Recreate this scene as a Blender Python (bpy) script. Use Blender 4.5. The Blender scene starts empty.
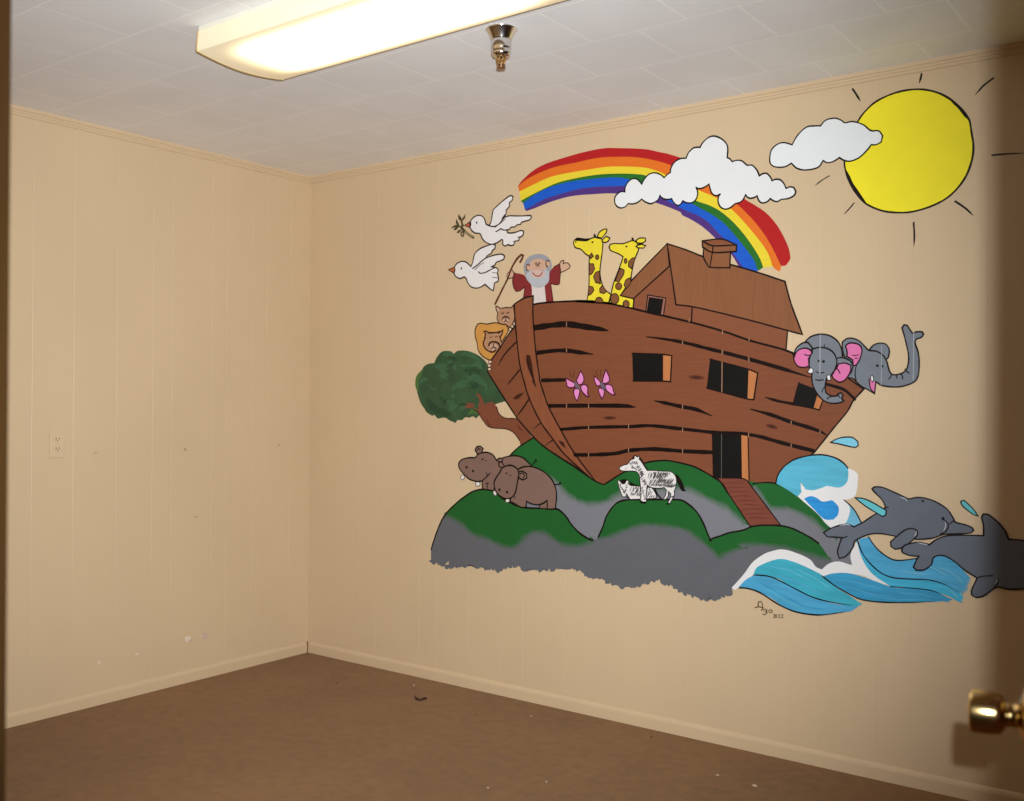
import bpy, bmesh, math, random
from mathutils import Vector, Matrix
from mathutils.geometry import tessellate_polygon
scene = bpy.context.scene
COL = scene.collection
rad = math.radians

# ---------------------------------------------------------------- helpers
def lin(c):
    return tuple((v/255/12.92 if v/255 <= .04045 else ((v/255+.055)/1.055)**2.4) for v in c)
MATS = {}
def new_mat(name):
    m = bpy.data.materials.new(name); m.use_nodes = True
    nt = m.node_tree
    return m, nt, nt.nodes['Principled BSDF']
def simple(name, col, rough=.6, metal=0, noise=0, nscale=(6, 6, 6), bump=0, spec=.4, detail=5):
    """principled material whose colour is broken up by object-space noise"""
    if name in MATS: return MATS[name]
    m, nt, b = new_mat(name)
    b.inputs['Roughness'].default_value = rough; b.inputs['Metallic'].default_value = metal
    b.inputs['Specular IOR Level'].default_value = spec
    tc = nt.nodes.new('ShaderNodeTexCoord'); mp = nt.nodes.new('ShaderNodeMapping'); no = nt.nodes.new('ShaderNodeTexNoise')
    mp.inputs['Scale'].default_value = nscale; no.inputs['Scale'].default_value = 1; no.inputs['Detail'].default_value = detail
    nt.links.new(tc.outputs['Object'], mp.inputs['Vector']); nt.links.new(mp.outputs['Vector'], no.inputs['Vector'])
    mr = nt.nodes.new('ShaderNodeMapRange'); mr.inputs['From Min'].default_value = .25; mr.inputs['From Max'].default_value = .75
    mr.inputs['To Min'].default_value = 1-noise; mr.inputs['To Max'].default_value = 1+noise
    nt.links.new(no.outputs['Fac'], mr.inputs['Value'])
    mul = nt.nodes.new('ShaderNodeVectorMath'); mul.operation = 'SCALE'; mul.inputs[0].default_value = col
    nt.links.new(mr.outputs['Result'], mul.inputs['Scale']); nt.links.new(mul.outputs['Vector'], b.inputs['Base Color'])
    if bump:
        bp = nt.nodes.new('ShaderNodeBump'); bp.inputs['Strength'].default_value = bump; bp.inputs['Distance'].default_value = .003
        nt.links.new(no.outputs['Fac'], bp.inputs['Height']); nt.links.new(bp.outputs['Normal'], b.inputs['Normal'])
    MATS[name] = m
    return m
def mesh_obj(name, bm, mats, parent=None, smooth=False):
    me = bpy.data.meshes.new(name); bm.normal_update(); bm.to_mesh(me); bm.free()
    for m in (mats if isinstance(mats, (list, tuple)) else [mats]): me.materials.append(m)
    if smooth:
        for p in me.polygons: p.use_smooth = True
    o = bpy.data.objects.new(name, me); COL.objects.link(o)
    if parent is not None:
        o.parent = parent; o.matrix_parent_inverse = Matrix.Translation(-world_loc(parent))
    return o
def world_loc(o):
    v = Vector(o.location); p = o.parent
    return v if p is None else v            # children keep world coordinates; only roots move
def thing(name, label, cat, loc, group=None):
    o = bpy.data.objects.new(name, None); COL.objects.link(o); o.location = loc; o.empty_display_size = .05
    o['label'] = label; o['category'] = cat
    if group: o['group'] = group
    return o
def tag(o, label, cat, group=None):
    o['label'] = label; o['category'] = cat
    if group: o['group'] = group
    return o
def struct(o): o['kind'] = 'structure'; return o
def box(bm, x0, x1, y0, y1, z0, z1, bevel=0, mi=0):
    r = bmesh.ops.create_cube(bm, size=1)
    vs = r['verts']
    for v in vs: v.co = Vector((x0+(v.co.x+.5)*(x1-x0), y0+(v.co.y+.5)*(y1-y0), z0+(v.co.z+.5)*(z1-z0)))
    fs = list({f for v in vs for f in v.link_faces})
    for f in fs: f.material_index = mi
    if bevel:
        es = list({e for v in vs for e in v.link_edges})
        bmesh.ops.bevel(bm, geom=es, offset=bevel, segments=2, affect='EDGES', profile=.6)
def prism(bm, prof, axis, a, b, mi=0, close=True):
    """extrude a closed 2-D profile along 'x','y' or 'z' from a to b"""
    def P(u, v, t):
        return {'x': (t, u, v), 'y': (u, t, v), 'z': (u, v, t)}[axis]
    A = [bm.verts.new(P(u, v, a)) for u, v in prof]; B = [bm.verts.new(P(u, v, b)) for u, v in prof]
    n = len(prof)
    for i in range(n):
        f = bm.faces.new((A[i], A[(i+1) % n], B[(i+1) % n], B[i])); f.material_index = mi
    if close:
        bm.faces.new(A[::-1]); bm.faces.new(B)
    bmesh.ops.recalc_face_normals(bm, faces=bm.faces[:])
def lathe(bm, prof, mat, seg=40, cap=True, mi=0):
    """prof = (radius, distance) along +Z, placed by matrix mat"""
    rings = []
    for r, d in prof:
        rings.append([bm.verts.new(mat @ Vector((r*math.cos(2*math.pi*i/seg), r*math.sin(2*math.pi*i/seg), d))) for i in range(seg)])
    for a, b in zip(rings, rings[1:]):
        for i in range(seg):
            f = bm.faces.new((a[i], a[(i+1) % seg], b[(i+1) % seg], b[i])); f.smooth = True; f.material_index = mi
    if cap:
        bm.faces.new(rings[0][::-1]).material_index = mi; bm.faces.new(rings[-1]).material_index = mi
    bmesh.ops.recalc_face_normals(bm, faces=bm.faces[:])

# ---------------------------------------------------------------- the room's measures (metres)
CAMZ = 1.2823           # camera stands in the hall just outside the doorway
WX, WY, HC = -3.9636, 3.5490, 2.44        # left wall, mural wall, ceiling height
RX = 2.75               # right wall
DY0, DY1 = .335, .45    # door wall: hall face and room face
OX0, OX1 = -.90, -.035  # doorway
DOORH = 2.03

# ---------------------------------------------------------------- settings and small marks
CHIPS = [(2.8255, 0.1994, 0.0171, 0.0155, 0), (2.8444, 0.1868, 0.0081, 0.0046, 1), (2.9177, 0.2012, 0.0166, 0.0102, 1), (2.9012, 0.1996, 0.0049, 0.0046, 0), (2.9261, 0.1835, 0.0127, 0.0074, 1), (2.5682, 0.1772, 0.0117, 0.0052, 0), (2.389, 0.1782, 0.0069, 0.0085, 0), (2.3638, 1.0628, 0.0118, 0.0042, 2), (2.8051, 1.0632, 0.0085, 0.0091, 2), (2.8667, 0.7506, 0.0119, 0.0041, 2), (3.3512, 1.0678, 0.0127, 0.004, 2), (3.0908, 0.1823, 0.0047, 0.0038, 0)]
TWIG = [(-2.9836, 3.2876), (-2.9534, 3.264), (-2.928, 3.2615), (-2.9299, 3.2861), (-2.9264, 3.2983)]
PAPERS = [(-1.3924, 3.2295, 0.0103, 'largest pale paper scrap on the carpet, low right near the mural wall'), (-1.5334, 3.242, 0.0062, 'thin pale scrap on the carpet just left of the largest paper scrap'), (-2.0897, 2.666, 0.0043, 'pale speck of paper on the carpet at the lower middle edge'), (-1.9663, 2.8296, 0.0037, 'tiny pale speck on the carpet right of the lower middle'), (-2.4289, 3.3812, 0.0049, 'pale speck on the carpet close to the mural wall baseboard'), (-3.114, 3.424, 0.0047, 'tiny pale speck on the carpet just behind the dark bent scrap')]
LINTS = [(-3.4142, 3.2341, 0.0054, 'dark lint fleck on the carpet nearest the room corner'), (-3.4391, 3.3173, 0.005, 'dark lint fleck on the carpet against the mural wall by the corner'), (-2.6231, 3.2632, 0.0045, 'dark lint fleck on the carpet right of the dark bent scrap'), (-1.9129, 3.4596, 0.0069, 'dark lint fleck on the carpet along the baseboard below the hills')]
DFX, DFY, KNOBZ = -.186, 1.290, .945
EM_PEAK = 4.2
PGAIN = .80
FL_R, FL_U, FL_S, FL_E = .027, .056, .0066, 690
FL_AX, FL_AY, FL_ANG, FL_COL = -.13, .02, 84, (.95, 1.015, 1.07)

# ---------------------------------------------------------------- surface materials
WALLC = (.640, .475, .292)
wallm = simple('tan_wall_paint', WALLC, .45, 0, .035, (2.2, 2.2, 1.4), .05, .35)
trimm = simple('tan_trim_paint', (.65, .481, .297), .42, 0, .03, (3, 3, 3), .03, .4)
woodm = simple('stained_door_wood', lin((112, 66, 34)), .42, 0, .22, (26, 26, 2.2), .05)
jambm = simple('shade_toned_jamb', (.0098, .0045, .0014), .8, 0, .25, (26, 26, 2.2), .05, 0)  # left jamb wood, shade put into its near-black colour
housem = simple('white_enamel', lin((232, 226, 208)), .4, 0, .02)
chrome = simple('nickel_plate', (.74, .70, .66), .16, 1, .05)
brass = simple('polished_brass', (.78, .54, .22), .17, 1, .05)
bronze = simple('aged_brass', (.42, .26, .15), .35, 1, .1, (60, 60, 60))
platem = simple('tan_plate_paint', (.66, .49, .305), .35, 0, .02)
dark = simple('dark_slot', lin((70, 52, 32)), .7)
steel = simple('strike_steel', (.30, .23, .17), .3, 1, .06, (50, 50, 50))

def carpet():
    m, nt, b = new_mat('brown_carpet')
    tc = nt.nodes.new('ShaderNodeTexCoord')
    def noise(sc, det, rough=.6):
        n = nt.nodes.new('ShaderNodeTexNoise'); n.inputs['Scale'].default_value = sc; n.inputs['Detail'].default_value = det
        n.inputs['Roughness'].default_value = rough
        nt.links.new(tc.outputs['Object'], n.inputs['Vector']); return n
    big, mid, fine = noise(1.6, 4), noise(22, 4), noise(240, 3, .7)
    r1 = nt.nodes.new('ShaderNodeValToRGB'); r1.color_ramp.elements[0].position = .32; r1.color_ramp.elements[1].position = .70
    r1.color_ramp.elements[0].color = (*CARPET_A, 1); r1.color_ramp.elements[1].color = (*CARPET_B, 1)
    nt.links.new(big.outputs['Fac'], r1.inputs['Fac'])
    def scale(src, n, lo, hi):
        mr = nt.nodes.new('ShaderNodeMapRange'); mr.inputs['From Min'].default_value = .3; mr.inputs['From Max'].default_value = .7
        mr.inputs['To Min'].default_value = lo; mr.inputs['To Max'].default_value = hi; nt.links.new(n.outputs['Fac'], mr.inputs['Value'])
        v = nt.nodes.new('ShaderNodeVectorMath'); v.operation = 'SCALE'; nt.links.new(src, v.inputs[0]); nt.links.new(mr.outputs['Result'], v.inputs['Scale'])
        return v.outputs['Vector']
    c = scale(r1.outputs['Color'], mid, .86, 1.14); c = scale(c, fine, .80, 1.20)
    nt.links.new(c, b.inputs['Base Color']); b.inputs['Roughness'].default_value = .95; b.inputs['Specular IOR Level'].default_value = .05
    b.inputs['Sheen Weight'].default_value = .25; b.inputs['Sheen Tint'].default_value = (.8, .62, .45, 1)
    bp = nt.nodes.new('ShaderNodeBump'); bp.inputs['Strength'].default_value = .5; bp.inputs['Distance'].default_value = .004
    nt.links.new(fine.outputs['Fac'], bp.inputs['Height']); nt.links.new(bp.outputs['Normal'], b.inputs['Normal'])
    return m
CARPET_A, CARPET_B = (.182, .084, .027), (.236, .115, .039)

def ceiling_tiles():
    m, nt, b = new_mat('ceiling_tiles')
    tc = nt.nodes.new('ShaderNodeTexCoord'); mp = nt.nodes.new('ShaderNodeMapping')
    mp.inputs['Location'].default_value = (TILE_X, TILE_Y, 0)
    nt.links.new(tc.outputs['Object'], mp.inputs['Vector'])
    br = nt.nodes.new('ShaderNodeTexBrick')
    br.inputs['Scale'].default_value = 1; br.inputs['Brick Width'].default_value = .3315; br.inputs['Row Height'].default_value = .3010
    br.inputs['Mortar Size'].default_value = .0040; br.inputs['Mortar Smooth'].default_value = .25; br.inputs['Bias'].default_value = 0
    br.offset = .5; br.offset_frequency = 2; br.squash = 1
    br.inputs['Color1'].default_value = (*TILE, 1); br.inputs['Color2'].default_value = (*[v*.975 for v in TILE], 1); br.inputs['Mortar'].default_value = (*SEAM, 1)
    nt.links.new(mp.outputs['Vector'], br.inputs['Vector'])
    no = nt.nodes.new('ShaderNodeTexNoise'); no.inputs['Scale'].default_value = 3; no.inputs['Detail'].default_value = 6
    nt.links.new(tc.outputs['Object'], no.inputs['Vector'])
    mr = nt.nodes.new('ShaderNodeMapRange'); mr.inputs['From Min'].default_value = .3; mr.inputs['From Max'].default_value = .7
    mr.inputs['To Min'].default_value = .96; mr.inputs['To Max'].default_value = 1.04; nt.links.new(no.outputs['Fac'], mr.inputs['Value'])
    sc = nt.nodes.new('ShaderNodeVectorMath'); sc.operation = 'SCALE'
    nt.links.new(br.outputs['Color'], sc.inputs[0]); nt.links.new(mr.outputs['Result'], sc.inputs['Scale']); nt.links.new(sc.outputs['Vector'], b.inputs['Base Color'])
    bp = nt.nodes.new('ShaderNodeBump'); bp.inputs['Strength'].default_value = .25; bp.inputs['Distance'].default_value = .002; bp.invert = True
    nt.links.new(br.outputs['Fac'], bp.inputs['Height']); nt.links.new(bp.outputs['Normal'], b.inputs['Normal'])
    b.inputs['Roughness'].default_value = .7; b.inputs['Specular IOR Level'].default_value = .25
    return m
TILE = (.90, .895, .895); SEAM = (.99, .985, .97); TILE_X, TILE_Y = -.215+.33*20, -1.54+.3010*10  # seams paler than tiles: light caught by the bevels, put into colour

# ---------------------------------------------------------------- room shell
bm = bmesh.new(); box(bm, WX-.1, RX+.1, -1.2, WY+.1, -.08, 0)
struct(mesh_obj('floor', bm, carpet()))
bm = bmesh.new(); box(bm, WX-.1, RX+.1, -1.2, WY+.1, HC, HC+.08)
struct(mesh_obj('ceiling', bm, ceiling_tiles()))

def grooved(name, axis, face, out, a, b, grooves, w=.0034, d=.0008, thick=.09):
    """wall slab with narrow V grooves; 'face' is the room side coordinate, 'out' the direction away from the room"""
    prof = [(a, face)]
    for g in sorted(grooves):
        if a+.02 < g < b-.02: prof += [(g-w/2, face), (g, face+out*d), (g+w/2, face)]
    prof += [(b, face), (b, face+out*thick), (a, face+out*thick)]
    if axis == 'y': prof = [(v, u) for u, v in prof]
    bm = bmesh.new(); prism(bm, prof, 'z', 0, HC)
    return struct(mesh_obj(name, bm, wallm))
G_BACK = [-3.60, -3.48, -3.2, -3.09, -2.90, -2.71, -2.595, -2.375, -2.265, -2.08, -1.835, -1.67, -1.56, -1.40, -1.29, -1.09, -.975, -.74, -.5, -.3, -.1, .2, .45, .7, 1.0, 1.2, 1.45, 1.8, 2.1, 2.4]
G_LEFT = [1.1, 1.3, 1.55, 1.75, 1.93, 2.09, 2.265, 2.46, 2.634, 2.731, 2.946, 3.028, 3.178, 3.267, 3.415]
wall_back = grooved('wall_back', 'x', WY, 1, WX-.1, RX+.1, G_BACK)
wall_left = grooved('wall_left', 'y', WX, -1, -1.2, WY, G_LEFT)
wall_right = grooved('wall_right', 'y', RX, 1, DY1, WY, [.8, 1.2, 1.6, 1.9, 2.3, 2.6, 3.0, 3.3])
bm = bmesh.new()
box(bm, WX, OX0-.02, DY0, DY1, 0, HC); box(bm, OX1+.02, RX+.1, DY0, DY1, 0, HC); box(bm, OX0-.02, OX1+.02, DY0, DY1, DOORH+.02, HC)
struct(mesh_obj('wall_front', bm, wallm))

# crown moulding: two small steps and a rounded foot, mitred at the corner
CROWN = [(0, 0), (0, -.046), (.006, -.046), (.0085, -.041), (.0085, -.033), (.0125, -.031), (.0125, -.020), (.018, -.017), (.021, -.006), (.021, 0)]
CROWN = [(u*.72, v*.74) for u, v in CROWN]
def moulding(name, prof, side, z0, a, b, mitre_end):
    bm = bmesh.new(); rows = []
    for t, mit in ((a, False), (b, mitre_end)):
        row = []
        for u, v in prof:
            if side == 'back': row.append(bm.verts.new((t+(u if (t == a) else 0), WY-u, z0+v)))
            else: row.append(bm.verts.new((WX+u, t-(u if mit else 0), z0+v)))
        rows.append(row)
    n = len(prof)
    for i in range(n): bm.faces.new((rows[0][i], rows[0][(i+1) % n], rows[1][(i+1) % n], rows[1][i]))
    bm.faces.new(rows[0]); bm.faces.new(rows[1][::-1])
    bmesh.ops.recalc_face_normals(bm, faces=bm.faces[:])
    return struct(mesh_obj(name, bm, trimm))
moulding('trim_1', CROWN, 'back', HC, WX, RX, False)
moulding('trim_2', CROWN, 'left', HC, DY1, WY, True)
BASE = [(0, 0), (.009, 0), (.009, .040), (.0075, .046), (.0045, .052), (0, .056)]
bm = bmesh.new(); prism(bm, [(WX+.012, 0), (RX, 0), (RX, .056), (WX+.012, .056)], 'y', WY-.009, WY); bm.free()
bm = bmesh.new(); prism(bm, [(WY-u, v) for u, v in BASE], 'x', WX+.013, RX)
struct(mesh_obj('baseboard_back', bm, trimm))
bm = bmesh.new(); prism(bm, [(WX+u, v) for u, v in BASE], 'y', DY1, WY-.014)
bl = struct(mesh_obj('baseboard_left', bm, trimm))
bm = bmesh.new(); prism(bm, [(WX+.0085, WY-.0145), (WX+.0135, WY-.0095), (WX+.001, WY-.001)], 'z', .001, .055)  # solid strip; the shade of the deep corner joint is its colour
mesh_obj('corner_gap_shade', bm, simple('joint_shade', lin((128, 88, 54)), .8), bl)['label'] = 'dark strip coloured as the shade of the open joint where the baseboards meet'

# ---------------------------------------------------------------- door frame (stained wood) and door
def frame(name, x0, x1, stop_x):
    bm = bmesh.new()
    box(bm, x0, x1, DY0-.004, DY1+.004, 0, DOORH+.02, .002)
    box(bm, min(stop_x), max(stop_x), DY0+.035, DY1-.040, 0, DOORH, .003)
    return bm
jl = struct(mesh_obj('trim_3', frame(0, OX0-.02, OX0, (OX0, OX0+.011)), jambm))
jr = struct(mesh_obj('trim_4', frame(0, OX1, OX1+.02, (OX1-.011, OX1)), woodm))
bm = bmesh.new(); box(bm, OX0-.02, OX1+.02, DY0-.004, DY1+.004, DOORH, DOORH+.02, .002)
struct(mesh_obj('trim_5', bm, woodm))
def casing(name, x0, x1, z0, z1):
    bm = bmesh.new()
    box(bm, x0, x1, DY0-.014, DY0, z0, z1, .004); box(bm, x0, x1, DY1, DY1+.011, z0, z1, .004)
    return struct(mesh_obj(name, bm, woodm))
casing('trim_6', OX0-.085, OX0-.026, 0, DOORH+.085); casing('trim_7', OX1+.030, OX1+.085, 0, DOORH+.085); casing('trim_8', OX0-.026, OX1+.030, DOORH+.026, DOORH+.085)
# strike plate on the latch jamb
bm = bmesh.new(); box(bm, OX0, OX0+.0022, DY1-.040, DY1-.0085, .885, .945, .0008)
sp = mesh_obj('strike_plate', bm, steel, jl); sp['label'] = 'metal latch strike plate'

PIV = Vector((OX1-.002, DY1+.004, 0)); FAR = Vector((DFX, DFY, 0)); U = (FAR-PIV).normalized(); N = Vector((-U.y, U.x, 0)); DW, DT = .845, .035
def door_pt(u, n, z): return PIV+U*u+N*n+Vector((0, 0, z))
bm = bmesh.new(); box(bm, 0, DW, 0, DT, .012, DOORH-.006, .002)
for v in bm.verts: v.co = door_pt(*v.co)
door = struct(mesh_obj('door_1', bm, woodm))
KM = Matrix.Translation(door_pt(DW-.062, DT, KNOBZ)) @ N.to_track_quat('Z', 'Y').to_matrix().to_4x4()
bm = bmesh.new(); lathe(bm, [(.006, 0), (.032, 0), (.0325, .003), (.030, .007), (.020, .0095), (.0145, .012), (.0125, .016), (.012, .021), (.0135, .0245)], KM, 48)
rose = mesh_obj('knob_rose', bm, brass, door)
bm = bmesh.new(); lathe(bm, [(.011, .0235), (.0135, .024), (.0165, .0258), (.0205, .0285), (.0222, .0315), (.0228, .035), (.0232, .0575), (.0226, .0598), (.0205, .0610), (.012, .0618), (.004, .0620)], KM, 48)
knob = mesh_obj('door_knob', bm, brass, door); knob['label'] = 'shiny brass door knob'
bm = bmesh.new()
for v3 in (0.25, 1.0, 1.75):
    lathe(bm, [(.006, v3), (.006, v3+.09)], Matrix.Translation(PIV+Vector((0.006, .004, 0))), 12)
mesh_obj('hinge', bm, brass, door)

# ---------------------------------------------------------------- ceiling light (wrap-around fluorescent)
LX0, LX1, LY0, LY1, LZ = -2.660, -1.440, 1.912, 2.257, 2.363
lamp = thing('ceiling_light', 'long wraparound fluorescent ceiling light with a glowing ribbed lens', 'ceiling light', ((LX0+LX1)/2, (LY0+LY1)/2, HC))
bm = bmesh.new()
prism(bm, [(LY0+.006, HC-.001), (LY1-.006, HC-.001), (LY1-.006, HC-.018), (LY1-.03, HC-.022), (LY0+.03, HC-.022), (LY0+.006, HC-.018)], 'x', LX0+.004, LX1-.004)
mesh_obj('housing', bm, housem, lamp)
def lamp_mat():
    m, nt, b = new_mat('glowing_acrylic_lens')
    tc = nt.nodes.new('ShaderNodeTexCoord'); sep = nt.nodes.new('ShaderNodeSeparateXYZ'); nt.links.new(tc.outputs['Object'], sep.inputs[0])
    def mth(op, a, bb=None):
        n = nt.nodes.new('ShaderNodeMath'); n.operation = op
        for i, v in enumerate((a, bb)):
            if v is None: continue
            if isinstance(v, (int, float)): n.inputs[i].default_value = v
            else: nt.links.new(v, n.inputs[i])
        return n.outputs[0]
    def smooth(v, lo, hi, a, bb):
        n = nt.nodes.new('ShaderNodeMapRange'); n.interpolation_type = 'SMOOTHSTEP'
        n.inputs['From Min'].default_value = lo; n.inputs['From Max'].default_value = hi; n.inputs['To Min'].default_value = a; n.inputs['To Max'].default_value = bb
        nt.links.new(v, n.inputs['Value']); return n.outputs['Result']
    # the tubes stop short of the ends of the lens and sit low in its middle
    ex = smooth(mth('ABSOLUTE', mth('SUBTRACT', sep.outputs[0], (LX0+LX1)/2)), .36, .60, 1, .0)
    ey = smooth(mth('ABSOLUTE', mth('SUBTRACT', sep.outputs[1], (LY0+LY1)/2)), .085, .172, 1, .10)
    ez = smooth(sep.outputs[2], LZ-.01, HC-.02, 1, .55)
    s = mth('MULTIPLY', mth('MULTIPLY', ex, ey), ez)
    st = smooth(s, 0, 1, EM_LO, EM_HI)
    b.inputs['Base Color'].default_value = (.66, .64, .48, 1); b.inputs['Roughness'].default_value = .35
    b.inputs['Emission Color'].default_value = (*EM_COL, 1); nt.links.new(st, b.inputs['Emission Strength'])
    wv = nt.nodes.new('ShaderNodeTexWave'); wv.inputs['Scale'].default_value = 60; wv.bands_direction = 'Y'
    nt.links.new(tc.outputs['Object'], wv.inputs['Vector'])
    bp = nt.nodes.new('ShaderNodeBump'); bp.inputs['Strength'].default_value = .1; bp.inputs['Distance'].default_value = .002
    nt.links.new(wv.outputs['Fac'], bp.inputs['Height']); nt.links.new(bp.outputs['Normal'], b.inputs['Normal'])
    return m
EM_COL = (1.0, .72, .40); EM_LO, EM_HI = .34, EM_PEAK
lensm = lamp_mat()
def lens_prof(inset=0):
    p = [(LY0+.004+inset, HC-.016), (LY0+inset, LZ+.004), (LY0+.003+inset, LZ-.001)]
    for i in range(1, 12):
        t = i/12; p.append((LY0+inset+(LY1-LY0-2*inset)*t, LZ-.001-.017*math.sin(math.pi*t)))
    p += [(LY1-.003-inset, LZ-.001), (LY1-inset, LZ+.004), (LY1-.004-inset, HC-.016)]
    return p
bm = bmesh.new(); prism(bm, lens_prof(.001), 'x', LX0+.006, LX1-.006)
mesh_obj('diffuser', bm, lensm, lamp)
capm = simple('lamp_end_cap', lin((205, 180, 128)), .4, 0, .03)
for x in (LX0, LX1-.005):
    bm = bmesh.new(); prism(bm, [(y, z-(.0012 if z < HC-.02 else 0)) for y, z in lens_prof(-.0008)], 'x', x, x+.005)
    mesh_obj('end_cap', bm, capm, lamp)

# ---------------------------------------------------------------- fire sprinkler
SPX, SPY = -1.915, 2.487
spr = thing('fire_sprinkler', 'small bell-shaped nickel fire sprinkler hanging from the ceiling beside the light', 'sprinkler', (SPX, SPY, HC))
SM = Matrix.Translation((SPX, SPY, HC)) @ Matrix.Rotation(math.pi, 4, 'X') @ Matrix.Diagonal((1.08, 1.08, .86, 1))
bm = bmesh.new(); lathe(bm, [(.030, 0), (.0455, 0), (.0462, .002), (.0445, .005), (.040, .013), (.0335, .027), (.0295, .037), (.0285, .040), (.027, .0405)], SM, 48)
mesh_obj('escutcheon', bm, chrome, spr)
bm = bmesh.new(); lathe(bm, [(.027, .0395), (.0285, .041), (.0285, .072), (.0268, .076), (.0275, .080), (.0275, .090), (.0245, .097), (.0195, .100), (.008, .1005)], SM, 48)
mesh_obj('sprinkler_body', bm, chrome, spr)
bm = bmesh.new()
for s in (-1, 1):
    prof = [(s*.0105, .100), (s*.0135, .106), (s*.0115, .118), (s*.0055, .128)]
    for (x0, d0), (x1, d1) in zip(prof, prof[1:]):
        w = .0028
        q = [SM @ Vector((x0-w, -w, d0)), SM @ Vector((x0+w, -w, d0)), SM @ Vector((x0+w, w, d0)), SM @ Vector((x0-w, w, d0)),
             SM @ Vector((x1-w, -w, d1)), SM @ Vector((x1+w, -w, d1)), SM @ Vector((x1+w, w, d1)), SM @ Vector((x1-w, w, d1))]
        V = [bm.verts.new(c) for c in q]
        for f in ((0, 1, 2, 3), (7, 6, 5, 4), (0, 4, 5, 1), (1, 5, 6, 2), (2, 6, 7, 3), (3, 7, 4, 0)): bm.faces.new([V[i] for i in f])
bmesh.ops.recalc_face_normals(bm, faces=bm.faces[:])
lathe(bm, [(.0045, .1), (.0035, .112), (.0035, .122), (.0055, .126), (.0055, .129)], SM, 16)
mesh_obj('sprinkler_frame', bm, brass, spr)
bm = bmesh.new(); lathe(bm, [(.003, .128), (.0120, .1285), (.0125, .1305), (.0060, .1315), (.0045, .134), (.0060, .1375), (.0128, .1385), (.0132, .141), (.004, .1425)], SM, 32)
mesh_obj('deflector', bm, bronze, spr)

# ---------------------------------------------------------------- wall outlet on the left wall
OY0, OY1, OZ0, OZ1 = 2.163, 2.227, 1.050, 1.163
oy, oz = (OY0+OY1)/2, (OZ0+OZ1)/2
out = thing('wall_outlet', 'tan-painted duplex power outlet on the bare left wall', 'power outlet', (WX, oy, oz))
bm = bmesh.new(); box(bm, WX+.0002, WX+.0065, OY0, OY1, OZ0, OZ1, .0025)
mesh_obj('cover_plate', bm, platem, out)
for s in (-1, 1):
    c = oz+s*.0195
    bm = bmesh.new()
    prism(bm, [(oy+.0165*math.cos(a)*1.0, c+max(-.0115, min(.0115, .0155*math.sin(a)))) for a in [2*math.pi*i/28 for i in range(28)]], 'x', WX+.0055, WX+.0082)
    sk = mesh_obj('socket', bm, platem, out)
    bm = bmesh.new()
    box(bm, WX+.0080, WX+.0086, oy-.0078, oy-.0052, c-.003, c+.0055); box(bm, WX+.0080, WX+.0086, oy+.0052, oy+.0078, c-.002, c+.005)
    lathe(bm, [(.0024, 0), (.0024, .0006)], Matrix.Translation((WX+.0080, oy, c-.0075)) @ Matrix.Rotation(math.pi/2, 4, 'Y'), 12)
    mesh_obj('socket_slots', bm, dark, sk)
bm = bmesh.new(); lathe(bm, [(.003, 0), (.0032, .001), (.0022, .0018)], Matrix.Translation((WX+.0063, oy, oz)) @ Matrix.Rotation(math.pi/2, 4, 'Y'), 16)
mesh_obj('screw', bm, platem, out)

# ---------------------------------------------------------------- chips and scuffs in the left wall's paint
def blob(bm, y, z, ry, rz, seed, x, n=14):
    r = random.Random(seed); vs = []
    for i in range(n):
        a = 2*math.pi*i/n; k = r.uniform(.6, 1.15); vs.append(bm.verts.new((x, y+ry*k*math.cos(a), z+rz*k*math.sin(a))))
    c = bm.verts.new((x+.0004, y, z))
    for i in range(n): bm.faces.new((vs[i], vs[(i+1) % n], c))
    bmesh.ops.recalc_face_normals(bm, faces=bm.faces[:])
chipm = simple('bare_plaster_chip', lin((226, 205, 182)), .8, 0, .06, (120, 120, 120))
chipp = simple('pinkish_chip', lin((205, 170, 160)), .8, 0, .06, (120, 120, 120))
scuffm = simple('grey_scuff', lin((182, 152, 116)), .7, 0, .06, (120, 120, 120))
for i, (y, z, ry, rz, m) in enumerate(CHIPS):
    bm = bmesh.new(); blob(bm, y, z, ry, rz, i, WX+.0004)
    mesh_obj('paint_chip' if m < 2 else 'scuff_mark', bm, (chipm, chipp, scuffm)[m], wall_left)

# ---------------------------------------------------------------- litter on the carpet
scrapd = simple('dark_brown_plastic', lin((58, 30, 14)), .5, 0, .1, (90, 90, 90))
paperm = simple('off_white_paper', lin((214, 190, 160)), .85, 0, .08, (90, 90, 90))
lintm = simple('dark_lint', lin((70, 42, 24)), .95, 0, .1, (90, 90, 90))
def tube(bm, pts, r, seg=8):
    rings = []
    for i, p in enumerate(pts):
        d = (pts[min(i+1, len(pts)-1)]-pts[max(i-1, 0)]).normalized(); q = d.to_track_quat('Z', 'Y')
        k = r*(.75 if i in (0, len(pts)-1) else 1)
        rings.append([bm.verts.new(p+q @ Vector((k*math.cos(2*math.pi*j/seg), k*math.sin(2*math.pi*j/seg), 0))) for j in range(seg)])
    for a, b in zip(rings, rings[1:]):
        for j in range(seg): bm.faces.new((a[j], a[(j+1) % seg], b[(j+1) % seg], b[j]))
    bm.faces.new(rings[0][::-1]); bm.faces.new(rings[-1]); bmesh.ops.recalc_face_normals(bm, faces=bm.faces[:])
bm = bmesh.new(); tube(bm, [Vector((x, y, .0055)) for x, y in TWIG], .0052)
tag(mesh_obj('plastic_scrap', bm, scrapd, smooth=True), 'dark bent scrap lying on the brown carpet near the mural wall', 'scrap')
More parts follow.
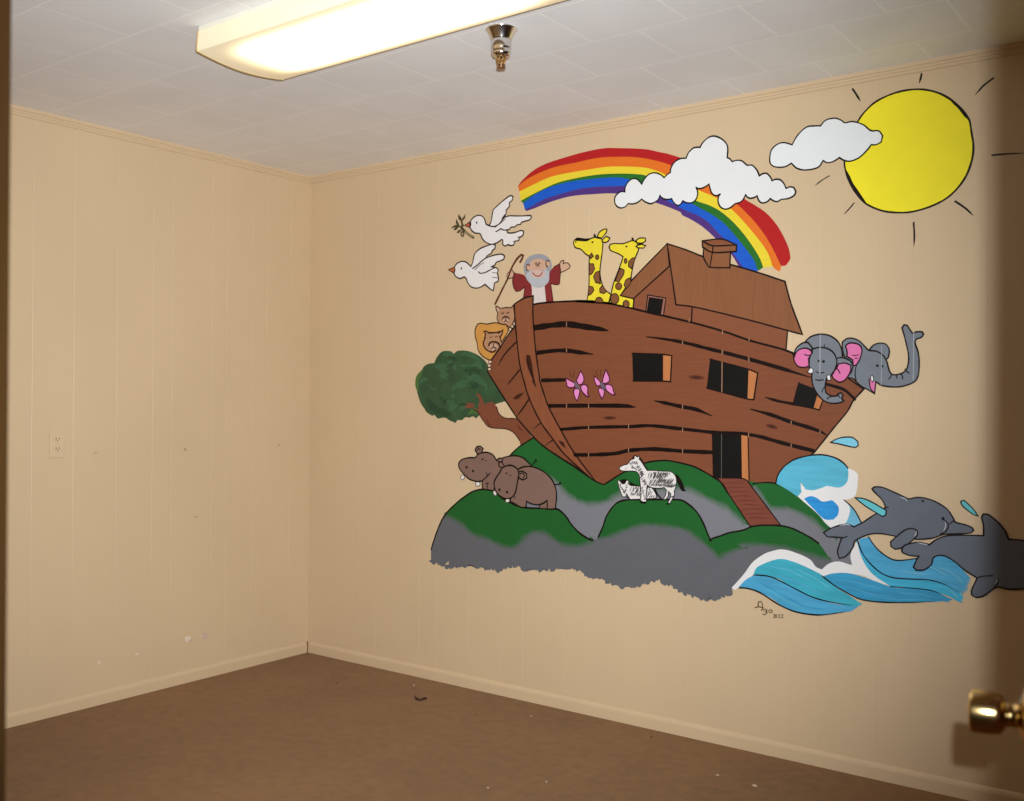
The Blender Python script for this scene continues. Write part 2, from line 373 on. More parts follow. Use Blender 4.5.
def flake(x, y, s, seed):
    r = random.Random(seed); bm = bmesh.new(); n = 7; top = []; low = []
    for i in range(n):
        a = 2*math.pi*i/n; k = s*r.uniform(.6, 1.2); h = r.uniform(.001, .35*s)
        low.append(bm.verts.new((x+k*math.cos(a), y+k*.8*math.sin(a), h*.4))); top.append(bm.verts.new((x+k*.92*math.cos(a), y+k*.74*math.sin(a), h*.4+.0016)))
    c = bm.verts.new((x, y, .35*s)); c2 = bm.verts.new((x, y, .35*s-.0016))
    for i in range(n):
        j = (i+1) % n
        bm.faces.new((low[i], low[j], top[j], top[i])); bm.faces.new((top[i], top[j], c)); bm.faces.new((low[j], low[i], c2))
    bmesh.ops.recalc_face_normals(bm, faces=bm.faces[:])
    return bm
for i, (x, y, s, lab) in enumerate(PAPERS):
    tag(mesh_obj('paper_scrap', flake(x, y, s, 10+i), paperm), lab, 'scrap', 'pale scraps on the carpet')
for i, (x, y, s, lab) in enumerate(LINTS):
    tag(mesh_obj('lint_fleck', flake(x, y, s, 40+i), lintm), lab, 'lint', 'dark flecks on the carpet')

# ---------------------------------------------------------------- the mural: flat layers of paint on the wall
PAINT = {   # sRGB colour, brush streak amount, streak scale
 'rb_red': ((196, 34, 36), .06, 'h'), 'rb_orange': ((246, 124, 40), .05, 'h'), 'rb_yellow': ((252, 226, 60), .04, 'h'), 'rb_green': ((44, 118, 44), .14, 'h'), 'rb_blue': ((30, 98, 214), .08, 'h'), 'rb_purple': ((88, 56, 134), .1, 'h'),
 'sun_yellow': ((274, 256, 50), .03, 'n'), 'white': ((251, 251, 250), .01, 'n'), 'white2': ((255, 258, 258), .01, 'n'), 'dove': ((252, 246, 244), .012, 'n'),
 'ink': ((22, 8, 6), .1, 'n'), 'ink2': ((66, 48, 42), .1, 'n'), 'ink3': ((76, 40, 26), .1, 'n'), 'beak_red': ((222, 102, 80), .04, 'n'), 'beak_orange': ((212, 112, 56), .06, 'n'),
 'olive': ((84, 74, 46), .15, 'n'), 'olive2': ((92, 70, 58), .1, 'n'), 'olive_pale': ((178, 160, 108), .08, 'n'),
 'skin_pale': ((236, 222, 214), .02, 'n'), 'skin': ((222, 178, 150), .03, 'n'), 'hair': ((166, 166, 172), .05, 'n'), 'beard': ((196, 197, 202), .04, 'n'), 'lip_pale': ((226, 192, 180), .02, 'n'), 'smile': ((160, 62, 56), .05, 'n'),
 'maroon': ((142, 48, 50), .05, 'n'), 'maroon_dark': ((84, 24, 28), .05, 'n'), 'wood_dark': ((104, 58, 32), .15, 'n'),
 'gir': ((252, 230, 58), .03, 'n'), 'spot': ((140, 90, 56), .06, 'n'), 'leaf': ((60, 90, 60), .24, 'b'), 'leaf_light': ((68, 106, 74), .14, 'b'), 'leaf_dab': ((56, 96, 58), .14, 'b'), 'leaf_edge': ((84, 118, 62), .16, 'b'), 'leaf_dark': ((46, 76, 50), .14, 'b'),
 'trunk': ((136, 78, 56), .08, 'b'), 'lion': ((194, 146, 110), .04, 'n'), 'mane': ((222, 160, 80), .08, 'b'), 'muzzle': ((212, 172, 148), .03, 'n'), 'claw': ((240, 212, 182), .02, 'n'),
 'hull': ((139, 81, 54), .1, 'h'), 'hull2': ((146, 88, 60), .07, 'h'), 'stem': ((150, 88, 58), .1, 'v'), 'roof': ((150, 96, 63), .1, 'v'), 'knot': ((104, 54, 38), .1, 'h'), 'knot2': ((70, 34, 22), .1, 'h'),
 'black': ((17, 16, 15), .2, 'b'), 'tan': ((206, 130, 78), .05, 'v'), 'frame': ((166, 112, 98), .06, 'n'), 'ramp': ((136, 74, 58), .12, 'h'),
 'rock_pale': ((136, 136, 143), .03, 'b'), 'rock_pale2': ((132, 132, 138), .05, 'b'), 'rock': ((110, 111, 116), .05, 'b'), 'green': ((35, 106, 48), .07, 'b'), 'green2': ((35, 104, 46), .06, 'b'),
 'hippo': ((142, 111, 98), .04, 'n'), 'tooth': ((248, 242, 236), .01, 'n'), 'stripe': ((92, 88, 86), .2, 'n'), 'zebra': ((246, 240, 236), .03, 'n'),
 'ele': ((130, 136, 145), .04, 'n'), 'pink': ((240, 128, 182), .04, 'n'), 'pink2': ((244, 150, 208), .06, 'n'), 'plum': ((88, 26, 52), .1, 'n'), 'slate': ((126, 136, 156), .15, 'n'), 'tusk': ((248, 244, 240), .01, 'n'),
 'foam': ((252, 250, 248), .02, 'b'), 'aqua': ((98, 194, 222), .13, 'w'), 'blue2': ((52, 158, 230), .16, 'w'), 'blue3': ((66, 168, 214), .16, 'w'), 'sky': ((122, 194, 224), .1, 'w'), 'sky2': ((86, 180, 224), .15, 'w'), 'teal': ((74, 190, 228), .14, 'w'), 'teal2': ((70, 186, 208), .14, 'w'),
 'drop': ((138, 218, 244), .05, 'w'), 'drop2': ((112, 212, 222), .05, 'w'), 'dol': ((112, 118, 130), .04, 'n'), 'lightgrey': ((206, 208, 212), .03, 'n'), 'sig': ((92, 66, 34), .1, 'n'),
 'gap': ((176, 132, 104), .05, 'n'), 'gap_dim': ((96, 92, 84), .05, 'n'), 'gap_grey': ((178, 182, 186), .05, 'n')}
STREAK = {'n': (14, 14, 14), 'h': (9, 9, 120), 'v': (120, 120, 8), 'b': (11, 11, 11), 'w': (10, 10, 70)}
def paint(key):
    c, n, s = PAINT[key]
    c = lin(c)
    return simple('paint_'+key, tuple(v*PGAIN for v in c), .5, 0, n, STREAK[s], 0, .22, 6)
def blend_mat():
    m, nt, b = new_mat('paint_blend')
    a = nt.nodes.new('ShaderNodeVertexColor'); a.layer_name = 'pigment'
    nt.links.new(a.outputs['Color'], b.inputs['Base Color']); b.inputs['Roughness'].default_value = .5; b.inputs['Specular IOR Level'].default_value = .3
    return m
BLEND = blend_mat()
def corner_smooth(pts, closed, sub=4, lim=48):
    """Catmull-Rom through the points, keeping sharp corners sharp"""
    n = len(pts); P = [Vector(p) for p in pts]
    if n < 3: return P
    corner = [False]*n
    for i in range(n):
        if not closed and i in (0, n-1): corner[i] = True; continue
        a, b = P[i]-P[i-1], P[(i+1) % n]-P[i]
        if a.length < 1e-6 or b.length < 1e-6: corner[i] = True; continue
        if a.angle(b) > rad(lim): corner[i] = True
    res = []
    for i in range(n if closed else n-1):
        p1, p2 = P[i], P[(i+1) % n]
        L = (p2-p1).length
        t1 = (p2-P[i-1])*.5 if not corner[i] else (p2-p1)
        t2 = (P[(i+2) % n]-p1)*.5 if not corner[(i+1) % n] else (p2-p1)
        for t in (t1, t2):
            if t.length > L*1.2: t *= L*1.2/t.length
        k = 1 if (corner[i] and corner[(i+1) % n]) else sub
        for j in range(k):
            s = j/k; h = (2*s**3-3*s**2+1, s**3-2*s**2+s, -2*s**3+3*s**2, s**3-s**2)
            res.append(p1*h[0]+t1*h[1]+p2*h[2]+t2*h[3])
    if not closed: res.append(P[-1])
    return res
def wob(p, amp):   # hand-painted wobble
    return 1+amp*math.sin(p.x*61+p.y*47)*math.sin(p.x*23-p.y*71)
def add_fill(bm, pts, y, mi):
    q = corner_smooth(pts, True)
    vs = [bm.verts.new((p.x, y, p.y)) for p in q]
    for tri in tessellate_polygon([[Vector((p.x, p.y, 0)) for p in q]]):
        try: f = bm.faces.new([vs[i] for i in tri]); f.material_index = mi
        except ValueError: pass
def offsets(q, closed):
    n = len(q); out = []
    for i in range(n):
        a = q[i-1] if (closed or i > 0) else None; b = q[(i+1) % n] if (closed or i < n-1) else None
        d1 = (q[i]-a) if a is not None else None; d2 = (b-q[i]) if b is not None else None
        d1 = d1.normalized() if d1 is not None and d1.length > 1e-7 else None; d2 = d2.normalized() if d2 is not None and d2.length > 1e-7 else None
        if d1 is None: d1 = d2
        if d2 is None: d2 = d1
        if d1 is None: out.append(Vector((0, 1))); continue
        d = d1+d2
        if d.length < .3: d = d1
        d.normalize(); nrm = Vector((-d.y, d.x)); c = max(.55, abs(nrm.dot(Vector((-d1.y, d1.x)))))
        out.append(nrm/c)
    return out
def add_stroke(bm, pts, w, y, mi, taper=0, closed=False):
    q = corner_smooth(pts, closed)
    n = len(q); nr = offsets(q, closed); L = []; R = []
    for i in range(n):
        t = i/max(1, n-1); k = wob(q[i], .16)
        if not closed:
            if taper in (1, 3): k *= min(1, .25+t*4)
            if taper in (2, 3): k *= min(1, .2+(1-t)*3)
        a = q[i]+nr[i]*w*.5*k; b = q[i]-nr[i]*w*.5*k
        L.append(bm.verts.new((a.x, y, a.y))); R.append(bm.verts.new((b.x, y, b.y)))
    for i in range(n if closed else n-1):
        j = (i+1) % n
        f = bm.faces.new((L[i], R[i], R[j], L[j])); f.material_index = mi
    if not closed and taper == 0:         # round brush ends
        for e, s in ((0, -1), (n-1, 1)):
            o = q[1]-q[0] if e == 0 else q[-1]-q[-2]
            if o.length < 1e-7: continue
            o = o.normalized()*s; c = q[e]; nn = nr[e]*w*.5
            arc = [bm.verts.new((p.x, y, p.y)) for p in (c+nn, c+nn*.7+o*w*.35, c+o*w*.5, c-nn*.7+o*w*.35, c-nn)]
            bm.faces.new(arc).material_index = mi
def add_blend(bm, pts, w, y, mi, ca, cb, lay):
    q = corner_smooth(pts, False); nr = offsets(q, False); n = len(q); L = []; R = []
    for i in range(n):
        k = 1+.35*math.sin(q[i].x*37)*math.sin(q[i].x*91+2)
        a = q[i]+nr[i]*w*.5*k; b = q[i]-nr[i]*w*.5*k
        L.append(bm.verts.new((a.x, y, a.y))); R.append(bm.verts.new((b.x, y, b.y)))
    for i in range(n-1):
        f = bm.faces.new((L[i], R[i], R[i+1], L[i+1])); f.material_index = mi
        for lp in f.loops: lp[lay] = (*(ca if lp.vert in (L[i], L[i+1]) else cb), 1)
MURAL = [
["rainbow",2,None,"rainbow of six colours arching behind the big white cloud",[["F","rb_red",[[-26335,22326],[-26167,22496],[-25543,22868],[-24807,23084],[-23688,23226],[-22910,23292],[-21998,23308],[-21256,23206],[-20100,22999],[-19396,22774],[-18953,22624],[-17659,22031],[-16616,21284],[-15801,20503],[-15405,20230],[-14968,19900],[-14581,19450],[-14310,18995],[-14108,18550],[-14040,18246],[-14039,18118],[-14193,17917],[-14304,17891],[-14384,17910],[-14529,18200],[-14757,18650],[-15031,19106],[-15401,19599],[-15775,20009],[-16105,20331],[-17444,21389],[-18950,22207],[-19814,22542],[-20526,22735],[-21401,22871],[-22297,22952],[-23373,22907],[-24321,22872],[-25130,22746],[-25874,22540],[-26360,22275]]]]],
["rainbow_band",2,0,"orange band of the rainbow",[["F","rb_orange",[[-26360,22275],[-25874,22540],[-25130,22746],[-24321,22872],[-23373,22907],[-22297,22952],[-21401,22871],[-20526,22735],[-19814,22542],[-18950,22207],[-17444,21389],[-16105,20331],[-15775,20009],[-15401,19599],[-15031,19106],[-14757,18650],[-14529,18200],[-14384,17910],[-14437,17700],[-14571,17774],[-14707,17913],[-14845,18312],[-15121,18768],[-15491,19237],[-15913,19739],[-16388,20230],[-16893,20647],[-17678,21054],[-18337,21424],[-19113,21830],[-19391,21989],[-20024,22241],[-20958,22417],[-21843,22524],[-22751,22530],[-23920,22521],[-24721,22459],[-25539,22261],[-26290,22048]]]]],
["rainbow_band",2,0,"yellow band of the rainbow",[["F","rb_yellow",[[-26290,22048],[-25539,22261],[-24721,22459],[-23920,22521],[-22751,22530],[-21843,22524],[-20958,22417],[-20024,22241],[-19391,21989],[-19113,21830],[-18337,21424],[-17678,21054],[-16893,20647],[-16388,20230],[-15913,19739],[-15491,19237],[-15121,18768],[-14845,18312],[-14707,17913],[-14798,17899],[-15070,17898],[-15209,18255],[-15488,18714],[-15863,19229],[-16290,19712],[-16771,20139],[-17258,20438],[-17785,20663],[-18857,21293],[-20022,21929],[-20522,22057],[-21249,22171],[-22292,22263],[-23290,22256],[-24316,22175],[-25288,21928],[-25993,21708],[-26203,21630]]]]],
["rainbow_band",2,0,"green band of the rainbow",[["F","rb_green",[[-26203,21630],[-25993,21708],[-25288,21928],[-24316,22175],[-23290,22256],[-22292,22263],[-21249,22171],[-20522,22057],[-20022,21929],[-18857,21293],[-17785,20663],[-17258,20438],[-16771,20139],[-16290,19712],[-15863,19229],[-15488,18714],[-15209,18255],[-15070,17898],[-15275,17783],[-15439,18187],[-15767,18651],[-16192,19173],[-16624,19657],[-17109,20041],[-17601,20342],[-18050,20618],[-19386,21319],[-20882,21915],[-21691,22069],[-22748,22128],[-23680,22141],[-24718,22026],[-25535,21789],[-26076,21514]]]]],
["rainbow_band",2,0,"blue band of the rainbow",[["F","rb_blue",[[-26076,21514],[-25535,21789],[-24718,22026],[-23680,22141],[-22748,22128],[-21691,22069],[-20882,21915],[-19386,21319],[-18050,20618],[-17601,20342],[-17109,20041],[-16624,19657],[-16192,19173],[-15767,18651],[-15439,18187],[-15275,17783],[-15762,17819],[-16259,18517],[-16524,18982],[-16862,19325],[-17303,19793],[-17748,20109],[-18199,20317],[-18504,20487],[-19608,21108],[-20953,21614],[-21614,21696],[-22289,21760],[-23209,21775],[-24073,21683],[-24958,21554],[-25697,21302],[-25989,21233]]]]],
["rainbow_band",2,0,"purple band of the rainbow",[["F","rb_purple",[[-25989,21233],[-25697,21302],[-24958,21554],[-24073,21683],[-23209,21775],[-22289,21760],[-21614,21696],[-20953,21614],[-19608,21108],[-18504,20487],[-18199,20317],[-17748,20109],[-17303,19793],[-16862,19325],[-16524,18982],[-16259,18517],[-15762,17819],[-15949,17876],[-16354,18503],[-17006,19160],[-17498,19610],[-17996,19954],[-18400,20179],[-18486,20309],[-19573,20798],[-21243,21346],[-22591,21487],[-23676,21524],[-24713,21392],[-25531,21216],[-25905,21156]]]]],
["sun",4,None,"big yellow sun with a black outline",[["F","sun_yellow",[[-11653,22686],[-11440,22965],[-11088,23263],[-10653,23436],[-10139,23521],[-9633,23491],[-9217,23372],[-8807,23153],[-8403,22800],[-8162,22462],[-7987,22180],[-7922,21790],[-7857,21317],[-7902,20860],[-8074,20376],[-8350,19987],[-8710,19689],[-9199,19487],[-9780,19378],[-10289,19407],[-10807,19534],[-11335,19833],[-11649,20210],[-11922,20695],[-12060,21165],[-12080,21440],[-12064,21891],[-11930,22323]]],["S","ink",66,[[-11653,22686],[-11440,22965],[-11088,23263],[-10653,23436],[-10139,23521],[-9633,23491],[-9217,23372],[-8807,23153],[-8403,22800],[-8162,22462],[-7987,22180],[-7922,21790],[-7857,21317],[-7902,20860],[-8074,20376],[-8350,19987],[-8710,19689],[-9199,19487],[-9780,19378],[-10289,19407],[-10807,19534],[-11335,19833],[-11649,20210],[-11922,20695],[-12060,21165],[-12080,21440],[-12064,21891],[-11930,22323]],0,1],["S","ink",101,[[-8564,22930],[-8322,22684],[-8122,22396],[-7987,22180]],3,0],["S","ink",111,[[-12014,21069],[-11831,20593],[-11560,20155],[-11318,19849]],3,0]]],
["sun_ray",4,6,None,[["S","ink",71,[[-11821,23914],[-11694,23710],[-11532,23412]],2,0]]],
["sun_ray",4,6,None,[["S","ink",67,[[-9493,24012],[-9518,23860],[-9567,23678]],2,0]]],
["sun_ray",4,6,None,[["S","ink",64,[[-7246,23434],[-7554,23240],[-7818,22977]],2,0]]],
["sun_ray",4,6,None,[["S","ink",50,[[-7312,20936],[-6915,20921],[-6315,20868]],2,0]]],
["sun_ray",4,6,None,[["S","ink",68,[[-8428,19589],[-8108,19324],[-7847,19042]],2,0]]],
["sun_ray",4,6,None,[["S","ink",62,[[-9728,19024],[-9701,18587],[-9716,18196]],2,0]]],
["sun_ray",4,6,None,[["S","ink",42,[[-11720,19912],[-11917,19700],[-12097,19529]],2,0]]],
["sun_ray",4,6,None,[["S","ink",44,[[-12609,20965],[-12887,20835],[-13140,20674]],2,0]]],
["cloud",14,None,"large white cloud in front of the rainbow",[["F","white",[[-21462,21061],[-21435,21249],[-21270,21396],[-21106,21424],[-20979,21394],[-20970,21573],[-20862,21749],[-20672,21867],[-20483,21867],[-20321,21752],[-20203,21610],[-20108,21772],[-19896,21955],[-19633,21990],[-19371,21886],[-19203,21740],[-19059,21846],[-18931,21912],[-18906,22079],[-18753,22287],[-18499,22390],[-18246,22377],[-18147,22568],[-17947,22720],[-17748,22727],[-17659,22701],[-17551,22865],[-17307,23031],[-17063,23052],[-16772,22905],[-16555,22672],[-16505,22443],[-16528,22158],[-16422,22097],[-16326,21973],[-16137,22000],[-15949,21956],[-15808,21836],[-15714,21757],[-15528,21732],[-15342,21533],[-15240,21302],[-15112,21359],[-14952,21351],[-14815,21204],[-14747,21057],[-14612,21092],[-14432,21047],[-14298,20902],[-14208,20707],[-14075,20746],[-13920,20697],[-13841,20547],[-13897,20427],[-14073,20341],[-14294,20324],[-14383,20334],[-14540,20266],[-14697,20319],[-14811,20405],[-14924,20310],[-15106,20279],[-15243,20369],[-15327,20565],[-15428,20521],[-15590,20509],[-15707,20566],[-15777,20662],[-15870,20506],[-15986,20410],[-16198,20368],[-16387,20248],[-16602,20214],[-16795,20324],[-16893,20536],[-16870,20733],[-16788,20826],[-16918,20770],[-17064,20801],[-17186,20950],[-17271,21243],[-17482,21143],[-17704,21125],[-17813,21186],[-17747,20997],[-17786,20776],[-17934,20634],[-18135,20625],[-18286,20674],[-18377,20730],[-18488,20606],[-18615,20588],[-18769,20707],[-18872,20879],[-19001,20862],[-19182,20901],[-19313,20977],[-19381,21063],[-19469,20902],[-19678,20801],[-19836,20791],[-20049,20890],[-20209,21011],[-20369,20912],[-20585,20866],[-20829,20903],[-20964,20790],[-21184,20767],[-21377,20884]]],["S","ink",59,[[-21462,21061],[-21435,21249],[-21270,21396],[-21106,21424],[-20979,21394],[-20970,21573],[-20862,21749],[-20672,21867],[-20483,21867],[-20321,21752],[-20203,21610],[-20108,21772],[-19896,21955],[-19633,21990],[-19371,21886],[-19203,21740],[-19059,21846],[-18931,21912],[-18906,22079],[-18753,22287],[-18499,22390],[-18246,22377],[-18147,22568],[-17947,22720],[-17748,22727],[-17659,22701],[-17551,22865],[-17307,23031],[-17063,23052],[-16772,22905],[-16555,22672],[-16505,22443],[-16528,22158],[-16422,22097],[-16326,21973],[-16137,22000],[-15949,21956],[-15808,21836],[-15714,21757],[-15528,21732],[-15342,21533],[-15240,21302],[-15112,21359],[-14952,21351],[-14815,21204],[-14747,21057],[-14612,21092],[-14432,21047],[-14298,20902],[-14208,20707],[-14075,20746],[-13920,20697],[-13841,20547],[-13897,20427],[-14073,20341],[-14294,20324],[-14383,20334],[-14540,20266],[-14697,20319],[-14811,20405],[-14924,20310],[-15106,20279],[-15243,20369],[-15327,20565],[-15428,20521],[-15590,20509],[-15707,20566],[-15777,20662],[-15870,20506],[-15986,20410],[-16198,20368],[-16387,20248],[-16602,20214],[-16795,20324],[-16893,20536],[-16870,20733],[-16788,20826],[-16918,20770],[-17064,20801],[-17186,20950],[-17271,21243],[-17482,21143],[-17704,21125],[-17813,21186],[-17747,20997],[-17786,20776],[-17934,20634],[-18135,20625],[-18286,20674],[-18377,20730],[-18488,20606],[-18615,20588],[-18769,20707],[-18872,20879],[-19001,20862],[-19182,20901],[-19313,20977],[-19381,21063],[-19469,20902],[-19678,20801],[-19836,20791],[-20049,20890],[-20209,21011],[-20369,20912],[-20585,20866],[-20829,20903],[-20964,20790],[-21184,20767],[-21377,20884]],0,1]]],
["cloud",14,None,"small white cloud overlapping the sun",[["F","white2",[[-14841,21871],[-14773,22193],[-14527,22374],[-14281,22385],[-13989,22266],[-13797,22565],[-13464,22820],[-13133,22813],[-12945,22783],[-12759,22956],[-12436,22976],[-12206,22866],[-12069,22753],[-11797,22754],[-11439,22588],[-11172,22340],[-10908,22290],[-10768,22100],[-10819,21886],[-10993,21823],[-11151,21846],[-11301,21672],[-11566,21458],[-11880,21376],[-12107,21444],[-12263,21556],[-12473,21449],[-12686,21433],[-12844,21528],[-13030,21314],[-13455,21279],[-13791,21379],[-14014,21596],[-14276,21501],[-14621,21547],[-14800,21676]]],["S","ink",54,[[-14841,21871],[-14773,22193],[-14527,22374],[-14281,22385],[-13989,22266],[-13797,22565],[-13464,22820],[-13133,22813],[-12945,22783],[-12759,22956],[-12436,22976],[-12206,22866],[-12069,22753],[-11797,22754],[-11439,22588],[-11172,22340],[-10908,22290],[-10768,22100],[-10819,21886],[-10993,21823],[-11151,21846],[-11301,21672],[-11566,21458],[-11880,21376],[-12107,21444],[-12263,21556],[-12473,21449],[-12686,21433],[-12844,21528],[-13030,21314],[-13455,21279],[-13791,21379],[-14014,21596],[-14276,21501],[-14621,21547],[-14800,21676]],0,1]]],
["dove",8,None,"upper white dove carrying an olive sprig",[["F","dove",[[-29034,21009],[-28911,21149],[-28695,21244],[-28479,21244],[-28299,21157],[-28177,20977],[-28133,20833],[-27976,20734],[-27871,20834],[-27802,21077],[-27734,21375],[-27595,21499],[-27213,21732],[-26903,21889],[-26732,21924],[-26629,21857],[-26675,21698],[-26833,21634],[-26811,21494],[-26899,21394],[-27002,21323],[-27015,21160],[-27124,21034],[-27241,20936],[-27034,21024],[-26794,21043],[-26248,20979],[-25845,20953],[-25658,20933],[-25631,20849],[-25743,20753],[-25977,20723],[-26145,20697],[-26212,20611],[-26415,20604],[-26516,20533],[-26721,20537],[-26823,20454],[-26961,20439],[-26926,20326],[-26788,20286],[-26514,20287],[-26210,20339],[-26055,20308],[-26054,20188],[-26140,20088],[-26275,20046],[-26308,19913],[-26511,19904],[-26578,19746],[-26749,19734],[-26887,19785],[-27059,19734],[-27184,19828],[-27179,19992],[-27234,20053],[-27477,19937],[-27793,19882],[-28112,19994],[-28327,20181],[-28472,20419],[-28725,20471],[-28943,20605],[-29054,20785]]],["S","ink2",62,[[-29034,21009],[-28911,21149],[-28695,21244],[-28479,21244],[-28299,21157],[-28177,20977],[-28133,20833],[-27976,20734],[-27871,20834],[-27802,21077],[-27734,21375],[-27595,21499],[-27213,21732],[-26903,21889],[-26732,21924],[-26629,21857],[-26675,21698],[-26833,21634],[-26811,21494],[-26899,21394],[-27002,21323],[-27015,21160],[-27124,21034],[-27241,20936],[-27034,21024],[-26794,21043],[-26248,20979],[-25845,20953],[-25658,20933],[-25631,20849],[-25743,20753],[-25977,20723],[-26145,20697],[-26212,20611],[-26415,20604],[-26516,20533],[-26721,20537],[-26823,20454],[-26961,20439],[-26926,20326],[-26788,20286],[-26514,20287],[-26210,20339],[-26055,20308],[-26054,20188],[-26140,20088],[-26275,20046],[-26308,19913],[-26511,19904],[-26578,19746],[-26749,19734],[-26887,19785],[-27059,19734],[-27184,19828],[-27179,19992],[-27234,20053],[-27477,19937],[-27793,19882],[-28112,19994],[-28327,20181],[-28472,20419],[-28725,20471],[-28943,20605],[-29054,20785]],0,1],["S","ink2",61,[[-27976,20734],[-27693,20661],[-27414,20732],[-27206,20904],[-27069,21011]],0,0],["S","ink2",55,[[-27565,20426],[-27447,20459],[-27308,20529],[-27134,20456],[-26926,20425]],0,0],["S","ink2",30,[[-27623,20615],[-27344,20753],[-27034,20931]],0,0],["S","ink2",36,[[-26174,20080],[-26377,20066]],0,0],["S","ink2",36,[[-26478,19912],[-26614,19903]],0,0],["S","ink2",109,[[-27241,20908],[-27124,21028],[-27015,21160]],3,0],["F","ink",[[-28620,20933],[-28626,20908],[-28642,20891],[-28663,20887],[-28685,20896],[-28701,20916],[-28707,20942],[-28701,20966],[-28686,20983],[-28664,20988],[-28642,20979],[-28626,20959]]]]],
["beak",9,17,"orange beak",[["F","beak_red",[[-29034,21020],[-29376,20874],[-29053,20757],[-28996,20892]]],["S","ink2",57,[[-29034,21020],[-29376,20874],[-29053,20757],[-28996,20892]],0,1]]],
["olive_sprig",10,17,"dark olive sprig with one olive",[["S","olive",114,[[-28813,20260],[-29087,20421],[-29345,20615],[-29530,20776],[-29753,20940]],2,0],["S","olive",101,[[-29530,20747],[-29513,20944],[-29552,21147]],0,0],["F","olive",[[-29533,21145],[-29332,21357],[-29379,21209],[-29503,21120]]],["S","olive",44,[[-29533,21145],[-29332,21357],[-29379,21209],[-29503,21120]],0,1],["F","olive",[[-29720,21398],[-29571,21235],[-29636,21150],[-29719,21250]]],["S","olive",44,[[-29720,21398],[-29571,21235],[-29636,21150],[-29719,21250]],0,1],["F","olive",[[-29848,21192],[-29709,20964],[-29798,20950],[-29866,21066]]],["S","olive",45,[[-29848,21192],[-29709,20964],[-29798,20950],[-29866,21066]],0,1],["F","olive",[[-30125,20849],[-29939,20930],[-29716,20936],[-29901,20875]]],["S","olive",45,[[-30125,20849],[-29939,20930],[-29716,20936],[-29901,20875]],0,1],["F","olive",[[-29993,20741],[-29871,20838],[-29671,20898],[-29856,20751]]],["S","olive",45,[[-29993,20741],[-29871,20838],[-29671,20898],[-29856,20751]],0,1],["F","olive",[[-29795,20596],[-29721,20675],[-29581,20695],[-29669,20601]]],["S","olive",44,[[-29795,20596],[-29721,20675],[-29581,20695],[-29669,20601]],0,1],["F","olive",[[-29402,20933],[-29493,20800],[-29567,20751],[-29549,20863]]],["S","olive",44,[[-29402,20933],[-29493,20800],[-29567,20751],[-29549,20863]],0,1],["S","olive2",82,[[-29403,20493],[-29413,20443],[-29442,20409],[-29483,20399],[-29523,20416],[-29553,20457],[-29565,20509],[-29554,20559],[-29525,20594],[-29484,20603],[-29444,20586],[-29414,20546]],0,1],["F","olive_pale",[[-29432,20496],[-29439,20460],[-29457,20435],[-29483,20427],[-29509,20440],[-29528,20468],[-29535,20506],[-29529,20542],[-29510,20568],[-29484,20575],[-29458,20563],[-29439,20534]]],["S","olive_pale",57,[[-28904,20313],[-29124,20453],[-29308,20598]],0,0]]],
["dove",6,None,"lower white dove with an orange beak",[["F","dove",[[-29961,19029],[-29813,19178],[-29554,19260],[-29297,19222],[-29113,19095],[-28981,18989],[-28881,19162],[-28810,19438],[-28682,19624],[-28395,19767],[-28040,19848],[-27757,19884],[-27595,19837],[-27615,19672],[-27755,19601],[-27811,19494],[-28036,19402],[-28142,19299],[-27753,19379],[-27403,19405],[-27195,19388],[-27069,19295],[-27124,19162],[-27331,19106],[-27540,19057],[-27610,18951],[-27820,18884],[-27538,18824],[-27412,18715],[-27467,18581],[-27409,18383],[-27429,18219],[-27638,18150],[-27671,17902],[-27706,17821],[-27883,17916],[-28168,18129],[-28381,18031],[-28669,17993],[-28959,18068],[-29142,18249],[-29254,18455],[-29364,18547],[-29622,18491],[-29883,18612],[-29981,18762],[-29907,18899]]],["S","ink2",64,[[-29961,19029],[-29813,19178],[-29554,19260],[-29297,19222],[-29113,19095],[-28981,18989],[-28881,19162],[-28810,19438],[-28682,19624],[-28395,19767],[-28040,19848],[-27757,19884],[-27595,19837],[-27615,19672],[-27755,19601],[-27811,19494],[-28036,19402],[-28142,19299],[-27753,19379],[-27403,19405],[-27195,19388],[-27069,19295],[-27124,19162],[-27331,19106],[-27540,19057],[-27610,18951],[-27820,18884],[-27538,18824],[-27412,18715],[-27467,18581],[-27409,18383],[-27429,18219],[-27638,18150],[-27671,17902],[-27706,17821],[-27883,17916],[-28168,18129],[-28381,18031],[-28669,17993],[-28959,18068],[-29142,18249],[-29254,18455],[-29364,18547],[-29622,18491],[-29883,18612],[-29981,18762],[-29907,18899]],0,1],["S","ink2",62,[[-28878,18891],[-28605,19028],[-28284,19227],[-28071,19321]],0,0],["S","ink2",55,[[-28530,18713],[-28422,18638],[-28101,18671],[-27889,18750],[-27609,18829]],0,0],["S","ink2",31,[[-28747,18814],[-28461,19017],[-28233,19094]],0,0],["S","ink2",30,[[-27747,18629],[-27502,18583]],0,0],["S","ink2",30,[[-27746,18406],[-27479,18377]],0,0],["F","ink",[[-29500,18943],[-29506,18918],[-29522,18900],[-29544,18895],[-29566,18904],[-29583,18924],[-29589,18950],[-29583,18975],[-29567,18992],[-29545,18998],[-29523,18989],[-29506,18969]]]]],
["beak",7,20,"orange beak",[["F","beak_orange",[[-29961,19029],[-30312,18941],[-30011,18781],[-29907,18899]]],["S","ink2",58,[[-29961,19029],[-30312,18941],[-30011,18781],[-29907,18899]],0,1]]],
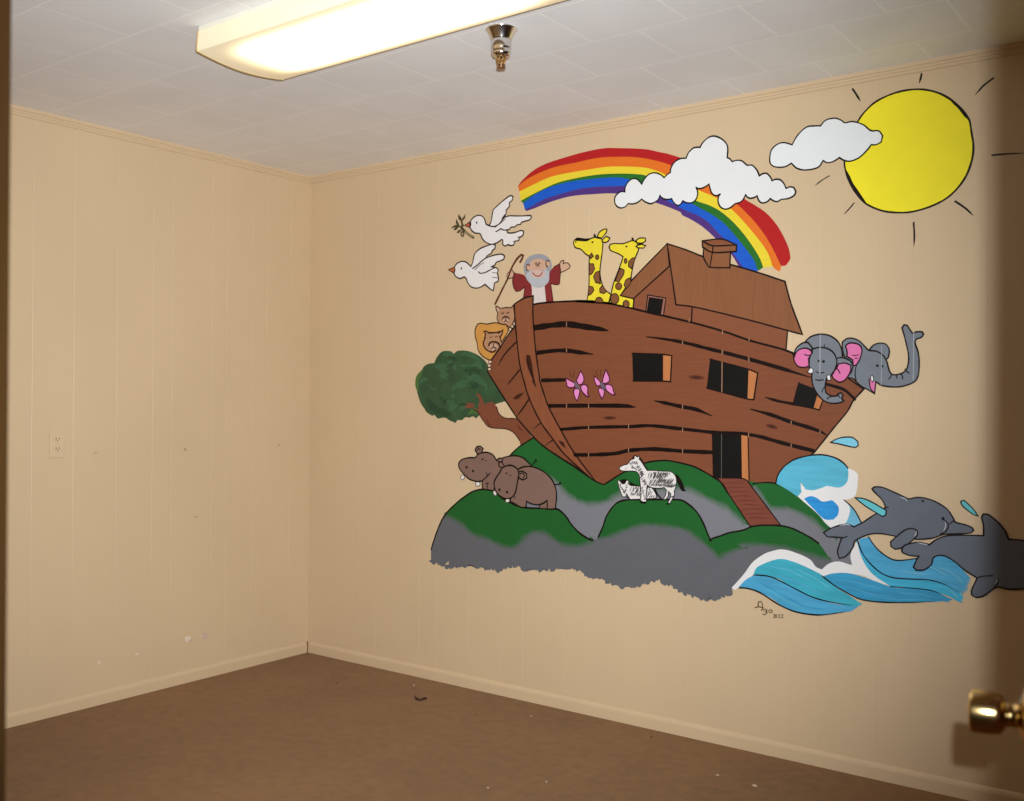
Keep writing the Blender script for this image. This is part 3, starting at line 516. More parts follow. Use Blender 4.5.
["bearded_man",10,None,"grey bearded man in a maroon robe with open arms",[["F","skin_pale",[[-25609,17961],[-24918,17916],[-24827,17110],[-25470,17129],[-25572,17447]]],["F","hair",[[-26028,18613],[-25984,18935],[-25751,19159],[-25354,19251],[-24960,19186],[-24666,18991],[-24535,18715],[-24597,18454],[-24659,18086],[-24885,17861],[-25211,17791],[-25542,17876],[-25810,18110]]],["F","beard",[[-25912,18387],[-25824,18165],[-25542,17887],[-25211,17801],[-24885,17871],[-24673,18140],[-24661,18394],[-24825,18550],[-25151,18494],[-25547,18550],[-25813,18478]]],["F","skin",[[-25735,18807],[-25583,18984],[-25352,19036],[-25089,19025],[-24860,18889],[-24825,18534],[-25217,18542],[-25680,18544]]],["F","lip_pale",[[-24888,18357],[-24938,18276],[-25077,18223],[-25267,18213],[-25459,18249],[-25600,18322],[-25652,18412],[-25601,18495],[-25461,18548],[-25270,18556],[-25079,18519],[-24940,18447]]],["S","smile",46,[[-25546,18453],[-25413,18336],[-25248,18287],[-25117,18336],[-25033,18448]],0,0],["F","skin",[[-25681,18695],[-25696,18623],[-25737,18573],[-25793,18557],[-25850,18581],[-25892,18638],[-25908,18712],[-25893,18784],[-25852,18834],[-25795,18850],[-25739,18826],[-25697,18769]]],["S","ink3",47,[[-25793,18568],[-25844,18590],[-25881,18642],[-25895,18711],[-25882,18778],[-25845,18824],[-25795,18839],[-25745,18817],[-25708,18764]],0,0],["F","skin",[[-24645,18787],[-24659,18716],[-24699,18667],[-24754,18652],[-24809,18675],[-24850,18731],[-24866,18804],[-24851,18875],[-24811,18925],[-24756,18940],[-24701,18916],[-24660,18860]]],["S","ink3",46,[[-24754,18662],[-24803,18684],[-24839,18735],[-24853,18803],[-24840,18869],[-24805,18915],[-24756,18929],[-24707,18907],[-24671,18856]],0,0],["S","ink3",35,[[-25430,18848],[-25364,18886],[-25311,18828]],0,0],["S","ink3",35,[[-25245,18834],[-25193,18873],[-25153,18816]],0,0],["S","ink3",35,[[-25350,18713],[-25298,18784],[-25218,18703]],0,0],["F","ink3",[[-25337,18798],[-25342,18782],[-25354,18771],[-25370,18768],[-25387,18774],[-25399,18787],[-25403,18803],[-25399,18819],[-25387,18830],[-25371,18833],[-25354,18827],[-25342,18814]]],["F","ink3",[[-25186,18786],[-25190,18770],[-25202,18760],[-25218,18757],[-25235,18762],[-25247,18775],[-25252,18791],[-25247,18807],[-25235,18818],[-25219,18821],[-25202,18815],[-25190,18803]]]]],
["robe",12,22,"maroon robe",[["F","maroon",[[-26521,18529],[-26013,18395],[-25844,18166],[-25609,17907],[-25572,17420],[-26032,17409],[-25955,17876],[-26210,17729],[-26426,17704],[-26564,17887],[-26621,18219]]],["F","maroon",[[-24150,18738],[-24103,18365],[-24144,17892],[-24303,17860],[-24593,17932],[-24459,17133],[-24827,17153],[-24917,17836],[-24691,18034],[-24662,18405],[-24437,18628]]],["S","maroon_dark",45,[[-24150,18738],[-24103,18365],[-24144,17892],[-24303,17860],[-24593,17932]],0,0],["S","maroon_dark",48,[[-25955,17876],[-26210,17729],[-26426,17704],[-26564,17887],[-26621,18219],[-26521,18529]],0,0],["S","maroon_dark",40,[[-24593,17932],[-24459,17143]],0,0],["S","maroon_dark",35,[[-25955,17876],[-26032,17420]],0,0],["S","maroon_dark",40,[[-24437,18628],[-24150,18738]],0,0]]],
["hand",14,22,None,[["F","skin",[[-26782,18613],[-26679,18683],[-26555,18515],[-26588,18326],[-26827,18299],[-26952,18395],[-26898,18523]]],["S","ink3",42,[[-26782,18613],[-26679,18683],[-26555,18515],[-26588,18326],[-26827,18299],[-26952,18395],[-26898,18523]],0,1]]],
["hand",14,22,None,[["F","skin",[[-24150,18738],[-24055,18847],[-23928,18852],[-23965,18724],[-23769,18750],[-23611,18617],[-23642,18515],[-23862,18426],[-24083,18363]]],["S","ink3",45,[[-24150,18738],[-24055,18847],[-23928,18852],[-23965,18724],[-23769,18750],[-23611,18617],[-23642,18515],[-23862,18426],[-24083,18363]],0,1]]],
["staff",16,22,"brown crooked staff",[["S","wood_dark",101,[[-26219,18964],[-26119,19108],[-26053,19238],[-26154,19285],[-26356,19154],[-26558,18925],[-26727,18664],[-26896,18293],[-27169,17871],[-27582,17221]],0,0]]],
["giraffe",6,None,"left giraffe, looking left above the rail",[["F","gir",[[-22287,19700],[-22167,19895],[-21927,19989],[-21820,19963],[-21866,19814],[-22075,19629]]],["S","ink",54,[[-22287,19700],[-22167,19895],[-21927,19989],[-21820,19963],[-21866,19814],[-22075,19629]],0,1],["F","gir",[[-23455,19548],[-23405,19674],[-23237,19700],[-22835,19632],[-22529,19671],[-22408,19696],[-22256,19646],[-22075,19603],[-22013,19418],[-22041,19036],[-22098,18681],[-22144,18274],[-22105,17963],[-22019,17701],[-21850,17460],[-21611,17292],[-21727,16916],[-22207,16942],[-22786,17025],[-22709,17383],[-22669,17847],[-22673,18468],[-22658,18933],[-22862,19053],[-23079,19254],[-23359,19356]]],["S","ink",54,[[-23455,19548],[-23405,19674],[-23237,19700],[-22835,19632],[-22529,19671],[-22408,19696],[-22256,19646],[-22075,19603],[-22013,19418],[-22041,19036],[-22098,18681],[-22144,18274],[-22105,17963],[-22019,17701],[-21850,17460],[-21611,17292],[-21727,16916],[-22207,16942],[-22786,17025],[-22709,17383],[-22669,17847],[-22673,18468],[-22658,18933],[-22862,19053],[-23079,19254],[-23359,19356]],0,1],["F","gir",[[-22056,19499],[-21955,19618],[-21836,19673],[-21674,19592],[-21774,19463],[-21954,19438]]],["S","ink",54,[[-22056,19499],[-21955,19618],[-21836,19673],[-21674,19592],[-21774,19463],[-21954,19438]],0,1],["F","spot",[[-22677,18924],[-22555,19053],[-22463,18917],[-22584,18823]]],["S","ink",38,[[-22677,18924],[-22555,19053],[-22463,18917],[-22584,18823]],0,1],["F","spot",[[-22196,18854],[-22207,18806],[-22238,18772],[-22280,18763],[-22323,18779],[-22354,18818],[-22366,18867],[-22355,18916],[-22324,18949],[-22281,18958],[-22239,18942],[-22208,18903]]],["S","ink",38,[[-22196,18854],[-22207,18806],[-22238,18772],[-22280,18763],[-22323,18779],[-22354,18818],[-22366,18867],[-22355,18916],[-22324,18949],[-22281,18958],[-22239,18942],[-22208,18903]],0,1],["F","spot",[[-22668,18623],[-22461,18607],[-22393,18395],[-22537,18184],[-22665,18157]]],["S","ink",38,[[-22668,18623],[-22461,18607],[-22393,18395],[-22537,18184],[-22665,18157]],0,1],["F","spot",[[-22150,18274],[-22349,18238],[-22457,18065],[-22346,17825],[-22122,17759],[-22148,18018]]],["S","ink",38,[[-22150,18274],[-22349,18238],[-22457,18065],[-22346,17825],[-22122,17759],[-22148,18018]],0,1],["F","spot",[[-22686,17703],[-22485,17654],[-22423,17521],[-22544,17373],[-22702,17305]]],["S","ink",38,[[-22686,17703],[-22485,17654],[-22423,17521],[-22544,17373],[-22702,17305]],0,1],["F","spot",[[-22019,17691],[-22151,17555],[-22138,17400],[-21939,17347],[-21820,17422]]],["S","ink",38,[[-22019,17691],[-22151,17555],[-22138,17400],[-21939,17347],[-21820,17422]],0,1],["F","spot",[[-22377,17013],[-22299,17179],[-22148,17206],[-22015,17111],[-21978,16971]]],["S","ink",38,[[-22377,17013],[-22299,17179],[-22148,17206],[-22015,17111],[-21978,16971]],0,1],["S","ink",99,[[-22439,19833],[-22396,19746],[-22347,19670]],3,0],["S","ink",109,[[-22286,19674],[-22165,19622]],3,0],["F","ink",[[-22455,19494],[-22462,19477],[-22482,19465],[-22510,19463],[-22537,19470],[-22557,19485],[-22565,19504],[-22557,19521],[-22537,19533],[-22510,19535],[-22483,19528],[-22462,19513]]],["F","ink",[[-23299,19581],[-23303,19563],[-23314,19550],[-23330,19547],[-23345,19553],[-23357,19568],[-23361,19586],[-23357,19604],[-23346,19617],[-23330,19620],[-23315,19614],[-23303,19599]]],["S","ink",122,[[-23393,19673],[-23237,19690],[-22835,19622],[-22560,19664]],3,0]]],
["giraffe",6,None,"right giraffe, standing nearer the cabin roof",[["F","gir",[[-20458,19379],[-20287,19463],[-20031,19439],[-20018,19324],[-20171,19253],[-20400,19273]]],["S","ink",52,[[-20458,19379],[-20287,19463],[-20031,19439],[-20018,19324],[-20171,19253],[-20400,19273]],0,1],["F","gir",[[-21713,19238],[-21654,19335],[-21447,19352],[-21094,19310],[-20804,19360],[-20630,19394],[-20457,19329],[-20342,19168],[-20341,18993],[-20454,18752],[-20567,18460],[-20650,18064],[-20677,17815],[-20675,17412],[-20557,17054],[-20583,16628],[-21018,16701],[-21697,16915],[-21610,17267],[-21495,17718],[-21321,18112],[-21147,18505],[-21044,18775],[-21268,18920],[-21623,19077]]],["S","ink",53,[[-21713,19238],[-21654,19335],[-21447,19352],[-21094,19310],[-20804,19360],[-20630,19394],[-20457,19329],[-20342,19168],[-20341,18993],[-20454,18752],[-20567,18460],[-20650,18064],[-20677,17815],[-20675,17412],[-20557,17054],[-20583,16628],[-21018,16701],[-21697,16915],[-21610,17267],[-21495,17718],[-21321,18112],[-21147,18505],[-21044,18775],[-21268,18920],[-21623,19077]],0,1],["F","gir",[[-20456,19153],[-20228,19208],[-20012,19139],[-20113,19048],[-20370,19085]]],["S","ink",52,[[-20456,19153],[-20228,19208],[-20012,19139],[-20113,19048],[-20370,19085]],0,1],["F","spot",[[-20626,18691],[-20476,18688],[-20567,18460],[-20652,18265],[-20797,18367],[-20798,18553]]],["S","ink",37,[[-20626,18691],[-20476,18688],[-20567,18460],[-20652,18265],[-20797,18367],[-20798,18553]],0,1],["F","spot",[[-21175,18330],[-20982,18240],[-21027,18041],[-21230,17776],[-21407,17814],[-21291,18110]]],["S","ink",37,[[-21175,18330],[-20982,18240],[-21027,18041],[-21230,17776],[-21407,17814],[-21291,18110]],0,1],["F","spot",[[-21100,17591],[-21119,17521],[-21173,17472],[-21246,17458],[-21319,17482],[-21374,17537],[-21394,17609],[-21375,17679],[-21321,17728],[-21248,17742],[-21174,17718],[-21120,17663]]],["S","ink",37,[[-21100,17591],[-21119,17521],[-21173,17472],[-21246,17458],[-21319,17482],[-21374,17537],[-21394,17609],[-21375,17679],[-21321,17728],[-21248,17742],[-21174,17718],[-21120,17663]],0,1],["F","spot",[[-20678,17915],[-20700,17665],[-20907,17477],[-20995,17634],[-20909,17831]]],["S","ink",37,[[-20678,17915],[-20700,17665],[-20907,17477],[-20995,17634],[-20909,17831]],0,1],["F","spot",[[-21232,17092],[-21258,16987],[-21330,16913],[-21430,16890],[-21531,16924],[-21605,17006],[-21633,17115],[-21607,17221],[-21534,17294],[-21433,17317],[-21333,17283],[-21259,17200]]],["S","ink",38,[[-21232,17092],[-21258,16987],[-21330,16913],[-21430,16890],[-21531,16924],[-21605,17006],[-21633,17115],[-21607,17221],[-21534,17294],[-21433,17317],[-21333,17283],[-21259,17200]],0,1],["F","spot",[[-20746,16853],[-20765,16784],[-20818,16735],[-20890,16720],[-20963,16742],[-21017,16797],[-21037,16869],[-21018,16938],[-20965,16987],[-20892,17002],[-20819,16979],[-20766,16925]]],["S","ink",37,[[-20746,16853],[-20765,16784],[-20818,16735],[-20890,16720],[-20963,16742],[-21017,16797],[-21037,16869],[-21018,16938],[-20965,16987],[-20892,17002],[-20819,16979],[-20766,16925]],0,1],["F","spot",[[-20856,18593],[-20865,18544],[-20891,18509],[-20926,18498],[-20961,18514],[-20986,18553],[-20996,18604],[-20987,18654],[-20962,18689],[-20927,18700],[-20892,18683],[-20866,18644]]],["S","ink",37,[[-20856,18593],[-20865,18544],[-20891,18509],[-20926,18498],[-20961,18514],[-20986,18553],[-20996,18604],[-20987,18654],[-20962,18689],[-20927,18700],[-20892,18683],[-20866,18644]],0,1],["S","ink",95,[[-20643,19521],[-20602,19442],[-20561,19373]],3,0],["S","ink",105,[[-20561,19388],[-20458,19344]],3,0],["F","ink",[[-20837,19176],[-20844,19159],[-20863,19148],[-20889,19146],[-20915,19153],[-20935,19167],[-20942,19186],[-20935,19203],[-20916,19214],[-20890,19216],[-20864,19209],[-20844,19195]]]]],
["tree",2,None,"leaning tree with round green crown left of the ark",[["F","leaf",[[-32257,13543],[-32244,13896],[-32034,14187],[-31801,14506],[-31491,14647],[-31143,14669],[-30992,14927],[-30689,15179],[-30311,15210],[-30010,15076],[-29713,15206],[-29125,15179],[-28616,15014],[-28256,14810],[-27969,14526],[-27895,14135],[-27539,13633],[-26978,12916],[-27428,12815],[-27602,12748],[-27883,12663],[-28130,12521],[-28308,12408],[-28464,12266],[-28628,12135],[-28810,12223],[-29027,12164],[-29246,12183],[-29465,12044],[-29687,12052],[-29834,11913],[-30059,11990],[-30209,12033],[-30398,12128],[-30587,12143],[-30891,12104],[-31123,12275],[-31238,12215],[-31588,12386],[-31745,12559],[-31983,12839],[-32143,13190]]],["S","leaf_light",312,[[-30070,13391],[-29848,13590],[-29405,13701],[-29114,13925],[-28824,13978],[-28463,13862],[-28104,13636],[-28045,13358]],3,0],["S","leaf_light",258,[[-31104,14552],[-30797,14461],[-30529,14197],[-30226,14079]],3,0],["S","leaf_edge",199,[[-32128,13308],[-32210,13661],[-32189,13954],[-31994,14199],[-31777,14447]],3,0],["S","leaf_light",224,[[-30612,15034],[-30235,15093],[-29934,14989]],3,0],["S","leaf_light",218,[[-29564,15037],[-29123,15044],[-28687,14876],[-28325,14588]],3,0],["S","leaf_light",446,[[-30178,12847],[-29952,12677],[-30137,12446]],3,0],["S","leaf_edge",187,[[-29101,12315],[-28884,12458],[-28522,12350]],3,0],["S","leaf_dark",322,[[-31593,13016],[-31203,12610],[-30589,12384],[-30061,12276]],3,0],["S","leaf_dark",249,[[-29337,14267],[-28827,14372],[-28393,14142]],3,0],["S","leaf_light",188,[[-29121,14716],[-28974,14600]],3,0],["H",1],["S","leaf_light",216,[[-30128,13178],[-29989,13122],[-29845,13087]],3,0],["S","leaf_dark",136,[[-28440,14217],[-28330,14411],[-28183,14495]],3,0],["S","leaf_light",100,[[-31444,13691],[-31279,13511],[-31007,13422]],3,0],["S","leaf_light",215,[[-30461,14608],[-30181,14665],[-29995,14715]],3,0],["S","leaf_dab",147,[[-31971,13346],[-31814,13258],[-31540,13145]],3,0],["S","leaf_light",128,[[-30766,14085],[-30540,14026],[-30275,13898]],3,0],["S","leaf_light",155,[[-29017,14469],[-28767,14528],[-28455,14558]],3,0],["S","leaf_dab",126,[[-28858,14753],[-28715,14739],[-28556,14687]],3,0],["S","leaf_dark",150,[[-29074,13519],[-28842,13558],[-28716,13508]],3,0],["S","leaf_light",212,[[-30767,14638],[-30439,14477],[-30213,14422]],3,0],["S","leaf_dark",211,[[-28721,13539],[-28600,13654],[-28479,13643]],3,0],["S","leaf_dab",152,[[-28780,12674],[-28626,12660],[-28469,12560]],3,0],["S","leaf_light",130,[[-30365,12882],[-30063,12901],[-29869,12873]],3,0],["S","leaf_dab",94,[[-29146,14370],[-29048,14415],[-28841,14483]],3,0],["S","leaf_dark",188,[[-30282,14928],[-30023,14881],[-29746,14781]],3,0],["S","leaf_dab",139,[[-28803,13320],[-28661,13339],[-28442,13432]],3,0],["S","leaf_light",188,[[-32080,13728],[-31849,13897],[-31540,13936]],3,0],["S","leaf_dab",177,[[-29221,13649],[-29077,13655],[-28909,13583]],3,0],["S","leaf_dark",135,[[-30765,12988],[-30698,13034],[-30553,13087]],3,0],["S","leaf_dark",118,[[-30378,14452],[-30149,14575],[-29961,14668]],3,0],["S","leaf_light",159,[[-31037,14476],[-30845,14537],[-30702,14486]],3,0],["S","leaf_light",194,[[-29589,12523],[-29435,12598],[-29218,12625]],3,0],["S","leaf_dab",166,[[-30649,13174],[-30361,13058],[-30031,13059]],3,0],["S","leaf_light",125,[[-29589,14549],[-29359,14514],[-29026,14565]],3,0],["S","leaf_dab",129,[[-28281,13260],[-28043,13291],[-27722,13291]],3,0],["S","leaf_dark",135,[[-29638,12739],[-29365,12775],[-29155,12725]],3,0],["S","leaf_light",207,[[-28762,14630],[-28521,14565],[-28285,14313]],3,0],["S","leaf_dark",199,[[-30639,12870],[-30534,12861],[-30362,13000]],3,0],["S","leaf_dark",159,[[-29068,14115],[-28998,14128],[-28819,14247]],3,0],["S","leaf_light",192,[[-29976,14412],[-29892,14458],[-29810,14524]],3,0],["S","leaf_dab",196,[[-29515,13894],[-29351,13969],[-29075,13891]],3,0],["S","leaf_dab",146,[[-30707,14918],[-30468,14738],[-30256,14560]],3,0],["H",0]]],
["trunk",14,29,"brown trunk",[["F","trunk",[[-28674,13303],[-28385,13190],[-28154,12772],[-27815,12885],[-27603,12831],[-27462,12638],[-27320,12363],[-26972,12175],[-26356,12145],[-25412,11256],[-26145,11019],[-26228,11234],[-26488,11527],[-26900,11699],[-27524,11725],[-27947,11800],[-28234,12074],[-28523,12434],[-28813,12600],[-29176,12597],[-29361,12765],[-28887,12836],[-28525,12658],[-28419,12967]]],["S","ink3",55,[[-28595,12517],[-28234,12074],[-27947,11800],[-27524,11725],[-26900,11699],[-26488,11527],[-26180,11208]],0,0],["S","ink3",54,[[-27476,12665],[-27320,12363],[-26972,12175],[-26356,12145]],0,0],["S","wood_dark",98,[[-28021,12133],[-27913,11912],[-27771,11803]],3,0],["S","wood_dark",77,[[-26354,11884],[-26150,11725],[-26015,11646]],3,0]]],
["lioness",6,None,"tan lioness face peering over the bow",[["F","lion",[[-27546,17108],[-27455,17115],[-27287,17018],[-26955,17033],[-26714,17010],[-26579,17123],[-26528,16793],[-26499,16519],[-26728,16146],[-26949,16237],[-27295,16306],[-27472,16563],[-27439,16810],[-27524,16963]]],["S","ink3",54,[[-27546,17108],[-27455,17115],[-27287,17018],[-26955,17033],[-26714,17010],[-26579,17123],[-26528,16793],[-26499,16519],[-26728,16146],[-26949,16237],[-27295,16306],[-27472,16563],[-27439,16810],[-27524,16963]],0,1],["F","lip_pale",[[-27475,17049],[-27370,16989],[-27383,16862],[-27454,16921]]],["F","muzzle",[[-26799,16488],[-26824,16424],[-26891,16378],[-26984,16365],[-27078,16386],[-27146,16438],[-27172,16505],[-27147,16570],[-27079,16615],[-26986,16629],[-26893,16607],[-26825,16555]]],["S","ink3",66,[[-27172,16538],[-27104,16612],[-26986,16629],[-26869,16601],[-26800,16521]],0,0],["S","ink3",54,[[-26986,16607],[-26985,16458],[-27074,16407]],0,0],["S","ink3",42,[[-26985,16458],[-26881,16404]],0,0],["S","ink3",48,[[-27230,16783],[-27105,16799]],0,0],["S","ink3",48,[[-26939,16791],[-26816,16807]],0,0],["F","claw",[[-26666,16061],[-26688,16012],[-26741,15993],[-26794,16016],[-26817,16067],[-26795,16117],[-26742,16135],[-26688,16113]]],["S","ink3",36,[[-26666,16061],[-26688,16012],[-26741,15993],[-26794,16016],[-26817,16067],[-26795,16117],[-26742,16135],[-26688,16113]],0,1],["F","claw",[[-26551,16182],[-26572,16133],[-26625,16114],[-26679,16137],[-26701,16189],[-26679,16238],[-26626,16257],[-26573,16234]]],["S","ink3",36,[[-26551,16182],[-26572,16133],[-26625,16114],[-26679,16137],[-26701,16189],[-26679,16238],[-26626,16257],[-26573,16234]],0,1],["F","claw",[[-26443,16298],[-26464,16249],[-26517,16230],[-26570,16253],[-26593,16304],[-26571,16354],[-26518,16372],[-26465,16349]]],["S","ink3",36,[[-26443,16298],[-26464,16249],[-26517,16230],[-26570,16253],[-26593,16304],[-26571,16354],[-26518,16372],[-26465,16349]],0,1]]],
["lion",11,None,"male lion face with a golden mane",[["F","lion",[[-28173,16047],[-28030,15986],[-27818,15934],[-27432,15942],[-27141,16052],[-27195,15845],[-27249,15726],[-27219,15477],[-27426,15207],[-27600,15084],[-27811,15089],[-28060,15252],[-28218,15479],[-28170,15757]]],["S","ink3",74,[[-28121,15755],[-28240,15508],[-28167,15310],[-27988,15166],[-27761,15077]],0,0],["S","ink3",62,[[-28170,15757],[-28100,15894],[-28208,16026],[-28066,16032],[-27959,15961]],0,0],["S","ink3",79,[[-27959,15961],[-27712,15952],[-27432,15964],[-27293,15992]],0,0],["S","ink3",66,[[-27397,15907],[-27141,16052],[-27208,15834],[-27326,15756]],0,0],["S","ink3",60,[[-27291,15755],[-27220,15504]],0,0],["F","muzzle",[[-27420,15301],[-27451,15230],[-27538,15179],[-27657,15163],[-27776,15186],[-27865,15241],[-27897,15314],[-27866,15385],[-27778,15436],[-27659,15451],[-27540,15429],[-27452,15373]]],["S","ink3",97,[[-27919,15387],[-27885,15497],[-27744,15548],[-27533,15531],[-27358,15453],[-27323,15353]],0,0],["S","ink3",55,[[-27659,15462],[-27658,15324],[-27812,15245]],0,0],["S","ink3",55,[[-27658,15324],[-27496,15247]],0,0],["S","ink3",85,[[-27846,15124],[-27670,15097],[-27531,15171]],0,0],["S","spot",55,[[-27887,15747],[-27746,15765]],0,0],["S","spot",55,[[-27570,15759],[-27444,15777]],0,0],["F","claw",[[-27744,14661],[-27773,14610],[-27842,14590],[-27912,14613],[-27942,14664],[-27913,14715],[-27843,14735],[-27773,14712]]],["S","ink3",37,[[-27744,14661],[-27773,14610],[-27842,14590],[-27912,14613],[-27942,14664],[-27913,14715],[-27843,14735],[-27773,14712]],0,1],["F","claw",[[-27792,14495],[-27821,14444],[-27890,14424],[-27961,14447],[-27990,14498],[-27961,14549],[-27891,14569],[-27821,14547]]],["S","ink3",37,[[-27792,14495],[-27821,14444],[-27890,14424],[-27961,14447],[-27990,14498],[-27961,14549],[-27891,14569],[-27821,14547]],0,1],["F","claw",[[-27777,14339],[-27805,14289],[-27875,14269],[-27945,14291],[-27975,14342],[-27946,14393],[-27876,14413],[-27806,14391]]],["S","ink3",37,[[-27777,14339],[-27805,14289],[-27875,14269],[-27945,14291],[-27975,14342],[-27946,14393],[-27876,14413],[-27806,14391]],0,1]]],
["mane",8,32,"golden mane",[["F","mane",[[-28512,16385],[-28283,16392],[-28033,16348],[-27575,16390],[-27156,16301],[-26984,16293],[-26845,16123],[-26878,15932],[-27220,15504],[-27426,15179],[-27598,14851],[-27738,14744],[-27985,14777],[-28307,14951],[-28545,15237],[-28598,15547],[-28709,15831],[-28711,16113],[-28619,16306]]],["S","ink3",55,[[-28512,16385],[-28283,16392],[-28033,16348],[-27575,16390],[-27156,16301],[-26984,16293],[-26845,16123],[-26878,15932],[-27220,15504],[-27426,15179],[-27598,14851],[-27738,14744],[-27985,14777],[-28307,14951],[-28545,15237],[-28598,15547],[-28709,15831],[-28711,16113],[-28619,16306]],0,1]]],
["ark",16,None,"big brown wooden ark",[["F","hull",[[-25483,17087],[-25141,17122],[-24426,17136],[-23537,17119],[-22915,17100],[-22304,17040],[-21561,16917],[-23312,17106],[-22450,17033],[-21727,16926],[-20670,16683],[-19870,16468],[-19254,16315],[-19227,16315],[-18004,15999],[-16679,15610],[-15546,15207],[-14386,14881],[-13920,14710],[-13907,14672],[-11893,13869],[-11364,13391],[-11724,12994],[-11919,12632],[-12413,12021],[-12635,11740],[-13085,11171],[-13227,11043],[-14002,9747],[-14760,9155],[-17580,9355],[-21986,9463],[-22374,9705],[-23366,10788],[-24067,11766],[-24651,12659],[-24915,13244],[-25149,13833],[-25149,13940],[-25321,14855],[-25461,15934],[-25520,16744],[-25524,17229]]],["S","ink",79,[[-25483,17087],[-25141,17122],[-24426,17136],[-23537,17119],[-22915,17100],[-22304,17040],[-21561,16917],[-23312,17106],[-22450,17033],[-21727,16926],[-20670,16683],[-19870,16468],[-19254,16315],[-19227,16315],[-18004,15999],[-16679,15610],[-15546,15207],[-14386,14881],[-13920,14710],[-13907,14672]],0,0],["S","ink",56,[[-11892,13759],[-11364,13391],[-11724,12994],[-11919,12632],[-12413,12021],[-12635,11740],[-13085,11171],[-13227,11043]],0,0],["S","ink",248,[[-25478,16076],[-24500,16154],[-23736,16164],[-22864,16024],[-22133,15902],[-21714,15815]],2,0],["S","ink",174,[[-25298,14996],[-24364,15068],[-23728,15052],[-23103,14963],[-22428,14863]],2,0],["S","ink",158,[[-25067,13815],[-23972,13826],[-23744,13824]],2,0],["S","ink",172,[[-24668,12727],[-22596,12751],[-20928,12751],[-20409,12695]],2,0],["S","ink",136,[[-24020,11741],[-22589,11853],[-20691,11919],[-19780,11976],[-18674,11899],[-17082,11768]],0,0],["S","ink",155,[[-23321,10692],[-22581,10718],[-21383,10811],[-20684,10966],[-19550,11052],[-18344,11013],[-17077,11008]],0,0],["S","ink",141,[[-19969,15510],[-19066,15375],[-18300,15227],[-17183,14938],[-16674,14811],[-15542,14508],[-14181,14109],[-13815,13992],[-13236,13817]],3,0],["S","ink",147,[[-19604,12968],[-18945,12848],[-18333,12730],[-17732,12626],[-17076,12387]],3,0],["S","ink",136,[[-17072,11775],[-16558,11745],[-15928,11759],[-15162,11655],[-14725,11546],[-13953,11368],[-13142,11197]],0,0],["S","ink",151,[[-15554,12668],[-14731,12463],[-13987,12216],[-13318,12031],[-12918,11900],[-12635,11756]],3,0],["S","ink",104,[[-14995,13117],[-14475,12971],[-13926,12874],[-13518,12775]],3,0],["S","ink",106,[[-12668,13573],[-12055,13377],[-11670,13038]],0,0],["F","knot",[[-21322,12262],[-21363,12226],[-21475,12199],[-21629,12187],[-21784,12194],[-21897,12219],[-21939,12254],[-21898,12290],[-21785,12318],[-21630,12329],[-21476,12322],[-21364,12297]]],["F","knot2",[[-21476,12260],[-21496,12244],[-21552,12232],[-21629,12226],[-21707,12229],[-21763,12240],[-21784,12256],[-21763,12272],[-21707,12285],[-21630,12290],[-21553,12287],[-21496,12276]]],["F","knot",[[-17408,13842],[-17456,13803],[-17580,13780],[-17750,13781],[-17918,13805],[-18040,13845],[-18083,13892],[-18034,13932],[-17907,13954],[-17737,13953],[-17570,13929],[-17450,13888]]],["F","knot2",[[-17575,13856],[-17599,13838],[-17662,13828],[-17747,13828],[-17831,13839],[-17891,13857],[-17913,13878],[-17888,13896],[-17825,13906],[-17740,13906],[-17657,13895],[-17596,13876]]],["F","knot",[[-14467,11979],[-14508,11947],[-14600,11939],[-14719,11955],[-14833,11993],[-14911,12042],[-14931,12089],[-14889,12120],[-14796,12128],[-14677,12111],[-14564,12073],[-14487,12025]]],["F","knot2",[[-14582,12009],[-14603,11995],[-14649,11991],[-14709,11998],[-14765,12015],[-14804,12037],[-14814,12058],[-14793,12072],[-14747,12076],[-14687,12068],[-14631,12051],[-14592,12030]]]]],
["bow_side",18,34,None,[["F","hull",[[-26511,17163],[-26456,16244],[-26945,15715],[-27287,15286],[-27808,14690],[-27981,14209],[-27118,13135],[-26357,12210],[-26371,12210],[-25426,11363],[-24833,10951],[-23867,10455],[-23362,10214],[-22435,9702],[-23805,10668],[-24448,11334],[-25103,12067],[-25705,13083],[-25992,13841],[-25909,13623],[-26185,14440],[-26362,15532],[-26456,16299],[-26508,16847]]],["S","ink",77,[[-26456,16217],[-26945,15715],[-27287,15286],[-27808,14690],[-27981,14209],[-27118,13135],[-26357,12210],[-26371,12210],[-25426,11363],[-24833,10951],[-23867,10455],[-23362,10214],[-22435,9702]],0,0],["S","ink",72,[[-26362,15532],[-27008,15003],[-27420,14472]],2,0],["S","ink",72,[[-26217,14277],[-26656,13846],[-26894,13618]],2,0],["S","ink",71,[[-25704,13002],[-26036,12594],[-26357,12238]],2,0],["S","ink",70,[[-25037,12014],[-25528,11683]],2,0],["S","ink",69,[[-24447,11281],[-24898,10976]],2,0],["F","knot2",[[-26581,13016],[-26311,13218],[-25941,13299],[-26275,13027]]]]],
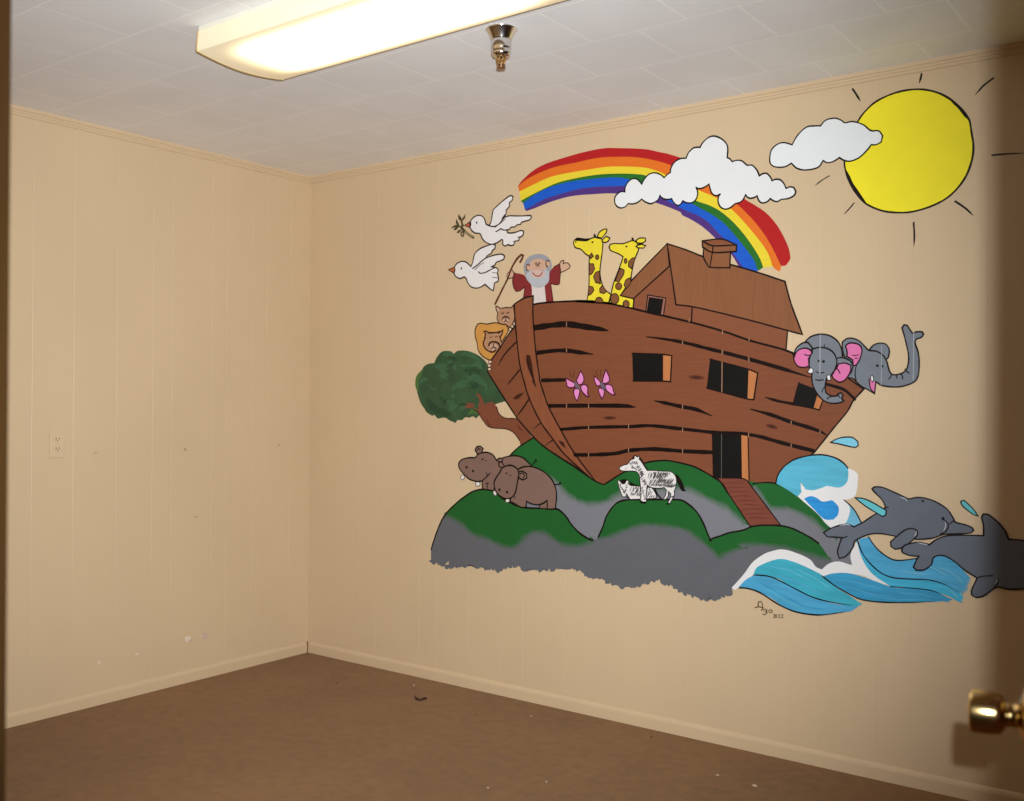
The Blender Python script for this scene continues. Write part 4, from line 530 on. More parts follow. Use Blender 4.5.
["stem_post",22,34,None,[["F","stem",[[-26511,17163],[-26005,17386],[-25506,17459],[-25520,16744],[-25461,15934],[-25321,14855],[-25149,13940],[-25149,13833],[-24915,13244],[-24651,12659],[-24067,11766],[-23366,10788],[-22343,9691],[-22496,9735],[-23805,10668],[-24448,11334],[-25103,12067],[-25705,13083],[-25992,13841],[-25909,13623],[-26185,14440],[-26362,15532],[-26456,16299],[-26508,16847]]],["S","ink",71,[[-26511,17163],[-26005,17386],[-25506,17459],[-25520,16744],[-25461,15934],[-25321,14855],[-25149,13940],[-25149,13833],[-24915,13244],[-24651,12659],[-24067,11766],[-23366,10788],[-22343,9691],[-22496,9735],[-23805,10668],[-24448,11334],[-25103,12067],[-25705,13083],[-25992,13841],[-25909,13623],[-26185,14440],[-26362,15532],[-26456,16299],[-26508,16847]],0,1],["F","knot2",[[-25852,14921],[-25652,14916],[-25529,14483],[-25481,14159],[-25311,13512],[-25646,14107],[-25850,14596]]],["F","knot2",[[-24127,11290],[-23872,11192],[-23776,10932],[-24062,11133]]],["F","knot2",[[-25578,13837],[-25445,13836],[-25278,13512],[-25410,13594]]],["S","ink",47,[[-25799,14866],[-25716,14486],[-25580,14106],[-25364,13566]],3,0],["S","knot2",47,[[-25851,14759],[-25767,14271]],3,0]]],
["cabin",9,34,None,[["F","hull2",[[-18936,18235],[-20528,17052],[-20566,16602],[-20095,16379],[-19227,16225],[-18003,15931],[-16679,15510],[-15546,15142],[-14385,14817],[-14185,14780],[-14123,15513],[-16828,16315],[-18652,16713],[-18851,17928],[-18969,18281]]],["S","ink",63,[[-20528,17052],[-20566,16643]],0,0],["S","ink",59,[[-17955,16540],[-17981,15978]],0,0],["S","ink",54,[[-14123,15513],[-14185,14793]],0,0]]],
["roof",11,34,"pitched brown roof",[["F","roof",[[-19051,19128],[-20677,17764],[-21168,17215],[-20557,17054],[-18936,18245]]],["S","ink",64,[[-19051,19128],[-20677,17764],[-21168,17215],[-20557,17054],[-18936,18245]],0,1],["F","roof",[[-19052,19129],[-18247,18825],[-17425,18465],[-16336,18092],[-15423,17780],[-14233,17322],[-13996,16496],[-13564,15365],[-14123,15532],[-15412,15920],[-16828,16315],[-17932,16593],[-18652,16713],[-18851,17928]]],["S","ink",62,[[-19052,19129],[-18247,18825],[-17425,18465],[-16336,18092],[-15423,17780],[-14233,17322],[-13996,16496],[-13564,15365],[-14123,15532],[-15412,15920],[-16828,16315],[-17932,16593],[-18652,16713],[-18851,17928]],0,1]]],
["chimney",16,34,None,[["F","roof",[[-17485,18773],[-16375,18611],[-16393,17983],[-17217,18059],[-17312,18153],[-17484,18470]]],["S","ink",58,[[-17485,18773],[-17484,18470],[-17312,18153],[-17217,18059],[-16393,17983],[-16375,18598]],0,0],["S","ink",58,[[-17118,18621],[-17217,18059]],0,0],["F","roof",[[-17539,19102],[-16736,19095],[-16128,18821],[-16141,18578],[-17096,18619],[-17523,18857]]],["S","ink",62,[[-17539,19102],[-16736,19095],[-16128,18821],[-16141,18578],[-17096,18619],[-17523,18857]],0,1],["S","ink",58,[[-17539,19102],[-17097,18874],[-16128,18821]],0,0],["S","ink",58,[[-17097,18874],[-17096,18619]],0,0],["F","hull2",[[-17502,19071],[-16758,19070],[-16199,18834],[-17090,18893]]],["S","ink",58,[[-17539,19102],[-17097,18874],[-16128,18821]],0,0]]],
["window",26,34,None,[["F","black",[[-20596,14866],[-19198,14788],[-19192,13743],[-20552,13755]]],["F","tan",[[-19198,14751],[-18834,14730],[-18868,13710],[-19192,13743]]],["S","ink",61,[[-20596,14866],[-19198,14782],[-18820,14730],[-18868,13704],[-19192,13737],[-20552,13748]],0,0]]],
["window",26,34,None,[["F","black",[[-17187,14555],[-15618,14144],[-15655,13039],[-17323,13459]]],["F","tan",[[-15618,14132],[-15261,14000],[-15408,13022],[-15655,13051]]],["S","ink",56,[[-17187,14555],[-15618,14144],[-15261,14000],[-15408,13017],[-15655,13039],[-17323,13459]],0,0]]],
["window",26,34,None,[["F","black",[[-13685,13636],[-12977,13380],[-13144,12710],[-13896,12846]]],["F","tan",[[-12976,13213],[-12805,13046],[-12945,12656],[-13144,12710]]],["S","ink",53,[[-13685,13636],[-13896,12846],[-13144,12710],[-12933,12651],[-12805,12990]],0,0]]],
["window",13,34,None,[["F","frame",[[-19902,17166],[-19093,16995],[-19198,16298],[-19994,16484]]],["S","ink",51,[[-19902,17166],[-19093,16995],[-19198,16298],[-19994,16484]],0,1],["F","black",[[-19828,17052],[-19230,16944],[-19332,16358],[-19926,16486]]],["S","ink",46,[[-19828,17052],[-19230,16944],[-19332,16358],[-19926,16486]],0,1]]],
["doorway",26,34,None,[["F","black",[[-17069,11753],[-15894,11729],[-15857,10074],[-17017,10017]]],["F","tan",[[-15894,11729],[-15626,11685],[-15576,9988],[-15857,10100]]],["S","ink",52,[[-17069,11753],[-15894,11729],[-15626,11685],[-15576,10013]],0,0],["S","ink",53,[[-17069,11753],[-17017,10068]],0,0]]],
["hill",27,None,"rounded green hill behind, under the ark",[["F","rock_pale",[[-26712,10538],[-26441,10765],[-26171,10964],[-25473,11335],[-25426,11352],[-24833,10941],[-23867,10445],[-23362,10203],[-22435,9702],[-21987,9545],[-21813,9564],[-21019,10035],[-19988,10480],[-19483,10584],[-18985,10619],[-18386,10545],[-17744,10402],[-16958,10032],[-16649,9835],[-16443,9516],[-16120,9105],[-15447,8276],[-15730,7788],[-17564,6864],[-22545,6379],[-26152,8414],[-27255,9444]]],["F","green",[[-26712,10538],[-26441,10765],[-26171,10964],[-25473,11335],[-25426,11352],[-24833,10941],[-23867,10445],[-23362,10203],[-22435,9702],[-21987,9545],[-21813,9564],[-21019,10035],[-19988,10480],[-19483,10584],[-18985,10619],[-18386,10545],[-17744,10402],[-16958,10032],[-16649,9835],[-16443,9516],[-16120,9105],[-15580,8341],[-15724,8386],[-16219,8745],[-16419,8906],[-17056,9148],[-17580,9355],[-18165,9562],[-19281,9499],[-20264,9335],[-21148,9174],[-21793,8835],[-22584,8694],[-23396,8871],[-23950,9240],[-24230,9513],[-25662,10029]]],["B","green","rock_pale",299,[[-25662,10029],[-24230,9513],[-23950,9240],[-23396,8871],[-22584,8694],[-21793,8835],[-21148,9174],[-20264,9335],[-19281,9499],[-18165,9562],[-17580,9355],[-17056,9148],[-16419,8906],[-16219,8745],[-15724,8386]]],["S","ink",65,[[-26712,10538],[-26441,10765],[-26171,10964],[-25473,11335],[-25426,11352],[-24833,10941],[-23867,10445],[-23362,10203],[-22435,9702],[-21987,9545],[-21813,9564],[-21019,10035],[-19988,10480],[-19483,10584],[-18985,10619],[-18386,10545],[-17744,10402],[-16958,10032],[-16649,9835],[-16443,9516]],0,0]]],
["hill",27,None,"green hill right of the ramp beside the wave",[["F","rock_pale2",[[-15590,9988],[-15128,9949],[-14609,9964],[-13844,9737],[-13097,9155],[-12487,8603],[-12127,8241],[-11794,7764],[-11675,7307],[-12599,7072],[-13334,7479],[-14343,8424]]],["F","green",[[-15590,9988],[-15128,9949],[-14609,9964],[-13844,9737],[-13097,9155],[-12487,8603],[-12245,8054],[-12461,8213],[-12727,8370],[-13217,8751],[-13966,9049],[-14668,9051],[-14837,9187],[-15364,9825],[-14343,8424]]],["F","rock_pale2",[[-14837,9187],[-14668,9051],[-13966,9049],[-13217,8751],[-12727,8370],[-12461,8213],[-12603,7785],[-13090,7921],[-14089,8407],[-14369,8507]]],["B","green","rock_pale2",221,[[-15364,9825],[-14837,9187],[-14668,9051],[-13966,9049],[-13217,8751],[-12727,8370],[-12461,8213]]],["S","ink",54,[[-15417,9897],[-15128,9949],[-14609,9964],[-13844,9737],[-13097,9155],[-12487,8603]],0,0]]],
["ramp",30,34,"brown gangplank",[["F","ramp",[[-16850,10051],[-15790,10065],[-15456,9770],[-14343,8448],[-14988,8399],[-15513,8296],[-16120,9105]]],["S","ink",50,[[-16850,10051],[-15790,10065],[-15456,9770],[-14343,8448],[-14988,8399],[-15513,8296],[-16120,9105]],0,1],["H",1],["S","knot",29,[[-16684,9830],[-16328,9887],[-15709,9907]],3,0],["S","knot",28,[[-16545,9673],[-16205,9729],[-15575,9751]],3,0],["S","knot",28,[[-16408,9516],[-16083,9573],[-15441,9597]],3,0],["S","knot",28,[[-16271,9360],[-15960,9416],[-15309,9443]],3,0],["S","knot",28,[[-16134,9204],[-15839,9261],[-15176,9289]],3,0],["S","knot",28,[[-15999,9050],[-15718,9106],[-15045,9137]],3,0],["S","knot",28,[[-15863,8895],[-15597,8951],[-14913,8985]],3,0],["S","knot",28,[[-15729,8742],[-15476,8797],[-14783,8833]],3,0],["S","knot",28,[[-15595,8589],[-15357,8644],[-14653,8683]],3,0]]],
["hill",36,None,"front green hills with grey rock below",[["F","rock",[[-31246,6027],[-31070,6481],[-30811,7058],[-30451,7639],[-29837,8192],[-29131,8665],[-28739,8864],[-28237,8976],[-27600,8940],[-27110,8654],[-26423,8407],[-25815,8317],[-24246,8379],[-23927,8243],[-23647,8000],[-23540,7845],[-23109,7484],[-22600,7241],[-22349,7213],[-22439,7187],[-22142,7356],[-21933,7769],[-21727,8287],[-21355,8742],[-21027,8919],[-20619,8987],[-18499,9118],[-18195,9049],[-17744,8739],[-17445,8323],[-17148,7709],[-17039,7738],[-16714,7859],[-16357,8008],[-15793,8152],[-15446,8329],[-15513,8296],[-14988,8399],[-14089,8407],[-13337,8140],[-12907,7901],[-12541,7411],[-12122,7239],[-12599,7072],[-14333,6528],[-15634,6263],[-16216,5974],[-16272,5770],[-16485,5679],[-16844,5470],[-17427,5366],[-17873,5482],[-18476,5615],[-18937,5837],[-19248,5941],[-19404,5875],[-19876,5768],[-20515,5535],[-21003,5445],[-21666,5570],[-22258,5757],[-22772,5812],[-22055,5668],[-22254,5681],[-22842,5796],[-23184,5975],[-23699,5864],[-24399,5850],[-25022,5676],[-25112,5741],[-25656,5611],[-25748,5675],[-26397,5758],[-26913,5593],[-27245,5506],[-28311,5488],[-28706,5525],[-29306,5403],[-29610,5450],[-29813,5351],[-30099,5212],[-30196,5611],[-30247,5527],[-30484,5409],[-30693,5483],[-31060,5407],[-31241,5429]]],["H",1],["S","rock",289,[[-31249,5538],[-31211,5426],[-31230,5401]],2,0],["S","rock",168,[[-31140,5524],[-31102,5412],[-31048,5373]],2,0],["S","rock",170,[[-31091,5521],[-31054,5409],[-31069,5353]],2,0],["S","rock",180,[[-30836,5573],[-30799,5461],[-30791,5330]],2,0],["S","rock",271,[[-30665,5571],[-30628,5460],[-30592,5299]],2,0],["S","rock",326,[[-30524,5521],[-30487,5410],[-30469,5395]],2,0],["S","rock",216,[[-30493,5506],[-30456,5395],[-30353,5384]],2,0],["S","rock",281,[[-30294,5403],[-30257,5292],[-30226,5218]],2,0],["S","rock",165,[[-30002,5388],[-29965,5277],[-29961,5260]],2,0],["S","rock",214,[[-29724,5522],[-29688,5412],[-29624,5366]],2,0],["S","rock",307,[[-29509,5571],[-29472,5461],[-29390,5434]],2,0],["S","rock",253,[[-29269,5591],[-29233,5481],[-29123,5417]],2,0],["S","rock",339,[[-28823,5627],[-28787,5519],[-28797,5483]],2,0],["S","rock",178,[[-28638,5632],[-28603,5524],[-28555,5417]],2,0],["S","rock",295,[[-28484,5630],[-28449,5522],[-28388,5435]],2,0],["S","rock",280,[[-28034,5624],[-27999,5516],[-27936,5486]],2,0],["S","rock",306,[[-27862,5621],[-27828,5514],[-27712,5471]],2,0],["S","rock",158,[[-27646,5618],[-27611,5511],[-27532,5428]],2,0],["S","rock",300,[[-27364,5614],[-27329,5507],[-27313,5339]],2,0],["S","rock",149,[[-27169,5645],[-27135,5539],[-27093,5452]],2,0],["S","rock",155,[[-26946,5711],[-26912,5605],[-26826,5594]],2,0],["S","rock",216,[[-26675,5791],[-26641,5686],[-26540,5666]],2,0],["S","rock",244,[[-26413,5861],[-26379,5755],[-26277,5713]],2,0],["S","rock",192,[[-26035,5804],[-26002,5699],[-25968,5569]],2,0],["S","rock",316,[[-25919,5786],[-25886,5681],[-25890,5543]],2,0],["S","rock",183,[[-25725,5771],[-25692,5666],[-25649,5643]],2,0],["S","rock",140,[[-25274,5816],[-25242,5712],[-25209,5686]],2,0],["S","rock",309,[[-25056,5843],[-25024,5740],[-24952,5677]],2,0],["S","rock",258,[[-24782,5885],[-24750,5782],[-24768,5701]],2,0],["S","rock",292,[[-24454,5935],[-24423,5832],[-24337,5730]],2,0],["S","rock",155,[[-24334,5949],[-24302,5847],[-24240,5809]],2,0],["S","rock",173,[[-24169,5968],[-24137,5866],[-24140,5849]],2,0],["S","rock",135,[[-23856,6003],[-23825,5901],[-23830,5885]],2,0],["S","rock",139,[[-23671,6024],[-23640,5923],[-23546,5892]],2,0],["S","rock",177,[[-23307,6065],[-23276,5964],[-23254,5946]],2,0],["S","rock",279,[[-23146,6053],[-23115,5952],[-23007,5944]],2,0],["S","rock",147,[[-22939,5984],[-22909,5884],[-22919,5827]],2,0],["S","rock",274,[[-22775,5930],[-22745,5830],[-22748,5800]],2,0],["S","rock",222,[[-22649,5888],[-22619,5788],[-22623,5639]],2,0],["S","rock",220,[[-22368,5795],[-22338,5695],[-22235,5692]],2,0],["S","rock",176,[[-22507,5829],[-22477,5729],[-22453,5641]],2,0],["S","rock",222,[[-22586,5851],[-22556,5751],[-22477,5654]],2,0],["S","rock",270,[[-22717,5903],[-22687,5803],[-22581,5788]],2,0],["S","rock",269,[[-22325,5861],[-22296,5761],[-22222,5656]],2,0],["S","rock",191,[[-22243,5843],[-22213,5743],[-22233,5681]],2,0],["S","rock",174,[[-22084,5792],[-22054,5693],[-21988,5670]],2,0],["S","rock",286,[[-21704,5671],[-21675,5573],[-21571,5535]],2,0],["S","rock",165,[[-21483,5633],[-21454,5534],[-21448,5496]],2,0],["S","rock",232,[[-21429,5624],[-21400,5525],[-21309,5512]],2,0],["S","rock",235,[[-21067,5562],[-21038,5465],[-20960,5420]],2,0],["S","rock",277,[[-21011,5560],[-20982,5463],[-20907,5389]],2,0],["S","rock",155,[[-20604,5635],[-20576,5538],[-20500,5494]],2,0],["S","rock",284,[[-20472,5672],[-20443,5575],[-20417,5469]],2,0],["S","rock",242,[[-20243,5755],[-20215,5658],[-20216,5516]],2,0],["S","rock",270,[[-20088,5811],[-20060,5715],[-19984,5703]],2,0],["S","rock",281,[[-19869,5886],[-19841,5790],[-19783,5683]],2,0],["S","rock",144,[[-19584,5950],[-19556,5854],[-19577,5790]],2,0],["S","rock",205,[[-19204,5949],[-19176,5854],[-19087,5786]],2,0],["S","rock",252,[[-19096,5932],[-19069,5837],[-19065,5715]],2,0],["S","rock",159,[[-18906,5884],[-18879,5789],[-18831,5764]],2,0],["S","rock",141,[[-18673,5775],[-18646,5681],[-18561,5647]],2,0],["S","rock",211,[[-18431,5681],[-18405,5587],[-18321,5549]],2,0],["S","rock",197,[[-18215,5638],[-18189,5544],[-18148,5418]],2,0],["S","rock",187,[[-17994,5594],[-17968,5500],[-17968,5487]],2,0],["S","rock",145,[[-17898,5575],[-17872,5481],[-17838,5381]],2,0],["S","rock",167,[[-17514,5486],[-17488,5394],[-17450,5337]],2,0],["S","rock",133,[[-17344,5491],[-17318,5399],[-17275,5304]],2,0],["S","rock",233,[[-17208,5515],[-17183,5423],[-17147,5399]],2,0],["S","rock",253,[[-16954,5560],[-16928,5468],[-16899,5377]],2,0],["S","rock",192,[[-16759,5639],[-16734,5547],[-16677,5501]],2,0],["S","rock",186,[[-16608,5726],[-16583,5635],[-16500,5588]],2,0],["S","rock",254,[[-16435,5815],[-16411,5724],[-16402,5607]],2,0],["S","rock",239,[[-16344,5854],[-16319,5763],[-16323,5629]],2,0],["H",0],["F","green2",[[-30399,7682],[-29837,8192],[-29131,8665],[-28739,8864],[-28237,8976],[-27600,8940],[-27110,8654],[-26423,8407],[-25815,8317],[-24246,8379],[-23927,8243],[-23647,8000],[-23540,7845],[-23109,7484],[-22600,7241],[-22365,7183],[-22599,7099],[-23105,6912],[-23793,6887],[-24320,7058],[-24855,7306],[-25396,7299],[-25851,7039],[-26310,6626],[-26778,6510],[-27253,6580],[-27930,6788],[-28718,6914],[-29423,7323],[-30140,7598],[-30451,7623]]],["B","green2","rock",289,[[-30451,7623],[-30140,7598],[-29423,7323],[-28718,6914],[-27930,6788],[-27253,6580],[-26778,6510],[-26310,6626],[-25851,7039],[-25396,7299],[-24855,7306],[-24320,7058],[-23793,6887],[-23105,6912],[-22599,7099],[-22365,7183]]],["F","green2",[[-22142,7356],[-21933,7769],[-21727,8287],[-21355,8742],[-21027,8919],[-20619,8987],[-18499,9118],[-18195,9049],[-17744,8739],[-17445,8323],[-17148,7709],[-17039,7738],[-16714,7859],[-16357,8008],[-15793,8152],[-15446,8329],[-15513,8296],[-14988,8399],[-14089,8407],[-13337,8140],[-12907,7901],[-12541,7411],[-12480,7346],[-13087,7442],[-13958,7602],[-14984,7669],[-15909,7587],[-15789,7497],[-16352,7268],[-16745,7012],[-17146,7341],[-17589,7638],[-18188,7961],[-18952,8037],[-19732,8046],[-20289,7954],[-20855,7748],[-21512,7459],[-22116,7286]]],["B","green2","rock",239,[[-22116,7286],[-21512,7459],[-20855,7748],[-20289,7954],[-19732,8046],[-18952,8037],[-18188,7961],[-17589,7638],[-17146,7341],[-16745,7012],[-16352,7268],[-15789,7497],[-15909,7587],[-14984,7669],[-13958,7602],[-13087,7442],[-12480,7346]]],["S","ink",78,[[-31246,6027],[-31070,6481],[-30811,7058],[-30451,7639],[-29837,8192],[-29131,8665],[-28739,8864],[-28237,8976],[-27600,8940],[-27110,8654],[-26423,8407],[-25815,8317],[-24246,8379],[-23927,8243],[-23647,8000],[-23540,7845],[-23109,7484],[-22600,7241],[-22390,7209]],0,0],["S","ink",70,[[-22142,7356],[-21933,7769],[-21727,8287],[-21355,8742],[-21027,8919],[-20619,8987],[-18499,9118],[-18195,9049],[-17744,8739],[-17445,8323],[-17148,7709],[-17089,7647]],0,0],["S","ink",65,[[-17162,7641],[-17039,7738],[-16714,7859],[-16357,8008],[-15793,8152],[-15446,8329],[-15513,8296],[-14988,8399],[-14089,8407],[-13337,8140],[-12931,7911]],0,0],["S","rock_pale",58,[[-30600,6790],[-30361,6810]],3,0]]],
["hippo",50,None,"back hippo, left of the pair",[["F","hippo",[[-28321,10575],[-28202,10791],[-28360,10898],[-28575,10863],[-28660,10720],[-28536,10545]]],["S","ink",68,[[-28321,10575],[-28202,10791],[-28360,10898],[-28575,10863],[-28660,10720],[-28536,10545]],0,1],["S","ink",49,[[-28538,10696],[-28466,10794],[-28359,10758]],0,0],["F","hippo",[[-28237,8993],[-28240,9339],[-28526,9313],[-28961,9386],[-29254,9570],[-29513,9785],[-29603,9951],[-29590,10122],[-29407,10271],[-29041,10358],[-28643,10384],[-28536,10500],[-28322,10592],[-28108,10638],[-27825,10609],[-27613,10505],[-27457,10318],[-27262,10353],[-26986,10456],[-26644,10529],[-26303,10541],[-25966,10456],[-25697,10267],[-25529,10096],[-25761,9897],[-26434,9867],[-27119,9781],[-27464,9433],[-27586,8940],[-27953,8975]]],["S","ink",67,[[-28237,8993],[-28240,9339],[-28526,9313],[-28961,9386],[-29254,9570],[-29513,9785],[-29603,9951],[-29590,10122],[-29407,10271],[-29041,10358],[-28643,10384],[-28536,10500],[-28322,10592],[-28108,10638],[-27825,10609],[-27613,10505],[-27457,10318],[-27262,10353],[-26986,10456],[-26644,10529],[-26303,10541],[-25966,10456],[-25697,10267],[-25529,10096],[-25761,9897],[-26434,9867],[-27119,9781],[-27464,9433],[-27586,8940],[-27953,8975]],0,1],["S","ink",61,[[-28526,9313],[-28240,9367],[-27958,9575],[-27803,9722]],0,0],["S","ink",49,[[-27994,9741],[-27972,9603]],0,0],["F","hippo",[[-27401,10292],[-27332,10389],[-27124,10413],[-27089,10304],[-27192,10207]]],["S","ink",54,[[-27401,10292],[-27332,10389],[-27124,10413],[-27089,10304],[-27192,10207]],0,1],["S","ink",58,[[-25530,10149],[-25398,10278],[-25287,10401]],0,0],["S","ink",46,[[-25353,10398],[-25287,10412],[-25267,10348]],0,0],["S","ink",49,[[-27955,9270],[-27954,9047]],0,0],["S","ink",49,[[-28026,9249],[-27870,9269]],0,0],["F","ink",[[-29082,9928],[-29090,9896],[-29114,9873],[-29147,9863],[-29180,9870],[-29204,9891],[-29213,9922],[-29204,9954],[-29181,9977],[-29148,9987],[-29115,9980],[-29091,9958]]],["F","ink",[[-28703,9775],[-28711,9747],[-28735,9725],[-28768,9716],[-28800,9722],[-28824,9742],[-28833,9770],[-28825,9798],[-28801,9820],[-28768,9829],[-28736,9823],[-28712,9803]]],["F","ink",[[-28170,10329],[-28177,10309],[-28198,10294],[-28226,10288],[-28255,10292],[-28276,10306],[-28284,10325],[-28276,10345],[-28255,10360],[-28227,10366],[-28198,10362],[-28177,10348]]],["F","ink",[[-28013,10263],[-28017,10249],[-28030,10238],[-28048,10234],[-28066,10237],[-28079,10246],[-28084,10260],[-28079,10274],[-28066,10285],[-28048,10289],[-28031,10286],[-28018,10277]]],["F","tooth",[[-29268,9467],[-29282,9410],[-29322,9367],[-29377,9349],[-29432,9361],[-29473,9401],[-29488,9457],[-29474,9514],[-29434,9557],[-29379,9575],[-29324,9563],[-29283,9523]]],["S","ink3",32,[[-29268,9467],[-29282,9410],[-29322,9367],[-29377,9349],[-29432,9361],[-29473,9401],[-29488,9457],[-29474,9514],[-29434,9557],[-29379,9575],[-29324,9563],[-29283,9523]],0,1],["F","tooth",[[-28353,9210],[-28371,9159],[-28421,9119],[-28489,9102],[-28557,9112],[-28607,9146],[-28626,9196],[-28608,9247],[-28558,9286],[-28490,9303],[-28422,9293],[-28372,9259]]],["S","ink3",31,[[-28353,9210],[-28371,9159],[-28421,9119],[-28489,9102],[-28557,9112],[-28607,9146],[-28626,9196],[-28608,9247],[-28558,9286],[-28490,9303],[-28422,9293],[-28372,9259]],0,1]]],
["hippo",62,None,"front hippo, right of the pair",[["F","hippo",[[-25089,8537],[-25101,8333],[-24684,8350],[-24686,8669]]],["S","ink",57,[[-25089,8537],[-25101,8333],[-24684,8350],[-24686,8669]],0,1],["F","hippo",[[-26265,9956],[-25963,10077],[-25563,10105],[-25100,10007],[-24708,9811],[-24415,9534],[-24252,9198],[-24218,8857],[-24278,8367],[-24697,8328],[-24699,8695],[-24959,8545],[-25286,8481],[-25617,8530],[-25784,8600],[-25816,8339],[-26084,8321],[-26423,8451],[-26696,8543],[-26562,8824]]],["S","ink",69,[[-26265,9956],[-25963,10077],[-25563,10105],[-25100,10007],[-24708,9811],[-24415,9534],[-24252,9198],[-24218,8857],[-24278,8367],[-24697,8328],[-24699,8695],[-24959,8545],[-25286,8481],[-25617,8530],[-25784,8600],[-25816,8339],[-26084,8321],[-26423,8451],[-26696,8543],[-26562,8824]],0,1],["F","hippo",[[-27107,9990],[-27295,10037],[-27310,10202],[-27158,10258],[-27004,10071]]],["S","ink",60,[[-27107,9990],[-27295,10037],[-27310,10202],[-27158,10258],[-27004,10071]],0,1],["F","hippo",[[-26244,9832],[-26029,9885],[-25793,9787],[-25778,9599],[-25992,9518],[-26195,9579]]],["S","ink",64,[[-26244,9832],[-26029,9885],[-25793,9787],[-25778,9599],[-25992,9518],[-26195,9579]],0,1],["S","ink",47,[[-26162,9770],[-25994,9805],[-25893,9702],[-25973,9590]],0,0],["F","hippo",[[-27568,9262],[-27465,9516],[-27258,9774],[-27121,9973],[-26846,10094],[-26572,10106],[-26299,9981],[-26216,9768],[-26294,9329],[-26393,8943],[-26595,8713],[-26903,8639],[-27215,8730],[-27460,8937]]],["S","ink",71,[[-27568,9262],[-27465,9516],[-27258,9774],[-27121,9973],[-26846,10094],[-26572,10106],[-26299,9981],[-26216,9768],[-26294,9329],[-26393,8943],[-26595,8713],[-26903,8639],[-27215,8730],[-27460,8937]],0,1],["F","ink",[[-27203,9017],[-27211,8984],[-27234,8958],[-27265,8948],[-27297,8955],[-27320,8978],[-27328,9010],[-27320,9044],[-27298,9069],[-27266,9080],[-27235,9073],[-27212,9050]]],["F","ink",[[-26775,8937],[-26783,8904],[-26805,8879],[-26836,8868],[-26867,8875],[-26890,8898],[-26899,8930],[-26891,8963],[-26868,8989],[-26837,8999],[-26806,8992],[-26783,8970]]],["F","ink",[[-26823,9761],[-26830,9742],[-26850,9727],[-26877,9720],[-26905,9724],[-26925,9737],[-26933,9756],[-26925,9776],[-26905,9791],[-26878,9797],[-26850,9793],[-26830,9780]]],["F","ink",[[-26610,9684],[-26618,9673],[-26640,9663],[-26671,9659],[-26702,9661],[-26724,9667],[-26733,9678],[-26725,9689],[-26702,9698],[-26671,9703],[-26640,9701],[-26618,9694]]],["F","tooth",[[-27440,8883],[-27420,8830],[-27426,8783],[-27456,8754],[-27502,8751],[-27551,8774],[-27591,8818],[-27611,8871],[-27605,8918],[-27576,8947],[-27530,8950],[-27480,8927]]],["S","ink3",24,[[-27440,8883],[-27420,8830],[-27426,8783],[-27456,8754],[-27502,8751],[-27551,8774],[-27591,8818],[-27611,8871],[-27605,8918],[-27576,8947],[-27530,8950],[-27480,8927]],0,1],["F","tooth",[[-26704,8570],[-26718,8530],[-26758,8500],[-26813,8486],[-26868,8493],[-26908,8518],[-26923,8556],[-26909,8595],[-26869,8626],[-26814,8639],[-26759,8632],[-26718,8607]]],["S","ink3",24,[[-26704,8570],[-26718,8530],[-26758,8500],[-26813,8486],[-26868,8493],[-26908,8518],[-26923,8556],[-26909,8595],[-26869,8626],[-26814,8639],[-26759,8632],[-26718,8607]],0,1],["S","ink",57,[[-24331,9406],[-24158,9409],[-24063,9436]],0,0],["F","ink",[[-24095,9471],[-24051,9552],[-23961,9478],[-24012,9422],[-24094,9402]]],["S","ink",48,[[-26425,8778],[-26411,8697]],0,0]]],
